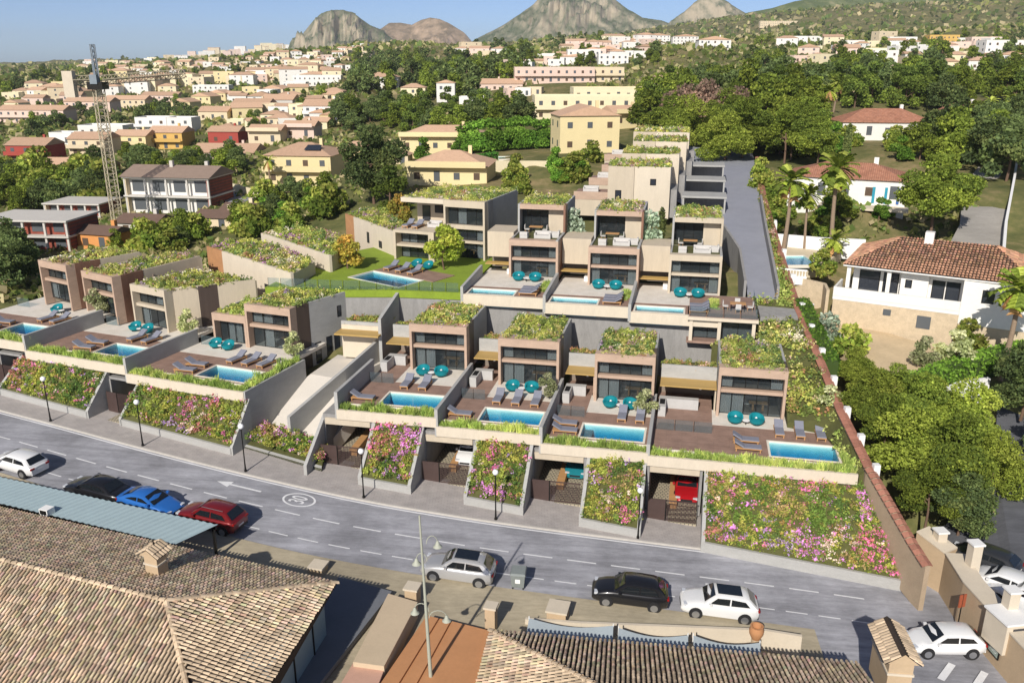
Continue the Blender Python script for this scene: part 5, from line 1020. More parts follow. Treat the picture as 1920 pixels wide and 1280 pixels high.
# ---- right near roof
ze2 = 4.2
C2, E2 = P(919, 1182, ze2), P(1655, 1247, ze2); dE = (E2-C2).normalized(); dN = Vector((dE.y, -dE.x, 0)); W2 = C2+dN*10
hp = C2+(dE+dN).normalized()*12+Vector((0, 0, 12*.7071*.34)); o = Vector((C2.x, C2.y, .6)); rh = thing('tiled_house', 'house with clay tile roof at the lower middle edge', 'house', o)
E2 = C2+dE*18.6
tiled_roof(rh, o, [[E2, C2, hp, E2+(hp-C2)-dE*8.5+dE*8.5*1.0 if False else hp+dE*(18.6-8.485*1.0)], [C2, W2, hp]], M_TILE, seed=402)
ridge_tiles(rh, o, hp, C2)
MB().prism([C2+dE*.5+dN*.5, E2+dN*.5-dE*.4, E2+dN*9-dE*.4, C2+dE*.5+dN*9], -.6, ze2-.1).build('wall', M_STUCCOW, rh, sub=o)
MB().prism([C2-dE*.05+dN*4.2, C2+dE*.12+dN*4.2, C2+dE*.12+dN*9, C2-dE*.05+dN*9], 1, ze2-.2).build('fascia_board', M_WHITE, rh, sub=o)
chimney('wide plastered chimney with tiled cap at the end of the near right roof', P(1668, 1262, 3.2), 1.15, 2.6, 1.7, -.12, False)
# ---- low terrace, shaded court, orange steps
sk = lambda px, py, z=.95: P(px, py, z)
ct = slab('court_floor', mat('slate_court', hx('#6d7076'), .8, .1, .7), [sk(636, 1080, 1.95), sk(735, 1108, 1.8), sk(560, 1330, 1.9), sk(470, 1330, 2.0)], .3, None, 'structure')
pf = thing('parapet', 'wide pale parapet beside the shaded court', 'wall', sk(730, 1112, 1.0)); o = sk(730, 1112, 1.0); M_PARA = mat('pale_sand_render', hx('#c0ad92'), .9, .08, .6)
MB().prism([P(728, 1112, 2.3), P(783, 1128, 2.3), P(720, 1248, 2.3), P(662, 1240, 2.3)], .4, 2.3).build('coping', M_PARA, pf, sub=o)
MB().prism([P(662, 1242, 2.0), P(722, 1250, 2.0), P(690, 1330, 2.0), P(610, 1330, 2.0)], .4, 2.0).build('lower_ledge', mat('pink_tile', hx('#c29a86'), .8, .1, 2), pf, sub=o)
def pillar(label, px, py, z, w_, h, rz=-.25):
    t = thing('pillar', label, 'pillar', P(px, py, z), rz, 'gate pillars of the near terrace'); MB().box(-w_/2, w_/2, -w_/2, w_/2, -.3, h).build('shaft', M_STUCCO, t); MB().box(-w_/2-.08, w_/2+.08, -w_/2-.08, w_/2+.08, h, h+.12).build('cap', M_STUCCOW, t)
pillar('square sandy pillar at the end of the pale parapet', 775, 1140, .9, .75, 1.5); pillar('square sandy pillar beside the orange steps and the tiled roof', 921, 1180, .9, .6, 1.6)
pillar('low square pillar on the beige pavement near the shaded court', 598, 1075, 1.5, .9, .6); pillar('low square pillar on the beige pavement behind the white sails', 1046, 1160, .6, 1.15, .8)
st = thing('terracotta_steps', 'broad orange terracotta steps going down beside the lamp post', 'steps', P(800, 1165, 1.0)); o = P(800, 1165, 1.0); M_TERRA = mat('terracotta_paving', hx('#b8855c'), .8, .1, .6)
for k, (a, b, c_, d_, z) in enumerate((((800, 1153), (822, 1158), (735, 1300), (700, 1300), 1.9), ((822, 1158), (845, 1163), (770, 1300), (735, 1300), 1.75), ((845, 1163), (912, 1180), (890, 1300), (770, 1300), 1.6), ((912, 1180), (922, 1184), (915, 1300), (890, 1300), 1.75))):
    MB().prism([P(*a, z), P(*b, z), P(*c_, z), P(*d_, z)], 0, z).build('step', M_TERRA, st, sub=o)
# ---- white terrace with shade sails
tw = thing('terrace_wall', 'low white wall round the terrace with shade sails', 'wall', P(985, 1165, .9)); o = P(985, 1165, .9); M_SAIL = mat('grey_sailcloth', hx('#aab4b8'), .8, .08, 1)
path_ = [P(985, 1165, .9), P(1090, 1175, .8), P(1270, 1190, .5), P(1430, 1205, .2), P(1500, 1222, 0)]
for a, b in zip(path_[:-1], path_[1:]):
    d = (b-a).normalized(); e = Vector((-d.y, d.x, 0))*.1; MB().prism([a-e, b-e, b+e, a+e], -.4, 1.15).build('wall_panel', M_STUCCOW, tw, sub=o)
for k, (a, b) in enumerate((((992, 1158), (1150, 1172)), ((1160, 1176), (1290, 1190)), ((1300, 1190), (1425, 1204)))):
    p, q = P(*a, 1.9), P(*b, 1.9); t = thing('shade_sail', ['largest grey shade sail beside the low pillar', 'middle grey shade sail over the white terrace wall', 'grey shade sail next to the terracotta pot'][k], 'shade sail', p, 0, 'grey shade sails'); d = q-p; nn = Vector((d.y, -d.x, 0)).normalized(); V = []; F = []
    for i in range(9):
        for j in range(5):
            s = i/8; r_ = j/4; sag = -.35*math.sin(math.pi*s)*(1-.5*r_); V.append(d*s+nn*(2.2*r_*(1-.25*math.sin(math.pi*s)))+Vector((0, 0, sag-.25*r_)))
    for i in range(8):
        for j in range(4): F.append((i*5+j, i*5+j+1, i*5+j+6, i*5+j+5))
    MB().add(V, F).build('cloth', M_SAIL, t, True)
    for s in (0, 1): MB().tube(d*s+Vector((0, 0, -1.4)), d*s+Vector((0, 0, .12)), .035, n=6).build('post', M_WHITE, t)
pt = thing('terracotta_pot', 'large orange terracotta pot on the white terrace wall', 'pot', P(1417, 1196, 1.0)); MB().lathe([(.0, 0), (.24, 0), (.4, .35), (.42, .6), (.34, .8), (.38, .86), (.3, .86), (.28, .5), (0, .5)], 18).build('vessel', M_TERRA, pt, True, angle=40); MB().tube((.0, 0, -.9), (.0, 0, 0), .25, n=10).build('stand', M_STUCCO, pt)
# ---- retaining wall on the right edge
rw = thing('retaining_wall', 'sandy retaining wall at the right edge beside the white hatchback', 'wall', P(1762, 1105, -1.3)); o = P(1762, 1105, -1.3)
rp_ = [Vector((27.6, 51.2, 0)), Vector((28.7, 49.3, 0)), Vector((28.35, 46.2, 0)), Vector((28.6, 40.5, 0)), Vector((29.2, 30, 0))]
for i, (a, b) in enumerate(zip(rp_[:-1], rp_[1:])):
    d = (b-a).normalized(); e = Vector((-d.y, d.x, 0)); e = e if e.x > 0 else -e; top = [2.2, 1.7, 1.6, 1.5, 1.4]
    MB().prism([a, b, b+e*.35, a+e*.35], -2.2, [top[i], top[i+1], top[i+1], top[i]]).build('wall_panel', M_STUCCO, rw, sub=o)
    MB().prism([a-e*.05, b-e*.05, b+e*1.3, a+e*1.3], [top[i], top[i+1], top[i+1], top[i]], [top[i]+.1, top[i+1]+.1, top[i+1]+.1, top[i]+.1]).build('coping', M_STUCCOW, rw, sub=o)
    MB().prism([a+e*.35, b+e*.35, b+e*1.3, a+e*1.3], -2.2, [top[i]-.01, top[i+1]-.01, top[i+1]-.01, top[i]-.01]).build('fill', M_STUCCO, rw, sub=o)
for k, (px, py) in enumerate(((1760, 1020), (1822, 1062), (1890, 1150))):
    t = thing('gate_pillar', ['white pillar where the boundary wall meets the street', 'white pillar beside the dark parked car', 'white pillar beside the pale parked van'][k], 'pillar', P(px, py, 1.6), .1, 'white pillars on the right wall'); MB().box(-.32, .32, -.32, .32, -.3 if k else -3, [1.0, 1.7, 1.6][k]).build('shaft', M_STUCCOW, t); MB().box(-.4, .4, -.4, .4, [1.0, 1.7, 1.6][k], [1.12, 1.82, 1.72][k]).build('cap', M_WHITE, t)
sg = thing('wall_plaque', 'dark framed plaque with letters on the right retaining wall', 'sign', Vector((28.47, 42.2, -.3)), math.radians(-88)); MB().box(-.55, .55, -.05, 0, -.35, .35).build('frame', M_METAL, sg); MB().box(-.45, .45, -.062, -.052, -.27, .27).build('panel', mat('pale_green_panel', hx('#9aa79c'), .4, .05), sg)
fc = bpy.data.curves.new('lettering', 'FONT'); fc.body = 'AVO'; fc.align_x = 'CENTER'; fc.align_y = 'CENTER'; fc.size = .32; fc.materials.append(M_WHITE); fo = bpy.data.objects.new('lettering', fc); COL.objects.link(fo); fo.parent = sg; fo.location = (0, -.068, 0); fo.rotation_euler = (math.pi/2, 0, 0); to_mesh(fo)
bs = thing('brown_sign', 'narrow brown sign post against the right retaining wall', 'sign', Vector((27.9, 45.2, -1.2)), .3); MB().tube((0, 0, 0), (0, 0, 2.6), .04, n=6).build('post', M_METAL, bs); MB().box(-.25, .25, -.03, .03, 1.7, 2.6).build('board', mat('rust_red_board', hx('#9a5238'), .7, .15), bs)
mb_ = thing('meter_box', 'low white meter cabin behind the right retaining wall', 'cabin', P(1890, 1180, 1.0), .15); MB().box(-.9, .9, -.9, .9, -1, 1.0).build('walls', M_STUCCOW, mb_); MB().box(-.5, .2, -.93, -.91, .1, .75).build('window', M_GLASSF, mb_); MB().box(-1, 1, -1, 1, 1.0, 1.12).build('roof', M_WHITE, mb_)
# ================================================================== CARS AND STREET FURNITURE
M_TYRE = mat('tyre_rubber', (.02, .02, .021), .8, .1, 4); M_RIM = mat('alloy_rim', (.45, .46, .48), .3, .05, 3, metal=.8)
M_CGLASS = mat_glass('car_glass', (.012, .015, .018), .05); M_LAMP = mat_glass('headlamp', (.55, .57, .6), .1); M_TAIL = mat('tail_lamp', hx('#8f1a18'), .3, .05); M_TRIM = mat('black_plastic', (.02, .02, .022), .5, .1, 4)
def paint(name, c, metal=.15):
    m = mat(name, c, .28, .03, 2, metal, .5); b = m.node_tree.nodes['Principled BSDF']; b.inputs['Coat Weight'].default_value = .6; b.inputs['Coat Roughness'].default_value = .05; return m
def car(label, loc, rz, pm, kind='hatch', sun=False, pitch=0, trim=False, rails=False):
    sp = dict(hatch=(4.15, 1.78, 1.46, .70, .93, .96, 1.02, .30, -1.42, -1.95), suv=(4.5, 1.88, 1.64, .86, 1.06, 1.08, .98, .32, -1.55, -2.12), coupe=(4.6, 1.85, 1.38, .66, .88, .95, .98, .12, -.95, -1.75), sedan=(4.7, 1.84, 1.43, .68, .90, .97, 1.12, .28, -1.05, -1.80))[kind]
    Lc, Wc, Hc, hf, hb, bl, wsb, wst, rt, rb = sp; hw = Wc/2; t = thing('car', label, 'car', loc, rz, 'cars along the street'); t.rotation_euler = (0, pitch, rz); t.scale = (1.05,)*3
    # lower body: stations rear to front (x, half width, bottom, shoulder)
    tail = bl+.02 if kind in ('hatch', 'suv') else bl-.02
    st = [(-Lc/2, hw*.80, .36, tail-.16), (-Lc/2+.10, hw*.90, .30, tail-.06), (-Lc/2+.45, hw*.97, .24, tail), (-1.2, hw, .22, bl), (-.3, hw, .22, bl-.01), (.6, hw, .22, bl-.02), (wsb, hw*.99, .22, hb), (wsb+.45, hw*.98, .23, hb-.06), (Lc/2-.42, hw*.94, .25, hf+.03), (Lc/2-.14, hw*.86, .28, hf-.06), (Lc/2, hw*.72, .34, hf-.2)]
    sec = lambda w_, zb, zs: [(0, zb), (w_*.84, zb), (w_*.96, zb+.10), (w_, zb+(zs-zb)*.45), (w_*.985, zb+(zs-zb)*.72), (w_*.955, zs-.07), (w_*.88, zs-.005), (w_*.5, zs+.025), (0, zs+.035)]
    V = []; F = []; k = 16
    for (x, w_, zb, zs) in st:
        h_ = sec(w_, zb, zs); ring = [(x, y, z) for y, z in h_]+[(x, -y, z) for y, z in h_[-2:0:-1]]; V += ring
    n = len(st)
    for i in range(n-1):
        for j in range(k): F.append((i*k+j, (i+1)*k+j, (i+1)*k+(j+1) % k, i*k+(j+1) % k))
    F += [tuple(range(k)), tuple((n-1)*k+j for j in range(k-1, -1, -1))]
    MB().add(V, F).build('body', pm, t, True, angle=38)
    # cabin
    cs = [(wsb+.02, hb-.02, hw*.86), ((wsb+wst)/2, hb+(Hc-hb)*.58, hw*.80), (wst, Hc-.06, hw*.74), (wst-.35, Hc-.01, hw*.735), ((wst+rt)/2, Hc, hw*.735), (rt+.2, Hc-.03, hw*.72), (rt, Hc-.07, hw*.70), ((rt+rb)/2, bl+(Hc-bl)*.5, hw*.76), (rb, bl-.0, hw*.84)]
    V = []; F = []; k = 7
    for (x, z, wt) in cs: V += [(x, hw*.915, min(bl, z)-.03), (x, (wt+.05 if z > bl+.2 else hw*.90), max(z-.07, min(bl, z)-.02)), (x, wt-.05, z-.005), (x, 0, z+.02), (x, -(wt-.05), z-.005), (x, -(wt+.05 if z > bl+.2 else hw*.90), max(z-.07, min(bl, z)-.02)), (x, -hw*.915, min(bl, z)-.03)]
    for i in range(len(cs)-1):
        for j in range(k-1): F.append((i*k+j, i*k+j+1, (i+1)*k+j+1, (i+1)*k+j))
    MB().add(V, F).build('cabin', pm, t, True, angle=32)
    # glass
    e = .018
    def pane(nm, pts, m=M_CGLASS): MB().add(pts, [tuple(range(len(pts)))]).build(nm, m, t)
    a, b = cs[0], cs[2]; d = Vector((b[0]-a[0], 0, b[1]-a[1])).normalized(); nn = Vector((-d.z, 0, d.x)); nn = nn if nn.z > 0 else -nn
    lo = Vector((a[0], 0, a[1]))+d*.10+nn*(e+.035); hi = Vector((b[0], 0, b[1]))-d*.03+nn*(e+.035); mid = (lo+hi)/2+nn*.015
    pane('windscreen', [(lo.x, hw*.78, lo.z), (lo.x, -hw*.78, lo.z), (mid.x, -hw*.74, mid.z), (hi.x, -hw*.66, hi.z), (hi.x, hw*.66, hi.z), (mid.x, hw*.74, mid.z)])
    a, b = cs[-1], cs[-3]; d = Vector((b[0]-a[0], 0, b[1]-a[1])).normalized(); nn = Vector((-d.z, 0, d.x)); nn = nn if nn.z > 0 else -nn
    lo = Vector((a[0], 0, a[1]))+d*.13+nn*(e+.03); hi = Vector((b[0], 0, b[1]))-d*.04+nn*(e+.03); pane('rear_window', [(lo.x, -hw*.74, lo.z), (lo.x, hw*.74, lo.z), (hi.x, hw*.62, hi.z), (hi.x, -hw*.62, hi.z)])
    for s in (1, -1):
        yb = lambda z: s*(hw*.905+(hw*.79-hw*.905)*min(1, max(0, (z-bl)/(Hc-.08-bl)))+e)
        zt = Hc-.14; zl = bl+.035; bx = (wst+rt)/2+.1
        fr = [(wsb-.32, zl), (bx+.04, zl), (bx+.02, zt), (wst-.08, zt-.02)]; rr = [(bx-.05, zl), (rb+.45, zl+.03), (rt+.18, zt-.06), (bx-.05, zt)]
        for q in (fr, rr): pane('side_window', [(x, yb(z), z) for x, z in q][::s])
        MB().box(wsb-.42, wsb-.24, s*hw*.99-.0 if s > 0 else -hw*.99-.16, s*hw*.99+.16 if s > 0 else -hw*.99, bl-.02, bl+.12).build('mirror', pm, t)
        for y0, nm, m, x0, zz in ((.50, 'headlight', M_LAMP, Lc/2-.28, hf-.13), (.52, 'tail_light', M_TAIL, -Lc/2+.03, tail-.24)):
            MB().box(x0-.05, x0+(.16 if nm == 'headlight' else .1), s*hw*y0 if s > 0 else -hw*.86, s*hw*.86 if s > 0 else -hw*y0, zz, zz+.13).build(nm, m, t)
    R = .34 if kind == 'suv' else .32
    for x in (Lc/2-.86, -Lc/2+.80):
        for s in (1, -1):
            y = s*(hw-.10); MB().tube((x, s*(hw-.30), R+.03), (x, s*(hw+.012), R+.03), R+.055, n=20).build('wheel_arch', M_TRIM, t)
            wh = MB().tube((x, y-s*.1, R), (x, y+s*.125, R), R, n=20).build('wheel', M_TYRE, t); rm = MB(); yo = y+s*.135
            rm.tube((x, y+s*.10, R), (x, yo, R), R*.66, n=14); rm.build('rim', M_RIM, wh)
    MB().box(-Lc/2-.01, -Lc/2+.12, -hw*.78, hw*.78, .34, .52).build('bumper', M_TRIM if kind == 'suv' else pm, t); MB().box(Lc/2-.16, Lc/2+.005, -hw*.45, hw*.45, .42, .56).build('grille', M_TRIM, t)
    MB().box(-Lc/2-.02, -Lc/2+.02, -.26, .26, .58, .69).build('number_plate', M_WHITE, t)
    if sun: MB().add([(wst-.1, -hw*.56, Hc+.022), (wst-.1, hw*.56, Hc+.022), (rt+.35, hw*.56, Hc+.025), (rt+.35, -hw*.56, Hc+.025)], [(0, 1, 2, 3)]).build('sunroof', M_CGLASS, t)
    if rails:
        for s in (1, -1): MB().tube((wst-.1, s*hw*.68, Hc+.03), (rt+.2, s*hw*.66, Hc+.02), .022, n=6).build('roof_rail', M_RIM, t)
    return t
PW_W = paint('white_car_paint', (.72, .72, .71), 0); PW_B = paint('black_car_paint', (.012, .012, .014), .1); PW_BL = paint('blue_car_paint', hx('#2f6fbf'), .2); PW_R = paint('dark_red_car_paint', hx('#7a1d20'), .25); PW_S = paint('silver_car_paint', (.46, .46, .46), .35); PW_T = paint('teal_car_paint', hx('#23808c'), .2); PW_RED = paint('red_car_paint', hx('#a81820'), .1); PW_G = paint('graphite_car_paint', (.04, .042, .045), .3)
def road_car(label, px, py, left, pm, kind, **k):
    s, off = KS(px, py); p = KP(s, off, .004); q = KP(s+1, off, .004); d = (q-p).normalized(); rz = math.atan2(d.y, d.x)+(math.pi if left else 0)+k.pop('turn', 0); sl_ = math.atan2(q.z-p.z, (q-p).xy.length)
    return car(label, p, rz, pm, kind, pitch=(sl_ if left else -sl_), **k)
road_car('white hatchback parked at the far left of the street', 36, 876, True, PW_W, 'hatch')
road_car('black saloon parked behind the white hatchback near the canopy', 184, 926, True, PW_B, 'sedan')
road_car('bright blue coupe parked between black saloon and red car', 282, 951, False, PW_BL, 'coupe')
road_car('dark red sport utility car parked beside the corrugated canopy', 397, 980, True, PW_R, 'suv', rails=True)
road_car('silver sport utility car parked before the grey rubbish bin', 858, 1078, True, PW_S, 'suv', sun=True, rails=True)
road_car('black sport utility car parked left of the large white car', 1178, 1124, True, PW_B, 'suv')
road_car('white sport utility car with glass roof parked on the street', 1345, 1146, True, PW_W, 'suv', sun=True, trim=True)
_p = P(1765, 1222, -1.25); car('white hatchback turning out at the right end of the street', Vector((_p.x, _p.y, zroad(_p.x)+.02)), math.pi-.02, PW_W, 'hatch')
for (u, v, pm, lb, kd) in ((-16.7, 62.3, PW_W, 'white car inside the second open garage of the front row', 'hatch'), (-7.85, 63.2, PW_T, 'teal car inside the third open garage of the front row', 'hatch'), (.95, 62.4, PW_RED, 'red car inside the last open garage of the front row', 'coupe')):
    p = W(u, v, gz(u)+.03); car(lb, p, RZF-math.pi/2, pm, kd)
lane = slab('side_lane', mat_asphalt('dark_lane_asphalt', hx('#55565a'), .15), [P(1770, 985, .9), P(1760, 1030, .6), P(1830, 1120, .4), P(1930, 1230, .2), P(2150, 1230, .2), P(2100, 1000, 1.0), P(2010, 860, 3.2), P(1960, 740, 5.2), P(1870, 760, 5.0), P(1865, 860, 3.3), P(1850, 930, 2.2)], .5, None, 'structure')
for k, (px, py, z, pm, lb, kd, a) in enumerate(((1842, 1062, .62, PW_G, 'dark car parked behind the right wall under the pine', 'hatch', 2.35), (1880, 1108, .45, PW_W, 'pale hatchback parked behind the right wall beside a white pillar', 'hatch', 2.35), (1926, 1140, .4, PW_W, 'white car cut by the right edge behind the wall', 'suv', 2.3))): car(lb, P(px, py, z), a, pm, kd)
# ---- globe lamps
M_GLOBE = mat('opal_globe', (.85, .85, .83), .3, .02); GL = [((90.4, 793.6), 'globe lamp at the left edge before the first flower bed'), ((264, 840.3), 'globe lamp before the second garage gate of the left row'), ((458, 888), 'globe lamp before the low flower bed of the ramp'), ((681, 936), 'globe lamp before the first front garage'), ((929, 978), 'globe lamp before the second flower bed of the front row'), ((1196, 1013), 'globe lamp before the third flower bed of the front row')]
for (px, py), lb in GL:
    s, off = KS(px, py); p = KP(s, -.35, .115); t = thing('street_lamp', lb, 'street lamp', p, 0, 'globe lamps along the pavement')
    MB().lathe([(.11, 0), (.11, .12), (.07, .22), (.05, .9), (.04, 3.5), (.09, 3.54), (.09, 3.6)], 10).build('post', M_METAL, t, True, angle=50)
    MB().lathe([(.08, -.2), (.17, -.14), (.225, 0), (.17, .16), (.0, .225)], 14, (0, 0, 3.8)).build('globe', M_GLOBE, t, True)
# ---- tall post with bell lamps
B_ = P(809, 1283, 1.05); t = thing('lamp_post', 'tall pale post with curved arms and bell lamps at the orange steps', 'street lamp', B_); M_POST = mat('pale_green_post', hx('#a3a596'), .6, .1, 1.5)
MB().tube((0, 0, -.3), (-.3, 0, 10.2), .11, .05, 10).build('post', M_POST, t, True, angle=50)
for k, (z, sx, sy) in enumerate(((8.6, .55, .1), (7.6, -.55, .1), (4.6, -.75, .2), (4.2, .9, .1))):
    arm = MB(); prev = None
    for i in range(9):
        a = math.pi*i/8; q = Vector((sx*(1-math.cos(a))/2*1.0, sy*i/8, z+.42*math.sin(a)))
        if prev is not None: arm.tube(prev, q, .022, n=6, caps=False)
        prev = q
    am = arm.build('arm', M_POST, t); MB().lathe([(.03, .22), (.07, .18), (.12, .02), (.24, -.12)], 12, (sx, sy, z-.12)).build('lamp_shade', M_POST, am, True); MB().lathe([(0, -.2), (.1, -.17), (.13, -.08)], 10, (sx, sy, z-.1)).build('bulb', M_GLOBE, am, True)
# ---- rubbish container
s, off = KS(972, 1096); p = KP(s, off, .01); q = KP(s+1, off); t = thing('rubbish_container', 'grey wheeled rubbish container beside the silver car', 'bin', p, math.atan2((q-p).y, (q-p).x), None); M_BIN = mat('grey_bin_plastic', hx('#7c8280'), .55, .08, 2)
V = [(-.38, -.42, .14), (.38, -.42, .14), (.38, .42, .14), (-.38, .42, .14), (-.46, -.5, 1.05), (.46, -.5, 1.05), (.46, .5, 1.05), (-.46, .5, 1.05)]
MB().add(V, [(0, 3, 2, 1), (4, 5, 6, 7), (0, 1, 5, 4), (1, 2, 6, 5), (2, 3, 7, 6), (3, 0, 4, 7)]).build('tub', M_BIN, t)
MB().add([(-.5, -.55, 1.06), (.5, -.55, 1.06), (.5, .55, 1.10), (-.5, .55, 1.10), (-.44, -.45, 1.16), (.44, -.45, 1.16), (.44, .45, 1.22), (-.44, .45, 1.22)], [(4, 5, 6, 7), (0, 1, 5, 4), (1, 2, 6, 5), (2, 3, 7, 6), (3, 0, 4, 7), (0, 3, 2, 1)]).build('lid', M_BIN, t)
for x in (-.33, .33):
    for y in (-.36, .36): MB().tube((x-.03, y, .09), (x+.03, y, .09), .09, n=10).build('wheel', M_TYRE, t)
MB().box(-.16, .16, -.505, -.49, .5, .78).build('label_patch', M_WHITE, t)
# ================================================================== NEIGHBOURING HOUSES AND THE TOWN
UNITW = MB().box(-.5, .5, -.5, .5, -.5, .5)
_wm = {}
def win_box(parent, x, y, z, w_, h, face, m=M_GLASSF2, name='window', d=.06, sill=None):
    """window set 3 cm proud of a wall; face: 0 front(-y) 1 right(+x) 2 back 3 left"""
    key = m.name
    if key not in _wm:
        me = bpy.data.meshes.new('window'); me.from_pydata(UNITW.v, [], UNITW.f); me.materials.append(m); _wm[key] = me
    o = bpy.data.objects.new(name, _wm[key]); COL.objects.link(o); o.parent = parent; o.location = (x, y, z)
    o.scale = (w_, d, h) if face in (0, 2) else (d, w_, h)
    return o
M_SHUT = mat('shutter_brown', hx('#5a4a3c'), .7, .15, 3); M_RFT = mat('pale_terracotta_roof', hx('#c2a084'), .85, .2, 1.6, stretch=(1, 1, 1), rnd=.14, fine=.9); M_RFO = mat_stripe('orange_tile_roof', hx('#b08068'), hx('#8a5e4c'), .26, .03, 1, .85, .18, hx('#a8755c'), .4); M_RFB = mat('brown_tile_roof', hx('#6f5a4e'), .85, .2, 1.4, fine=.9); M_BRICK = mat_stripe('red_brick_infill', hx('#8a4638'), hx('#6f4a40'), .25, .02, 2, .9, .15, hx('#9a5040'), .5)
M_RFG = mat('weathered_grey_roof', hx('#8f7c6e'), .9, .2, 1.2, fine=.9)
WALLC = dict(yellow='#dccb9c', ochre='#cda860', red='#a34a40', white='#e0ddd6', pink='#dcc3b3', beige='#d6c5a6', grey='#c4bfb6', orange='#cf9055', cream='#e2d5b2')
def wallm(c): return mat('wall_'+c, hx(WALLC[c], 1.0), .88, .07, .4, rnd=.05)
def roof_on(t, w_, d, h, kind, m, ov=.35, rise=None):
    rise = rise or min(w_, d)*.2
    if kind == 'flat':
        MB().box(-w_/2, w_/2, 0, .25, h, h+.5).build('parapet', t['_wm'] if False else m, t); MB().box(-w_/2, w_/2, d-.25, d, h, h+.5).build('parapet', m, t); MB().box(-w_/2, -w_/2+.25, .25, d-.25, h, h+.5).build('parapet', m, t); MB().box(w_/2-.25, w_/2, .25, d-.25, h, h+.5).build('parapet', m, t); return
    a, b = w_/2+ov, ov; V = [(-a, -b, h), (a, -b, h), (a, d+b, h), (-a, d+b, h)]
    if kind == 'hip':
        k = min(a*.9, d/2+b); V += [(-a+k, d/2, h+rise), (a-k, d/2, h+rise)]; F = [(0, 1, 5, 4), (1, 2, 5), (2, 3, 4, 5), (3, 0, 4), (3, 2, 1, 0)]
    elif kind == 'gable': V += [(-a, d/2, h+rise), (a, d/2, h+rise)]; F = [(0, 1, 5, 4), (1, 2, 5), (2, 3, 4, 5), (3, 0, 4), (3, 2, 1, 0)]
    elif kind == 'gable_side': V += [(0, -b, h+rise), (0, d+b, h+rise)]; F = [(0, 4, 5, 3), (1, 2, 5, 4), (0, 1, 4), (2, 3, 5), (3, 2, 1, 0)]
    MB().add(V, F).build('roof', m, t)
def house(label, loc, w_, d, h, col, roof='hip', rm=None, rz=0, st=2, cols=None, chim=True, name='house', group=None, side_cols=2, win=True, rise=None, balcony=False, shut=M_SHUT):
    t = thing(name, label, 'house', loc, rz, group); wm = wallm(col); MB().box(-w_/2, w_/2, 0, d, -2.5, h).build('wall', wm, t); roof_on(t, w_, d, h, roof, rm or (wm if roof == 'flat' else M_RFT), rise=rise)
    if roof != 'flat' and chim: MB().box(w_*.2, w_*.2+.6, d*.55, d*.55+.6, h, h+(rise or min(w_, d)*.2)+.7).build('chimney', wm, t)
    if win:
        cols = cols or max(2, int(w_/3.1)); sh = h/st
        for s in range(st):
            for c in range(cols):
                x = -w_/2+w_*(c+.5)/cols; door = s == 0 and c % 3 == 1; hh = min(1.25, sh*.5)*(1.5 if door else 1); win_box(t, x, -.01, s*sh+sh*.52, min(1.0, w_/cols*.42), hh*.9, 0, shut if (c+s) % 3 == 0 else M_GLASSF2, 'door' if door else 'window')
            for c in range(side_cols): win_box(t, -w_/2-.01, d*(c+.5)/side_cols, s*sh+sh*.55, .9, min(1.2, sh*.5), 3)
    if balcony:
        MB().box(-w_/2, w_/2, -1.3, 0, h/st-.1, h/st).build('balcony_slab', wm, t); MB().box(-w_/2, w_/2, -1.3, -1.2, h/st, h/st+.9).build('balcony_front', wm, t)
    return t
def H(label, px, py, wpx, hpx, col, roof='hip', rz=0, dr=.8, **k):
    """house whose front base middle stands at the image point, sized by its image width and eave height"""
    p = T(px, py); Zc = p.y*CP-(p.z-CAMH)*SP; w_ = wpx*Zc/FPX/max(.6, math.cos(rz)); h = hpx*Zc/FPX/.95
    st = k.pop('st', max(1, round(h/2.9))); p.z -= .2
    return house(label, p, w_, w_*dr if w_ < 14 else 10, h, col, roof, rz=rz, st=st, **k)
# ---- white villa on the right
p0, p1 = P(1583, 494, 13.9), P(1885, 527, 13.9); ang = math.atan2(p1.y-p0.y, p1.x-p0.x); LN1 = (p1-p0).length; o = Vector((p0.x, p0.y, 10.9)); t = thing('white_villa', 'white villa with orange tiled roof beside the boundary wall', 'house', o, ang)
t.location = o
MB().box(.7, 5.2, 1.8, 9, 0, 2.95).build('wall', wallm('white'), t); MB().box(5.2, 7.6, .6, 9, 0, 2.94).build('wall', wallm('white'), t); MB().box(7.6, 10.6, 1.2, 9, 0, 2.93).build('wall', wallm('white'), t); MB().box(10.6, LN1+2.5, -.6, 10, -1.3, 2.92).build('wall', wallm('white'), t); MB().box(10.62, LN1+2.45, -.55, 9, -6, -1.3).build('stone_base', mat('rubble_stone', hx('#c4b296'), .95, .28, 2.2, bump=.8, fine=.9), t)
for x in (.35, 4.0): MB().box(x, x+.35, -.1, .25, 0, 2.95).build('column', wallm('white'), t)
for (x0, x1, y, z0, z1) in ((1.3, 3.2, 1.8, .1, 2.2), (3.5, 4.9, 1.8, .1, 2.2), (7.9, 9.0, 1.2, .1, 2.1), (9.1, 10.3, 1.2, .1, 2.1), (5.6, 6.2, .6, 1.2, 2.0)):
    f = MB().box(x0, x1, y-.05, y+.04, z0, z1).build('window', M_METAL, t); MB().box(x0+.07, x1-.07, y-.062, y-.052, z0+.07, z1-.07).build('pane', M_GLASSF, f)
MB().box(-.5, 10.6, -1.2, 1.8, -.35, 0).build('terrace_slab', wallm('white'), t); MB().box(-.5, 10.6, -1.25, -1.05, 0, .9).build('parapet', wallm('white'), t); MB().box(-.5, -.3, -1.05, 2.5, 0, .9).build('parapet', wallm('white'), t)
MB().box(-.45, 10.6, -1.15, 6, -6, -.35).build('stone_base', mat('rubble_stone', hx('#c4b296'), .95, .28, 2.2, bump=.8, fine=.9), t)
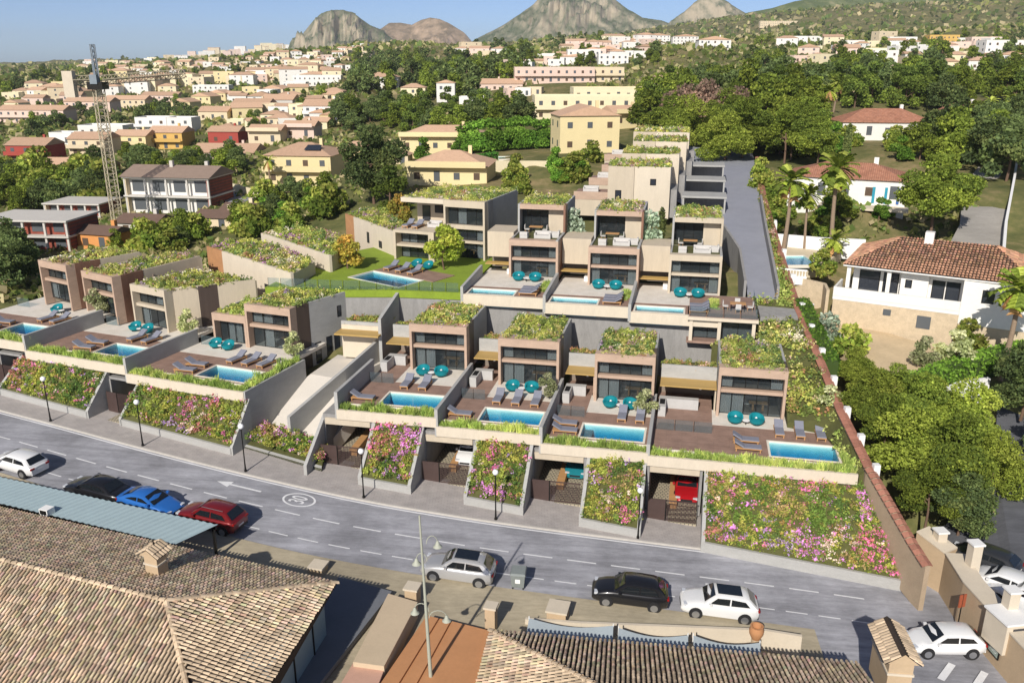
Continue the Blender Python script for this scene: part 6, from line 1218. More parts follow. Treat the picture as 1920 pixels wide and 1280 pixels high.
for (x0, x1, z0, z1) in ((12.2, 13.2, .9, 2.1),):
    f = MB().box(x0, x1, -.66, -.58, z0, z1).build('window', M_METAL, t); MB().box(x0+.07, x1-.07, -.672, -.662, z0+.07, z1-.07).build('pane', M_GLASSF, f)
for (x0, x1, z0, z1) in ((4.2, 4.9, -1.3, -.7), (7.2, 8.4, -2.1, -.9)): win_box(t, (x0+x1)/2, -1.16, (z0+z1)/2, x1-x0, z1-z0, 0)
rx1 = LN1+2.9; E_ = 2.98; rr = 2.2; oo = o
rl = lambda x, y, z: Vector((math.cos(ang)*x-math.sin(ang)*y, math.sin(ang)*x+math.cos(ang)*y, z))+o
fa = [rl(0, -.4, E_), rl(rx1, -.9, E_), rl(rx1-4.2, 5.2, E_+rr), rl(4.4, 5.2, E_+rr)]; fb = [rl(0, 10.8, E_), rl(0, -.4, E_), rl(4.4, 5.2, E_+rr)]; fcx = [rl(rx1, -.9, E_), rl(rx1, 10.8, E_), rl(rx1-4.2, 5.2, E_+rr)]
rt_ = thing('villa_roof', 'x', 'x', o); rt_.parent = t; rt_.location = (0, 0, 0); rt_.rotation_euler = (0, 0, -ang); del rt_['category']; del rt_['label']; rt_.name = 'tiled_roof'
tiled_roof(rt_, o, [fa, fb, fcx], M_TILEO, pitch=.3, run=.42, maxobj=240, seed=501, tw=.26)
MB().add([(0, -.4, E_-.12), (rx1, -.9, E_-.12), (rx1, 10.8, E_-.12), (0, 10.8, E_-.12), (0, -.4, E_-.01), (rx1, -.9, E_-.01), (rx1, 10.8, E_-.01), (0, 10.8, E_-.01)], [(0, 3, 2, 1), (0, 1, 5, 4), (3, 0, 4, 7), (1, 2, 6, 5)]).build('eaves', M_WHITE, t)
MB().add([(rx1, 10.8, E_), (0, 10.8, E_), (4.4, 5.2, E_+rr), (rx1-4.2, 5.2, E_+rr)], [(0, 1, 2, 3)]).build('rear_roof', M_RFO, t)
MB().box(6.4, 7.2, 4.4, 5.3, E_+1.4, E_+3.0).build('chimney', wallm('white'), t)
# yard below, stone walls, balustrades, pool terrace
slab('villa_yard', mat('sandy_yard', hx('#c2ad8c'), .95, .18, .5), [P(1545, 585, 8.3), P(1700, 635, 7.8), P(1860, 680, 7.2), P(1740, 715, 7.0), P(1620, 690, 7.3), P(1530, 620, 8.2)], .8, None, 'structure')
wall_run('stone_wall', 'rubble stone wall below the pool terrace of the white villa', [P(1452, 520, 10.6), P(1545, 545, 10.2), P(1548, 585, 8.6)], [7.5, 7.5, 7.5], [11.2, 11.0, 10.9], .3, MATS['rubble_stone'])
for k, (a, b, lb) in enumerate(((P(1450, 517, 11.2), P(1512, 522, 11.1), 'white balustrade at the edge of the right pool terrace'), (P(1490, 580, 8.8), P(1525, 586, 8.7), 'short white balustrade at the gate of the villa yard'))):
    t2 = thing('balustrade', lb, 'balustrade', a, 0, 'white balustrades'); d = b-a; n = int(d.length/.3); dn = d.normalized(); e = Vector((-dn.y, dn.x, 0))*.09
    MB().prism([-e, d-e, d+e, e], [.75, .75+d.z, .75+d.z, .75], [.9, .9+d.z, .9+d.z, .9]).build('handrail', M_WHITE, t2); MB().prism([-e, d-e, d+e, e], [-.8, -.8, -.8, -.8], [.1, .1, .1, .1]).build('plinth', M_WHITE, t2)
    for i in range(n): q = d*((i+.5)/n); MB().lathe([(.05, .1), (.08, .3), (.04, .55), (.06, .75)], 8, (q.x, q.y, q.z)).build('baluster', M_WHITE, t2, True)
slab('pool_terrace', mat('cream_terrace', hx('#cdbfa4'), .9, .1, .8), [P(1428, 505, 11.25), P(1540, 500, 11.25), P(1580, 470, 11.3), P(1500, 445, 11.5), P(1420, 455, 11.5)], 1.2, None, 'structure')
pool('pool of the neighbouring villa beside the palms', lambda u, v, z: P(1440, 498, 11.62), math.radians(2), 0, 5.8, 0, 5.0, 11.62, None, .3); 
wall_run('garden_wall', 'white garden wall behind the palms and the right pool', [P(1423, 446, 12.2), P(1540, 456, 12.2), P(1622, 460, 12.2)], 10.5, 12.9, .25, M_WHITE)
# villas further up
p0, p1 = P(1475, 322, 18), P(1692, 340, 18); a2 = math.atan2(p1.y-p0.y, p1.x-p0.x); t = house('white house with orange roof and blue shutters behind the palms', P(1585, 352, 16.6)+Vector((0, 0, -2.0)), 15, 9, 3.2, 'white', 'hip', M_RFO, a2*.6, 1, 5, balcony=False, rise=1.7)
for x, c in ((3.4, '#2f8fa6'), (4.9, '#2f8fa6'), (6.4, '#3a5f9a')): MB().box(x, x+.35, -.12, -.03, .2, 2.3).build('shutter', mat('shutter_'+c[1:], hx(c), .6, .08), t)
MB().box(-3, 8, -3.2, 0, -.4, -.1).build('terrace_slab', M_STUCCOW, t)
t = house('white house with wide orange hip roof among the trees', P(1662, 262, 18.2), 17, 10, 3.2, 'white', 'hip', M_RFO, -.12, 1, 5, rise=2.4)
house('small white house half hidden by the dark trees at the right', P(1815, 250, 18.6), 7, 8, 4.2, 'white', 'gable_side', M_RFO, -.1, 1, 2, rise=1.6)
slab('upper_lane', mat_asphalt('pale_lane', hx('#9f9a92'), .1), [P(1755, 505, 11.6), P(1872, 505, 11.6), P(1880, 440, 13.0), P(1892, 370, 15.2), P(1900, 318, 16.8), P(1835, 312, 17), P(1806, 350, 16), P(1800, 420, 13.6)], .6, None, 'structure')
wall_run('lane_wall', 'white wall along the right side of the pale lane', [P(1878, 500, 11.6), P(1884, 430, 13.4), P(1900, 345, 16.2), P(1905, 312, 17.2)], [9.5, 11, 13.5, 14.5], [12.7, 14.4, 17.2, 18.2], .3, M_WHITE)
wall_run('garden_wall', 'white wall with orange tile top beside the dark lane', [P(1745, 770, 5.5), P(1795, 745, 6.0), P(1850, 735, 6.3)], 3.5, [7.0, 7.4, 7.6], .35, M_WHITE)
wall_run('lane_kerb_wall', 'low orange-topped wall on the far side of the dark lane', [P(1855, 965, 1.6), P(1925, 1010, .8), P(1990, 1040, .5)], -.5, [2.2, 1.5, 1.2], .35, M_TERRA)
# ---- houses under construction and the crane
def frame_house(label, loc, w_, d, h, rz, roofm, brick=True):
    t = thing('unfinished_house', label, 'house', loc, rz); wm = wallm('grey')
    for s in range(2): MB().box(-w_/2-.3, w_/2+.3, -.3, d+.3, h*(s+1)/2-.25, h*(s+1)/2).build('floor_slab', wm, t)
    MB().box(-w_/2+.2, w_/2-.2, 1.0, d, -2, h-.25).build('wall', wallm('white') if roofm else M_BRICK, t); MB().box(w_/2-.3, w_/2, 0, d, -2, h-.3).build('end_wall', M_BRICK, t); MB().box(-w_/2, -w_/2+.3, 0, d, -2, h-.3).build('end_wall', wallm('beige'), t)
    for i in range(5): x = -w_/2+w_*i/4; MB().box(x-.15, x+.15, -.05, .25, -2, h-.25).build('column', wm, t)
    for s in range(2):
        for i in range(4): win_box(t, -w_/2+w_*(i+.5)/4, .97, h*s/2+h*.24, w_/4*.55, h*.3, 0)
    if roofm: roof_on(t, w_, d, h, 'gable', roofm, .6, 1.6); MB().box(-1, -.4, d*.4, d*.4+.6, h, h+2.4).build('chimney', wm, t); MB().box(w_*.3, w_*.3+.6, d*.6, d*.6+.6, h, h+2.2).build('chimney', wm, t)
    return t
q = T(318, 402); frame_house('unfinished house with brown roof and brick end beside the crane', q, 15.5, 9, 6.4, -.15, M_RFG)
q = T(140, 428); frame_house('unfinished brick house with flat grey slab left of the crane', q, 10.5, 8, 4.6, -.1, None)
q = T(50, 470); frame_house('unfinished brick house at the left behind the end villa', q, 13, 8, 4.4, -.1, None)
H('small orange house with gable roof behind the left villas', 178, 468, 72, 30, 'orange', 'gable', -.3, rm=M_RFB, st=1)
H('dark-roofed unfinished row house left of the wood', 400, 425, 70, 18, 'beige', 'gable', -.2, rm=M_RFB, st=1); H('dark-roofed unfinished row house beside the crane base', 255, 432, 80, 15, 'grey', 'gable', -.2, rm=M_RFB, st=1); H('last dark-roofed unfinished row house', 445, 412, 60, 20, 'beige', 'gable', -.2, rm=M_RFB, st=1)
q = T(221, 418); t = thing('tower_crane', 'lattice tower crane standing between the unfinished houses', 'crane', q); Zc = q.y*CP-(q.z-CAMH)*SP; HH = 300*Zc/FPX/.95; M_CR = mat('crane_steel', hx('#b0a58c'), .6, .12, 2); M_CRB = mat('crane_blue_steel', hx('#7d8790'), .6, .12, 2)
def lattice(name, a, b, w_, n, m, parent):
    mb = MB(); a = Vector(a); b = Vector(b); d = (b-a).normalized(); e1 = d.orthogonal().normalized()*w_/2; e2 = d.cross(e1); cs = [e1+e2, e1-e2, -e1-e2, -e1+e2]
    for c in cs: mb.tube(a+c, b+c, .09, n=4, caps=False)
    for i in range(n):
        p = a+(b-a)*i/n; q_ = a+(b-a)*(i+1)/n
        for k in range(4): mb.tube(p+cs[k], q_+cs[(k+1) % 4], .055, n=3, caps=False); mb.tube(q_+cs[k], q_+cs[(k+1) % 4], .055, n=3, caps=False)
    return mb.build(name, m, parent)
lattice('mast', (0, 0, -1), (0, 0, HH*.76), 1.35, 22, M_CR, t); MB().box(-1.2, 1.2, -1.2, 1.2, HH*.76, HH*.80).build('slewing_ring', M_METAL, t); MB().box(-.55, .55, -1.4, -.5, HH*.79, HH*.84).build('cab', M_CRB, t); lattice('apex', (0, 0, HH*.8), (0, 0, HH), .55, 7, M_CRB, t)
lattice('jib', (.6, 0, HH*.81), (10.5, 9, HH*.84), 1.0, 16, M_CR, t); lattice('counter_jib', (-.6, 0, HH*.81), (-3, -2.0, HH*.81), 1.0, 4, M_CR, t); MB().box(-4.2, -2.6, -2.6, -1.4, HH*.72, HH*.86).build('counterweight', M_STUCCOW, t)
# ---- catalogue of town houses
CAT = [('large yellow house with solar panel and hip roof left of the pine', 560, 346, 128, 52, 'yellow', 'hip', -.12), ('yellow house joined behind the one with the solar panel', 665, 322, 82, 40, 'yellow', 'hip', -.12),
 ('long yellow house with many chimneys behind the clipped trees', 830, 290, 160, 34, 'yellow', 'hip', -.05), ('low yellow house just above the upper villas', 838, 348, 150, 36, 'yellow', 'hip', -.12), ('yellow house with white window bay beside the top villas', 1105, 287, 112, 66, 'yellow', 'gable_side', .15),
 ('wide cream apartment block with flat terraces behind the yellow gable', 1105, 225, 205, 40, 'cream', 'flat', .05), ('upper cream storey of the flat-roofed apartments', 1150, 188, 150, 20, 'cream', 'flat', .05), ('yellow terrace house with stepped roofs above the top villas', 1185, 240, 70, 28, 'yellow', 'gable', .35),
 ('red house with pale roof at the left edge', 52, 306, 78, 32, 'red', 'gable', -.1), ('red house with pale roof in the middle of the town', 420, 274, 58, 26, 'red', 'gable', -.1), ('beige house right of the red one at the edge', 165, 292, 72, 30, 'beige', 'gable', -.1), ('pale ochre house behind the crane mast', 246, 284, 62, 28, 'yellow', 'gable', -.1), ('deep ochre house right of the crane', 312, 280, 66, 30, 'ochre', 'gable', -.1),
 ('long ochre row house below the red house', 115, 338, 150, 22, 'ochre', 'gable', -.05), ('long pink row house before the wood', 418, 300, 118, 14, 'pink', 'gable', -.08), ('pale pink house right of the red one', 497, 274, 62, 28, 'beige', 'gable', -.1), ('pink house with pale roof near the middle', 560, 262, 60, 24, 'pink', 'gable', -.1),
 ('white modern house left of the crane', 116, 274, 46, 22, 'white', 'flat', -.15), ('white modern house behind the crane', 190, 256, 86, 18, 'white', 'flat', -.05), ('white modern house with tall parapet right of the crane', 285, 250, 60, 26, 'white', 'flat', -.05), ('white modern house at the end of the white row', 338, 248, 48, 24, 'white', 'flat', -.1),
 ('pink terrace row with many chimneys at the left edge', 60, 232, 130, 24, 'pink', 'gable', -.1), ('pink terrace row behind the crane', 165, 212, 90, 20, 'pink', 'gable', -.1), ('terracotta-roofed row right of the crane', 235, 206, 80, 18, 'beige', 'gable', -.1), ('long terracotta-roofed row in the middle distance', 300, 196, 70, 16, 'pink', 'gable', -.1),
 ('first yellow gabled house of three', 340, 210, 40, 18, 'yellow', 'gable_side', -.3), ('second yellow gabled house of three', 378, 202, 40, 20, 'yellow', 'gable_side', -.3), ('third yellow gabled house of three', 408, 196, 36, 20, 'yellow', 'gable_side', -.3), ('dark-roofed pale house above the white row', 400, 228, 56, 18, 'beige', 'gable', -.1),
 ('pale villa with flat roof near the white red-roofed house', 470, 214, 70, 18, 'beige', 'gable', -.1), ('grey pale house in the middle of the town', 520, 204, 60, 16, 'grey', 'gable', -.1), ('white house with red roof in the middle of the town', 605, 226, 72, 26, 'white', 'gable', -.05), ('white flat house above the yellow gables', 396, 176, 68, 14, 'white', 'flat', 0), ('white house with arcade on the slope', 552, 170, 44, 14, 'white', 'flat', 0), ('long white villa row on the slope', 595, 162, 90, 18, 'white', 'flat', 0),
 ('pale yellow villa on the far left slope', 222, 150, 36, 16, 'yellow', 'hip', 0), ('white house with orange roof right of the middle wood', 708, 168, 78, 22, 'white', 'hip', 0), ('pink house above the middle wood', 775, 192, 46, 26, 'cream', 'hip', 0), ('tall white house beside the middle wood', 836, 192, 34, 34, 'white', 'gable_side', 0), ('low white house with flat roof by the water tank', 885, 196, 48, 12, 'white', 'flat', 0),
 ('long pink apartment block on the middle hill', 1040, 156, 150, 26, 'pink', 'flat', .05), ('pink apartment wing right of the long block', 1130, 154, 80, 24, 'beige', 'flat', .05), ('low pink terrace below the apartments', 905, 172, 150, 14, 'pink', 'gable', .05), ('white stepped apartments above the pink block', 1095, 116, 62, 20, 'white', 'flat', 0), ('second white stepped apartments above the pink block', 1150, 122, 56, 18, 'white', 'flat', 0), ('beige house with tiled roof above the dark pines', 1262, 160, 60, 14, 'beige', 'hip', .1),
 ('white gabled terrace on the crest', 1232, 82, 48, 14, 'white', 'gable_side', 0), ('second white gabled terrace on the crest', 1285, 86, 48, 16, 'white', 'gable_side', 0), ('third white gabled terrace on the crest', 1340, 92, 60, 16, 'white', 'gable_side', 0), ('pale house with red roof on the crest', 1150, 78, 46, 10, 'cream', 'hip', 0), ('beige villa behind the dark pines at the right', 1460, 50, 70, 9, 'beige', 'flat', 0), ('orange house on the right crest', 1770, 82, 56, 14, 'ochre', 'flat', 0), ('white house on the right slope among palms', 1660, 120, 44, 22, 'white', 'flat', 0), ('beige house with small windows on the right slope', 1722, 132, 48, 22, 'beige', 'flat', 0), ('white terraced block at the right edge', 1880, 110, 70, 30, 'white', 'flat', 0), ('long white terrace on the right crest', 1520, 82, 76, 12, 'white', 'flat', 0), ('pale pink block near the right edge', 1850, 88, 60, 16, 'pink', 'flat', 0), ('white cube house on the right crest', 1692, 88, 52, 16, 'white', 'flat', 0)]
SOLAR = None
for (lb, px, py, wp, hp, c, rf, rz) in CAT:
    small = wp < 50; t = H(lb, px, py, wp, hp, c, rf, rz, chim=not small, side_cols=1 if small else 2, balcony=(wp > 58 and hp > 23 and rf != 'gable_side'))
    if 'solar' in lb: t2 = t; MB().add([(1.0, 1.4, 6.6), (4.2, 1.4, 6.6), (4.0, 3.4, 7.4), (1.2, 3.4, 7.4)], [(0, 1, 2, 3)]).build('solar_panel', M_GLASSF, t)
rng = random.Random(77)
def scatter_houses(label, group, boxes, cols, wr, seed, flat=.5):
    r = random.Random(seed)
    for (x0, y0, x1, y1, n, curve) in boxes:
        for i in range(n):
            f = (i+r.random()*.8)/n; px = x0+(x1-x0)*f; py = y0+(y1-y0)*f+r.uniform(-curve, curve); wp = r.uniform(*wr); c = r.choice(cols)
            rk = 'flat' if r.random() < flat else r.choice(['hip', 'gable', 'gable_side']); nm = dict(flat='flat-roofed', hip='hip-roofed', gable='gabled', gable_side='end-on gabled')[rk]
            H(f'small {c} {nm} house {label}', px, py, wp, wp*r.uniform(.32, .55), c, rk, r.uniform(-.4, .4), chim=False, cols=2, side_cols=1, group=group)
scatter_houses('on the far left hillside', 'houses on the far left hillside', [(150, 128, 330, 118, 18, 6), (180, 144, 430, 124, 30, 9), (330, 112, 560, 92, 28, 7), (420, 130, 690, 96, 40, 11), (470, 152, 660, 122, 22, 10), (640, 86, 720, 78, 10, 6)], ['white', 'beige', 'cream', 'pink', 'white', 'beige'], (12, 24), 5, .5)
scatter_houses('left of the crane', 'houses on the left plain', [(10, 182, 140, 178, 8, 7), (20, 205, 150, 196, 6, 5)], ['beige', 'yellow', 'cream', 'pink'], (24, 38), 6, .2)
scatter_houses('on the right hill crest', 'houses on the right hill crest', [(1470, 96, 1910, 90, 24, 12), (1500, 114, 1915, 120, 20, 9), (1600, 142, 1900, 138, 8, 5)], ['white', 'white', 'beige', 'cream', 'pink'], (22, 44), 7, .7)
scatter_houses('on the middle crest', 'houses on the middle crest', [(940, 132, 1220, 104, 22, 10), (1060, 98, 1230, 88, 12, 5), (730, 72, 850, 66, 9, 3), (860, 100, 960, 112, 6, 6), (960, 180, 1010, 176, 3, 4)], ['white', 'white', 'pink', 'beige'], (22, 38), 8, .7)
scatter_houses('in the middle town', 'houses in the middle town', [(60, 190, 330, 172, 16, 7), (420, 246, 640, 238, 11, 9), (430, 190, 640, 192, 13, 9), (330, 160, 640, 150, 16, 8), (640, 300, 760, 305, 3, 6), (440, 222, 640, 216, 9, 6)], ['white', 'beige', 'yellow', 'cream', 'cream'], (30, 52), 9, .25)
# concrete-sided street and yard right of the crane, clubhouse pool and clipped trees
slab('town_street', mat_asphalt('town_asphalt', hx('#8f8f92'), .1), [T(330, 360)+Vector((0, 0, .3)), T(480, 392)+Vector((0, 0, .3)), T(520, 382)+Vector((0, 0, .3)), T(400, 340)+Vector((0, 0, .3))], .5, None, 'structure')
a, b, c_ = T(402, 350), T(500, 378), T(560, 362); wall_run('street_wall', 'long cream wall curving beside the town street', [a, b, c_], [a.z-1, b.z-1, c_.z-1], [a.z+1.6, b.z+1.6, c_.z+1.6], .3, wallm('cream'))
a, b = T(925, 320), T(1045, 318); wall_run('clubhouse_wall', 'cream wall with piers below the town pool', [a, b], [a.z-2, b.z-2], [a.z+1.8, b.z+1.4], .3, wallm('cream'))
p = T(935, 302); pool('small town pool behind the clipped hedge', lambda u, v, z: p+Vector((0, 0, .35)), .1, 0, 9, 0, 5, p.z, None, .5)
# ================================================================== VEGETATION
def crown_quads(seed, blobs, n, leaf, cols, shell=.62, up=.2):
    """leaf faces spread through lumpy blobs (cx,cy,cz,rx,ry,rz); clumps of their own shade"""
    rng = np.random.default_rng(seed); B = np.array(blobs, float); vol = (B[:, 3]*B[:, 4]*B[:, 5])**.72; k = rng.choice(len(B), n, p=vol/vol.sum())
    d = rng.normal(size=(n, 3)); d /= np.linalg.norm(d, axis=1)[:, None]; r = shell+(1-shell)*rng.random(n)**.6
    # ragged outline: each blob surface is modulated by lobes
    lob = 1+.16*np.sin(d[:, 0]*7+k*1.7)*np.sin(d[:, 1]*6+k)+.12*np.sin(d[:, 2]*9+k*2.3)
    pos = B[k, :3]+d*B[k, 3:]*(r*lob)[:, None]
    cl = np.array([hx(c) for c in cols]); ci = rng.integers(0, len(cl), len(B)); sub = (np.floor(d[:, 0]*2.2)+np.floor(d[:, 1]*2.2)*3+np.floor(d[:, 2]*2.2)*7+k*11).astype(int) % 97
    shade = rng.uniform(.68, 1.35, 97)[sub]; C = cl[np.where(rng.random(n) < .7, ci[k], rng.integers(0, len(cl), n))]*(shade*rng.uniform(.75, 1.25, n))[:, None]
    return leaf_quads(rng, pos, leaf, up), C
G_PINE = ['#5f6f2c', '#6b7a30', '#56672c', '#788636']; G_DARK = ['#4f5f33', '#59693c', '#4b5b36', '#667240']; G_BRIGHT = ['#55772c', '#628432', '#4b6d29', '#6d8a38']; G_OLIVE = ['#8d9468', '#7f8a5c', '#9aa078']; G_YEL = ['#85853a', '#948b3c', '#78803a', '#9a8440']; G_BROWN = ['#7d6a58', '#8a7560', '#6f6250']
def pine_blobs(seed, h, r, n=13, flat=.55, low=.38):
    g = random.Random(seed); B = []
    for i in range(n):
        a = g.uniform(0, 6.28); q = r*math.sqrt(g.random())*.72; z = h*(low+(1-low)*.9*g.random()*(1-.45*(q/r))); s = r*g.uniform(.28, .46); B.append((q*math.cos(a), q*math.sin(a), z, s, s, s*flat*g.uniform(.8, 1.2)))
    B.append((0, 0, h*.9, r*.42, r*.42, r*.3)); return B
def make_tree(name, cat, seed, h, r, nleaf, leaf, cols, n=13, flat=.55, low=.38, trunk=.16, lean=.06, limbs=5):
    t = thing(name, 'x', cat); B = pine_blobs(seed, h, r, n, flat, low); V, C = crown_quads(seed, B, nleaf, leaf, cols); quads('crown', V, C, M_LEAF, t)
    g = random.Random(seed+1); mb = MB(); p = Vector((0, 0, -.6)); top = Vector((g.uniform(-lean, lean)*h, g.uniform(-lean, lean)*h, h*.55)); mid = (p+top)/2+Vector((g.uniform(-.03, .03)*h, g.uniform(-.03, .03)*h, 0)); mb.tube(p, mid, trunk*1.3, trunk, 7, False); mb.tube(mid, top, trunk, trunk*.7, 7, False)
    for i in range(limbs): b = B[g.randrange(len(B))]; mb.tube(mid+(top-mid)*g.uniform(.0, 1), b[:3], trunk*.5, trunk*.15, 5, False)
    mb.build('trunk', M_BARK, t, True); return t
PROTO = dict(
 pineA=make_tree('pine_tree', 'tree', 601, 9, 4.6, 17000, .21, G_PINE, 17), pineB=make_tree('pine_tree', 'tree', 602, 8, 5.0, 17000, .21, ['#6f7f33', '#7c8a38', '#657530', '#86923e'], 19, .6, .22), pineC=make_tree('pine_tree', 'tree', 603, 10, 4.2, 13000, .23, G_DARK, 15, .7, .25),
 midA=make_tree('evergreen_tree', 'tree', 611, 8, 3.8, 4200, .34, G_PINE, 12, .7, .2), midB=make_tree('evergreen_tree', 'tree', 612, 7, 4.0, 4200, .34, G_DARK, 13, .7, .15), midC=make_tree('evergreen_tree', 'tree', 613, 8.5, 3.4, 4000, .34, ['#55662c', '#62722f', '#4b5d2b'], 11, .8, .15),
 farA=make_tree('hillside_tree', 'tree', 621, 7, 3.9, 1100, .6, G_DARK, 9, .75, .12), farB=make_tree('hillside_tree', 'tree', 622, 6.5, 3.6, 1100, .6, G_PINE, 8, .8, .1),
 brown=make_tree('bare_tree', 'tree', 631, 7, 4.2, 3200, .34, G_BROWN, 14, .7, .15, limbs=9), broad=make_tree('broadleaf_tree', 'tree', 632, 6, 3.0, 3000, .34, G_BRIGHT, 10, .85, .2), olive=make_tree('olive_tree', 'tree', 633, 2.6, 1.05, 1500, .15, G_OLIVE, 9, .9, .25, .05), orange=make_tree('orange_tree', 'tree', 634, 3.9, 2.0, 3600, .22, G_YEL, 11, .85, .25, .09), lime=make_tree('lawn_tree', 'tree', 635, 4.6, 2.3, 3800, .22, ['#7d8a35', '#70802f', '#8b9040', '#64752e'], 11, .8, .25, .09), bush=make_tree('shrub', 'shrub', 636, 1.9, 1.5, 1300, .22, ['#66782f', '#77883a', '#586c2c', '#838a40'], 9, .8, .1, .04), silver=make_tree('shrub', 'shrub', 637, 2.2, 1.4, 1200, .2, ['#8a9a80', '#9aa88f', '#76886e'], 8, .9, .1, .04))
def make_palm(name, seed, h, fan=True, n=46, L_=2.0):
    t = thing(name, 'x', 'palm tree'); g = random.Random(seed); mb = MB(); k = 8; pts = [Vector((.25*math.sin(i/k*2.2), .1*i/k, h*i/k-.4*(i == 0))) for i in range(k+1)]
    for i in range(k): mb.tube(pts[i], pts[i+1], .26-.012*i, .25-.012*i, 8, False)
    mb.build('trunk', mat('palm_trunk', hx('#8d7a66'), .95, .25, 3, stretch=(1, 1, 6)), t, True); top = pts[-1]; V = []; C = []; cols = [hx(c) for c in ('#7a8a34', '#66782e', '#8f9a48', '#59692c')]; dry = hx('#9a7f52')
    for i in range(n):
        a = g.uniform(0, 6.28); el = g.uniform(-.9, 1.25); L1 = L_*g.uniform(.8, 1.1); prev = top; d = Vector((math.cos(a)*math.cos(el), math.sin(a)*math.cos(el), math.sin(el))); side = Vector((-math.sin(a), math.cos(a), 0)); c = Vector(dry if el < -.55 else g.choice(cols))*g.uniform(.75, 1.25)
        for s in range(6):
            d = (d+Vector((0, 0, -.16 if fan else -.2))).normalized(); q = prev+d*L1/6; wd = L1*(.07+.20*((s/5)**.8 if fan else math.sin(math.pi*(s+.6)/6.5))) if fan else L1*.15*math.sin(math.pi*(s+.8)/7)+.03
            for sg in (-1, 1):
                for m_ in range(2 if fan else 1):
                    dr = Vector((0, 0, -.35*wd)); e = side*sg*wd; o1 = prev+(q-prev)*.5*m_; V.append([o1, q if fan else q+d*.05, q+e*.95+dr, o1+e*.55+dr*.6]); C.append(tuple(c*g.uniform(.8, 1.2)))
            prev = q
    quads('crown', [[tuple(v) for v in q] for q in V], C, M_LEAF, t)
    return t
PROTO['palm'] = make_palm('palm_tree', 641, 8.2, True, 64, 2.3); PROTO['date'] = make_palm('palm_tree', 642, 3.0, False, 60, 3.2); PROTO['midpalm'] = make_palm('palm_tree', 643, 6.5, False, 44, 2.6)
def make_cypress():
    t = thing('cypress_tree', 'x', 'tree'); B = [(0, 0, z, .85-.08*abs(z-2.4), .85-.08*abs(z-2.4), .9) for z in (.8, 1.8, 2.8, 3.8, 4.8)]+[(0, 0, 5.6, .4, .4, .7)]; V, C = crown_quads(651, B, 1400, .3, G_DARK); quads('crown', V, C, M_LEAF, t); MB().tube((0, 0, -.5), (0, 0, 2), .12, n=6).build('trunk', M_BARK, t); return t
PROTO['cypress'] = make_cypress()
_seen = set(); _tr = random.Random(9)
def tree(key, loc, sc, label, group=None, rz=None):
    pr = PROTO[key]; o = pr if key not in _seen else copy_tree(pr); _seen.add(key)
    s = sc*np.array([_tr.uniform(.9, 1.1), _tr.uniform(.9, 1.1), _tr.uniform(.9, 1.12)]); o.location = loc; o.rotation_euler = (0, 0, _tr.uniform(0, 6.28) if rz is None else rz); o.scale = tuple(s)
    o['label'] = label
    if group: o['group'] = group
    elif 'group' in o: del o['group']
    return o
def wood(keys, poly, n, size, label, group, seed, dz=0):
    """trees standing where the image shows them: poly in image coordinates of their feet"""
    r = random.Random(seed); xs = [p[0] for p in poly]; ys = [p[1] for p in poly]; c = 0; tries = 0; used = []
    while c < n and tries < n*60:
        tries += 1; x = r.uniform(min(xs), max(xs)); y = r.uniform(min(ys), max(ys)); ins = False; j = len(poly)-1
        for i in range(len(poly)):
            if (poly[i][1] > y) != (poly[j][1] > y) and x < (poly[j][0]-poly[i][0])*(y-poly[i][1])/(poly[j][1]-poly[i][1]+1e-9)+poly[i][0]: ins = not ins
            j = i
        if not ins: continue
        p = T(x, y)
        if any((p-q).length < size[0]*.38 for q in used) and tries < n*40: continue
        used.append(p); k = r.choice(keys); hh = dict(pineA=9, pineB=8, pineC=10, midA=8, midB=7, midC=8.5, farA=7, farB=6.5, brown=7, broad=6, midpalm=8, bush=1.9, cypress=6).get(k, 6)
        tree(k, p+Vector((0, 0, dz)), r.uniform(*size)/hh, label, group); c += 1
# near pines beside the boundary wall
NEAR = [('pineB', 1630, 800, 4.9, 4.8, 'bright green pine beside the boundary wall below the yard'), ('pineA', 1715, 840, 4.0, 5.4, 'broad pine in the middle of the near right clump'), ('pineB', 1690, 890, 3.0, 5.4, 'pine leaning over the boundary wall'), ('pineA', 1785, 940, 2.2, 6.2, 'broad dense pine above the dark parked car'), ('pineB', 1800, 850, 3.4, 5.6, 'pine on the lane side of the near right clump'), ('pineC', 1795, 1005, 1.0, 5.0, 'dark leafy tree at the foot of the near right clump'), ('pineB', 1855, 925, 2.0, 4.4, 'low pine at the edge of the dark lane'), ('pineB', 1600, 720, 6.2, 3.2, 'small pine at the upper end of the near right clump'), ('pineA', 1735, 985, 1.5, 4.8, 'pine behind the lower end of the boundary wall'), ('pineC', 1915, 780, 5.2, 6.5, 'dark pine at the right edge above the dark lane'), ('pineC', 1960, 880, 2.8, 5.0, 'dark tree cut by the right edge'), ('pineA', 1675, 755, 5.8, 3.2, 'pine below the sandy yard of the white villa'), ('pineB', 1745, 785, 4.8, 3.6, 'pine between the clump and the clipped hedge'), ('pineA', 1655, 850, 3.9, 4.6, 'slim pine close to the boundary wall')]
for k, px, py, z, hgt, lb in NEAR: tree(k, P(px, py, z), hgt/dict(pineA=9, pineB=8, pineC=10)[k], lb, 'pines beside the boundary wall')
tree('silver', P(1545, 645, 8.0), 1.2, 'grey-green shrub beside the white balustrade gate'); tree('bush', P(1590, 665, 7.4), 1.3, 'round green shrub at the edge of the sandy yard'); tree('bush', P(1690, 625, 7.6), .6, 'lone bush on the sandy yard near the stone base'); tree('olive', P(1730, 690, 7.2), 1.0, 'thin olive tree at the lower edge of the sandy yard'); tree('olive', P(1785, 690, 7.2), 1.4, 'olive tree beside the tall palm of the sandy yard'); tree('bush', P(1810, 650, 7.6), 1.2, 'reddish bush before the white villa')
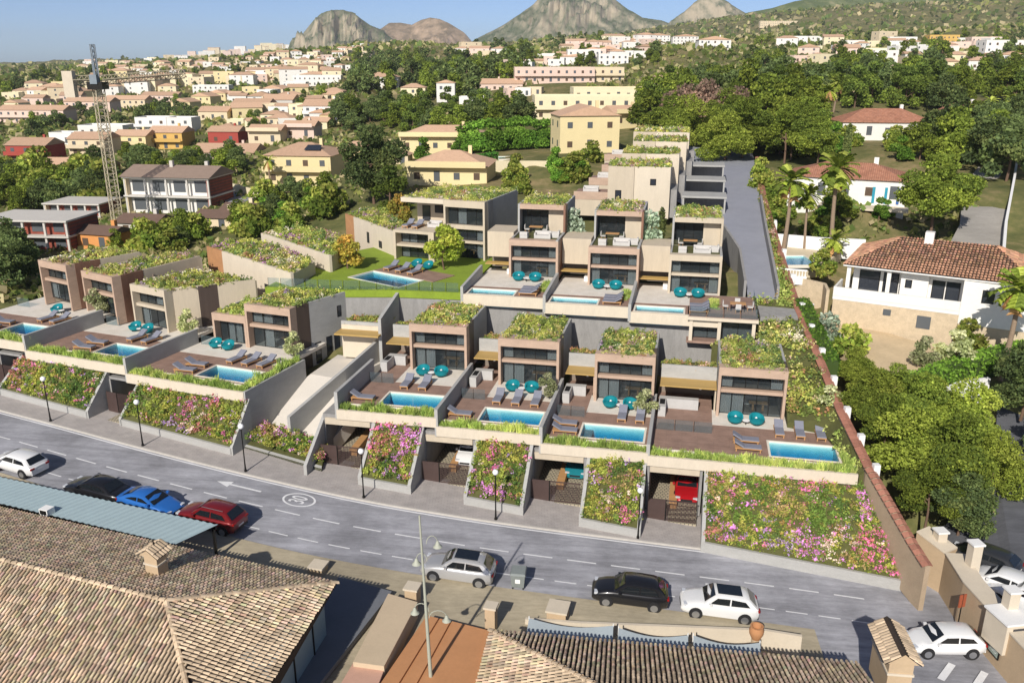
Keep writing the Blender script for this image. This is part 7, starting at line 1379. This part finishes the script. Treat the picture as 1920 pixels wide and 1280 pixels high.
tree('palm', P(1876, 705, 6.7), .98, 'tall fan palm before the white villa'); tree('palm', P(1468, 472, 11.3), 1.02, 'fan palm, leftmost of three by the right pool'); tree('palm', P(1508, 466, 11.4), .72, 'shorter fan palm, middle of three by the right pool'); tree('palm', P(1558, 464, 11.5), 1.14, 'tallest fan palm, right of three by the right pool'); tree('date', P(1560, 478, 11.4), .62, 'low spreading date palm beside the right pool')
tree('bush', P(1540, 510, 11.2), 1.1, 'clipped dark round shrub beside the white balustrade'); tree('pineA', P(1745, 440, 13.0), .95, 'large spreading pine left of the pale lane'); tree('pineA', P(1765, 400, 14.0), .62, 'smaller pine overhanging the pale lane')
tree('lime', W(-25.4, 85.2, 11.6), .95, 'round lime green tree on the lawn before the upper villa'); tree('orange', P(652, 503, 11.6), .95, 'yellowing round tree at the far edge of the lawn'); tree('orange', P(752, 432, 12.2), 1.0, 'yellow-leaved tree beside the villa behind the lawn')
for k, (u, v, z, s, lb) in enumerate(((-11.0, 66.3, 5.65, .9, 'olive tree beside the second front villa terrace wall'), (-2.75, 66.0, 5.0, .85, 'olive tree beside the third front villa terrace wall'), (11.6, 67.0, 5.6, 1.1, 'olive tree between last pool deck and boundary wall'), (-12.4, 90.5, 14.6, 1.3, 'dark shrub tree between first and middle upper villas'), (-4.6, 90.0, 14.4, 1.3, 'dark shrub tree between middle and last upper villas'), (-3.4, 98, 13.2, 1.7, 'slim tree beside the lowest top-row villa'))): tree('olive' if k < 3 else 'silver' if k < 5 else 'cypress', W(u, v, z), s if k < 5 else .55, lb)
for (u, v, z, s, lb) in ((-1.3, 9.0, 7.2, .9, 'olive tree on the terrace left of the ramp'), (-13.3, 9.2, 7.9, .9, 'olive bush beside the beige left villa'), (-25.0, 9.5, 8.6, 1.0, 'olive bush before the rust-clad third villa'), (-24.0, 10.2, 8.6, .8, 'leafy bush behind the wall of the rust-clad third villa')): tree('olive', WL(u, v, z), s, lb)
# hedges
def hedge(label, pts, wd, h, seed, cols=G_BRIGHT, leaf=.2, dens=70, cat='hedge'):
    o = Vector(pts[0]); t = thing('hedge', label, cat, o); rng = np.random.default_rng(seed); Vs = []; mb = MB()
    for a, b in zip(pts[:-1], pts[1:]):
        a = Vector(a)-o; b = Vector(b)-o; d = b-a; n = int(d.length*dens*(wd+2*h)*.5); f = rng.random(n); s = rng.random(n)*(wd+2*h); e = np.array(Vector((-d.y, d.x, 0)).normalized()); base = np.array(a)+np.outer(f, np.array(d))
        y = np.where(s < h, -wd/2, np.where(s > h+wd, wd/2, s-h-wd/2)); z = np.where(s < h, s, np.where(s > h+wd, wd+2*h-s, h)); Vs.append(base+e*(y*1.0)[:, None]+np.stack([np.zeros(n), np.zeros(n), z], 1)+rng.normal(size=(n, 3))*.06)
        q = Vector(e)*wd*.44; mb.prism([a-q, b-q, b+q, a+q], [a.z-.5, b.z-.5, b.z-.5, a.z-.5], [a.z+h-.06, b.z+h-.06, b.z+h-.06, a.z+h-.06])
    pos = np.concatenate(Vs); cl = np.array([hx(c) for c in cols]); C = cl[rng.integers(0, len(cl), len(pos))]*rng.uniform(.7, 1.3, len(pos))[:, None]; mb.build('core', mat('hedge_core', hx('#3d4f22'), .95, .2), t); quads('leaves', leaf_quads(rng, pos, leaf, .3), C, M_LEAF, t)
hedge('clipped bright hedge along the boundary wall', [W(10.9, 84.5, 9.0), W(11.7, 77, 7.8), W(12.3, 72, 6.8)], 1.3, 1.8, 661); hedge('long clipped hedge below the sandy yard', [P(1700, 745, 6.0), P(1790, 712, 6.5), P(1930, 672, 7.0)], 1.6, 1.8, 662, ['#5f8030', '#6f8f38', '#547428'])
_a, _b, _c = T(800, 312), T(880, 316), T(930, 308); hedge('dark clipped hedge round the town pool', [_a, _b, _c], 1.6, 2.2, 663, ['#3f6a2a', '#4a7a30'], .35, 30)
for k in range(11): tree('broad', T(868+k*17, 288-k*1.2), 1.05, 'clipped bright green tree in the row beside the town pool', 'clipped trees beside the town pool')
# woods
wood(['pineA', 'pineB', 'pineA'], [(1215, 300), (1330, 322), (1420, 300), (1560, 320), (1500, 270), (1380, 250), (1290, 240)], 16, (7.5, 10), 'large pine in the wood right of the top villas', 'pines right of the top villas', 1)
wood(['midA', 'midC', 'midA', 'midB'], [(1205, 250), (1290, 240), (1480, 232), (1560, 220), (1560, 170), (1300, 160), (1215, 190)], 46, (7.5, 10.5), 'pine in the dense wood behind the top villas', 'pines behind the top villas', 2)
wood(['brown'], [(1250, 262), (1360, 262), (1400, 230), (1260, 225)], 8, (6.5, 9), 'brown leafless tree in the wood behind the top villas', 'brown trees behind the top villas', 3)
wood(['midB', 'midC', 'midA'], [(1560, 205), (1790, 215), (1920, 200), (1920, 150), (1700, 150), (1560, 160)], 44, (7.5, 10.5), 'dark tree in the wood above the right villas', 'trees above the right villas', 4)
wood(['midpalm'], [(1500, 235), (1580, 225), (1580, 205), (1500, 215)], 3, (6.1, 7.5), 'palm standing out of the wood above the right villas', 'palms above the right villas', 5); wood(['midpalm', 'midpalm'], [(1850, 260), (1920, 300), (1920, 220), (1850, 220)], 5, (5.4, 6.8), 'palm near the small house at the right edge', 'palms at the right edge', 6)
wood(['midA', 'midB', 'pineC'], [(1760, 300), (1850, 330), (1920, 360), (1920, 250), (1780, 265)], 18, (6, 8.5), 'tree between the pale lane and the right wood', 'trees beside the pale lane', 7)
wood(['bush', 'bush', 'midA', 'broad'], [(1420, 440), (1640, 452), (1700, 430), (1640, 395), (1440, 370)], 14, (1.6, 3.2), 'garden shrub below the house with blue shutters', 'garden shrubs below the blue-shuttered house', 8)
wood(['midA', 'bush', 'cypress', 'broad'], [(1440, 300), (1560, 296), (1760, 306), (1760, 275), (1700, 275), (1560, 268), (1460, 255)], 24, (3, 5.5), 'garden tree between the two orange-roofed houses', 'garden trees between the right houses', 9)
wood(['midA', 'midB', 'midC'], [(640, 252), (800, 256), (980, 240), (960, 205), (640, 205)], 46, (5.5, 8), 'pine in the wood in the middle of the town', 'pines in the middle of the town', 10)
wood(['farA', 'farB', 'farA'], [(660, 176), (900, 190), (960, 160), (1000, 110), (880, 110), (700, 105), (640, 130)], 100, (7, 10), 'pine on the wooded slope above the town', 'pines on the wooded slope', 11)
wood(['midB', 'midA', 'bush'], [(0, 410), (100, 402), (230, 380), (230, 330), (0, 345)], 40, (4.5, 7), 'pine in the wood left of the crane', 'pines left of the crane', 12)
wood(['midB', 'midA'], [(230, 335), (440, 332), (470, 312), (230, 300)], 20, (4, 6), 'pine in the belt between crane and yellow houses', 'pines between crane and yellow houses', 13)
wood(['midA', 'midB', 'bush', 'broad'], [(330, 462), (430, 450), (640, 420), (640, 372), (540, 366), (440, 420), (300, 440)], 26, (2.6, 4.6), 'leafy tree behind the planted wedge roofs', 'trees behind the planted wedge roofs', 14)
wood(['bush', 'bush', 'midA'], [(170, 470), (330, 470), (380, 440), (240, 450)], 10, (2.1, 3.8), 'shrub behind the left row of villas', 'shrubs behind the left villas', 15)
wood(['pineC', 'midB'], [(0, 560), (60, 545), (70, 470), (0, 470)], 8, (4.8, 6.1), 'dark pine at the left edge beside the end villa', 'dark pines at the left edge', 16)
wood(['farA', 'farB'], [(0, 180), (110, 178), (260, 150), (200, 134), (0, 136)], 40, (6, 8.5), 'tree in the dark belt on the far left plain', 'trees on the far left plain', 17)
wood(['farA', 'farB', 'midB'], [(60, 262), (180, 235), (380, 232), (380, 190), (60, 205)], 34, (4.5, 6.5), 'tree between the houses left of the middle', 'trees between the left houses', 18)
wood(['farA', 'farB'], [(300, 175), (640, 165), (640, 110), (420, 108), (260, 130)], 54, (4, 6.5), 'tree between the houses of the far left hillside', 'trees on the far left hillside', 19)
wood(['midB', 'farB', 'midA'], [(440, 255), (640, 250), (640, 180), (430, 190)], 26, (3.5, 5.5), 'garden tree between the houses in the middle', 'garden trees in the middle town', 20)
wood(['farA', 'farB'], [(860, 92), (1020, 100), (1240, 72), (1240, 55), (1000, 66), (880, 80)], 44, (8, 11), 'pine on the skyline below the mountains', 'pines below the mountains', 21)
wood(['farA', 'farB', 'midA'], [(960, 140), (1240, 118), (1240, 90), (980, 108)], 22, (4.8, 6.8), 'tree between the white houses on the middle crest', 'trees on the middle crest', 22)
wood(['farB', 'farA', 'midA'], [(1400, 150), (1920, 150), (1920, 72), (1400, 62)], 80, (6, 9), 'tree between the white houses on the right crest', 'trees on the right crest', 23)
tree('pineC', T(702, 382), 1.25, 'large dark pine standing alone left of the upper villas'); tree('midC', T(735, 400), .8, 'smaller pine at the foot of the large dark pine')
tree('broad', T(795, 300), .8, 'single leafy tree before the long yellow house'); tree('midpalm', T(508, 352), .8, 'palm before the yellow house with solar panel')
wood(['bush', 'midA', 'bush', 'broad'], [(960, 352), (1090, 345), (1120, 300), (1040, 310), (900, 332)], 16, (2.0, 3.8), 'shrub on the slope left of the top villas', 'shrubs left of the top villas', 24)
wood(['bush', 'bush', 'silver'], [(880, 372), (1000, 372), (1000, 355), (880, 355)], 8, (1.4, 2.2), 'low shrub above the villa behind the lawn', 'shrubs above the lawn villa', 25)
wood(['bush', 'midA'], [(1425, 330), (1460, 440), (1440, 440), (1412, 330)], 7, (1.7, 3.4), 'shrub beside the upper boundary wall', 'shrubs beside the upper boundary wall', 26)
# scrub over the open ground
def scrub():
    rng = np.random.default_rng(99); n = 30000; px = rng.uniform(-60, 1980, n); vis = []; t = np.exp(rng.uniform(math.log(105), math.log(2300), n)); th_ = np.radians(rng.uniform(-36, 36, n)); X = t*np.sin(th_); Y = t*np.cos(th_); Z = terr(X, Y)
    Zc = Y*CP-(Z-CAMH)*SP; PX_ = 960+FPX*X/Zc; PY_ = 640-FPX*(Y*SP+(Z-CAMH)*CP)/Zc*1.0; PY_ = 640+FPX*(-(Y*SP+(Z-CAMH)*CP))/Zc
    u = X*EX.x+Y*EX.y; v = X*EY.x+Y*EY.y; keep = ~((u > -45) & (u < 11) & (v < 170)) & ~((X > 25) & (X < 58) & (Y < 100))
    nz = fbm(X/60, Y/60, 4, 4); keep &= (nz > -.55) | (t > 900)
    X, Y, Z, t = X[keep], Y[keep], Z[keep], t[keep]; n = len(X); s = np.clip(t/190, .8, 7)*rng.uniform(.6, 1.4, n); per = 3
    pos = np.repeat(np.stack([X, Y, Z+s*.22], 1), per, 0)+rng.normal(size=(n*per, 3))*np.repeat(s, per)[:, None]*np.array([.4, .4, .16]); cl = np.array([hx(c) for c in ('#4f5c2c', '#5f6b33', '#747a40', '#87865a', '#566a35', '#97906a')]); C = cl[rng.integers(0, len(cl), n*per)]*rng.uniform(.7, 1.25, n*per)[:, None]
    quads('scrub', leaf_quads(rng, pos, np.repeat(s, per)*.85, .8), C, M_LEAF, None, 'stuff')
scrub()
for k, o in PROTO.items():
    if k not in _seen:
        for c in list(o.children): bpy.data.objects.remove(c)
        bpy.data.objects.remove(o)
# ================================================================== HAZE
def haze():
    o = MB().box(-6600, 6600, -60, 6600, -40, 230).build('haze', M_BLACK); o['kind'] = 'stuff'
    m = bpy.data.materials.new('thin_haze'); m.use_nodes = True; n = m.node_tree.nodes; n.remove(n['Principled BSDF']); v = n.new('ShaderNodeVolumePrincipled')
    v.inputs['Color'].default_value = (.90, .96, .985, 1); v.inputs['Density'].default_value = .00009; v.inputs['Anisotropy'].default_value = .1
    m.node_tree.links.new(v.outputs[0], n['Material Output'].inputs['Volume']); o.data.materials[0] = m; o.display_type = 'WIRE'
haze()
# ================================================================== labels: members of a group are told apart by their order across the picture
def _ordinal(k): return f"{k}{'th' if 10 <= k % 100 <= 20 else {1: 'st', 2: 'nd', 3: 'rd'}.get(k % 10, 'th')}"
_by = {}
for o in COL.objects:
    if o.parent is None and 'label' in o and 'group' in o: _by.setdefault((o['group'], o['label']), []).append(o)
for (g_, l_), os_ in _by.items():
    if len(os_) > 1:
        def _px(o): p = o.location; return FPX*p.x/(p.y*CP-(p.z-CAMH)*SP)
        for k, o in enumerate(sorted(os_, key=_px)): o['label'] = f'{l_}, {_ordinal(k+1)} from the left'
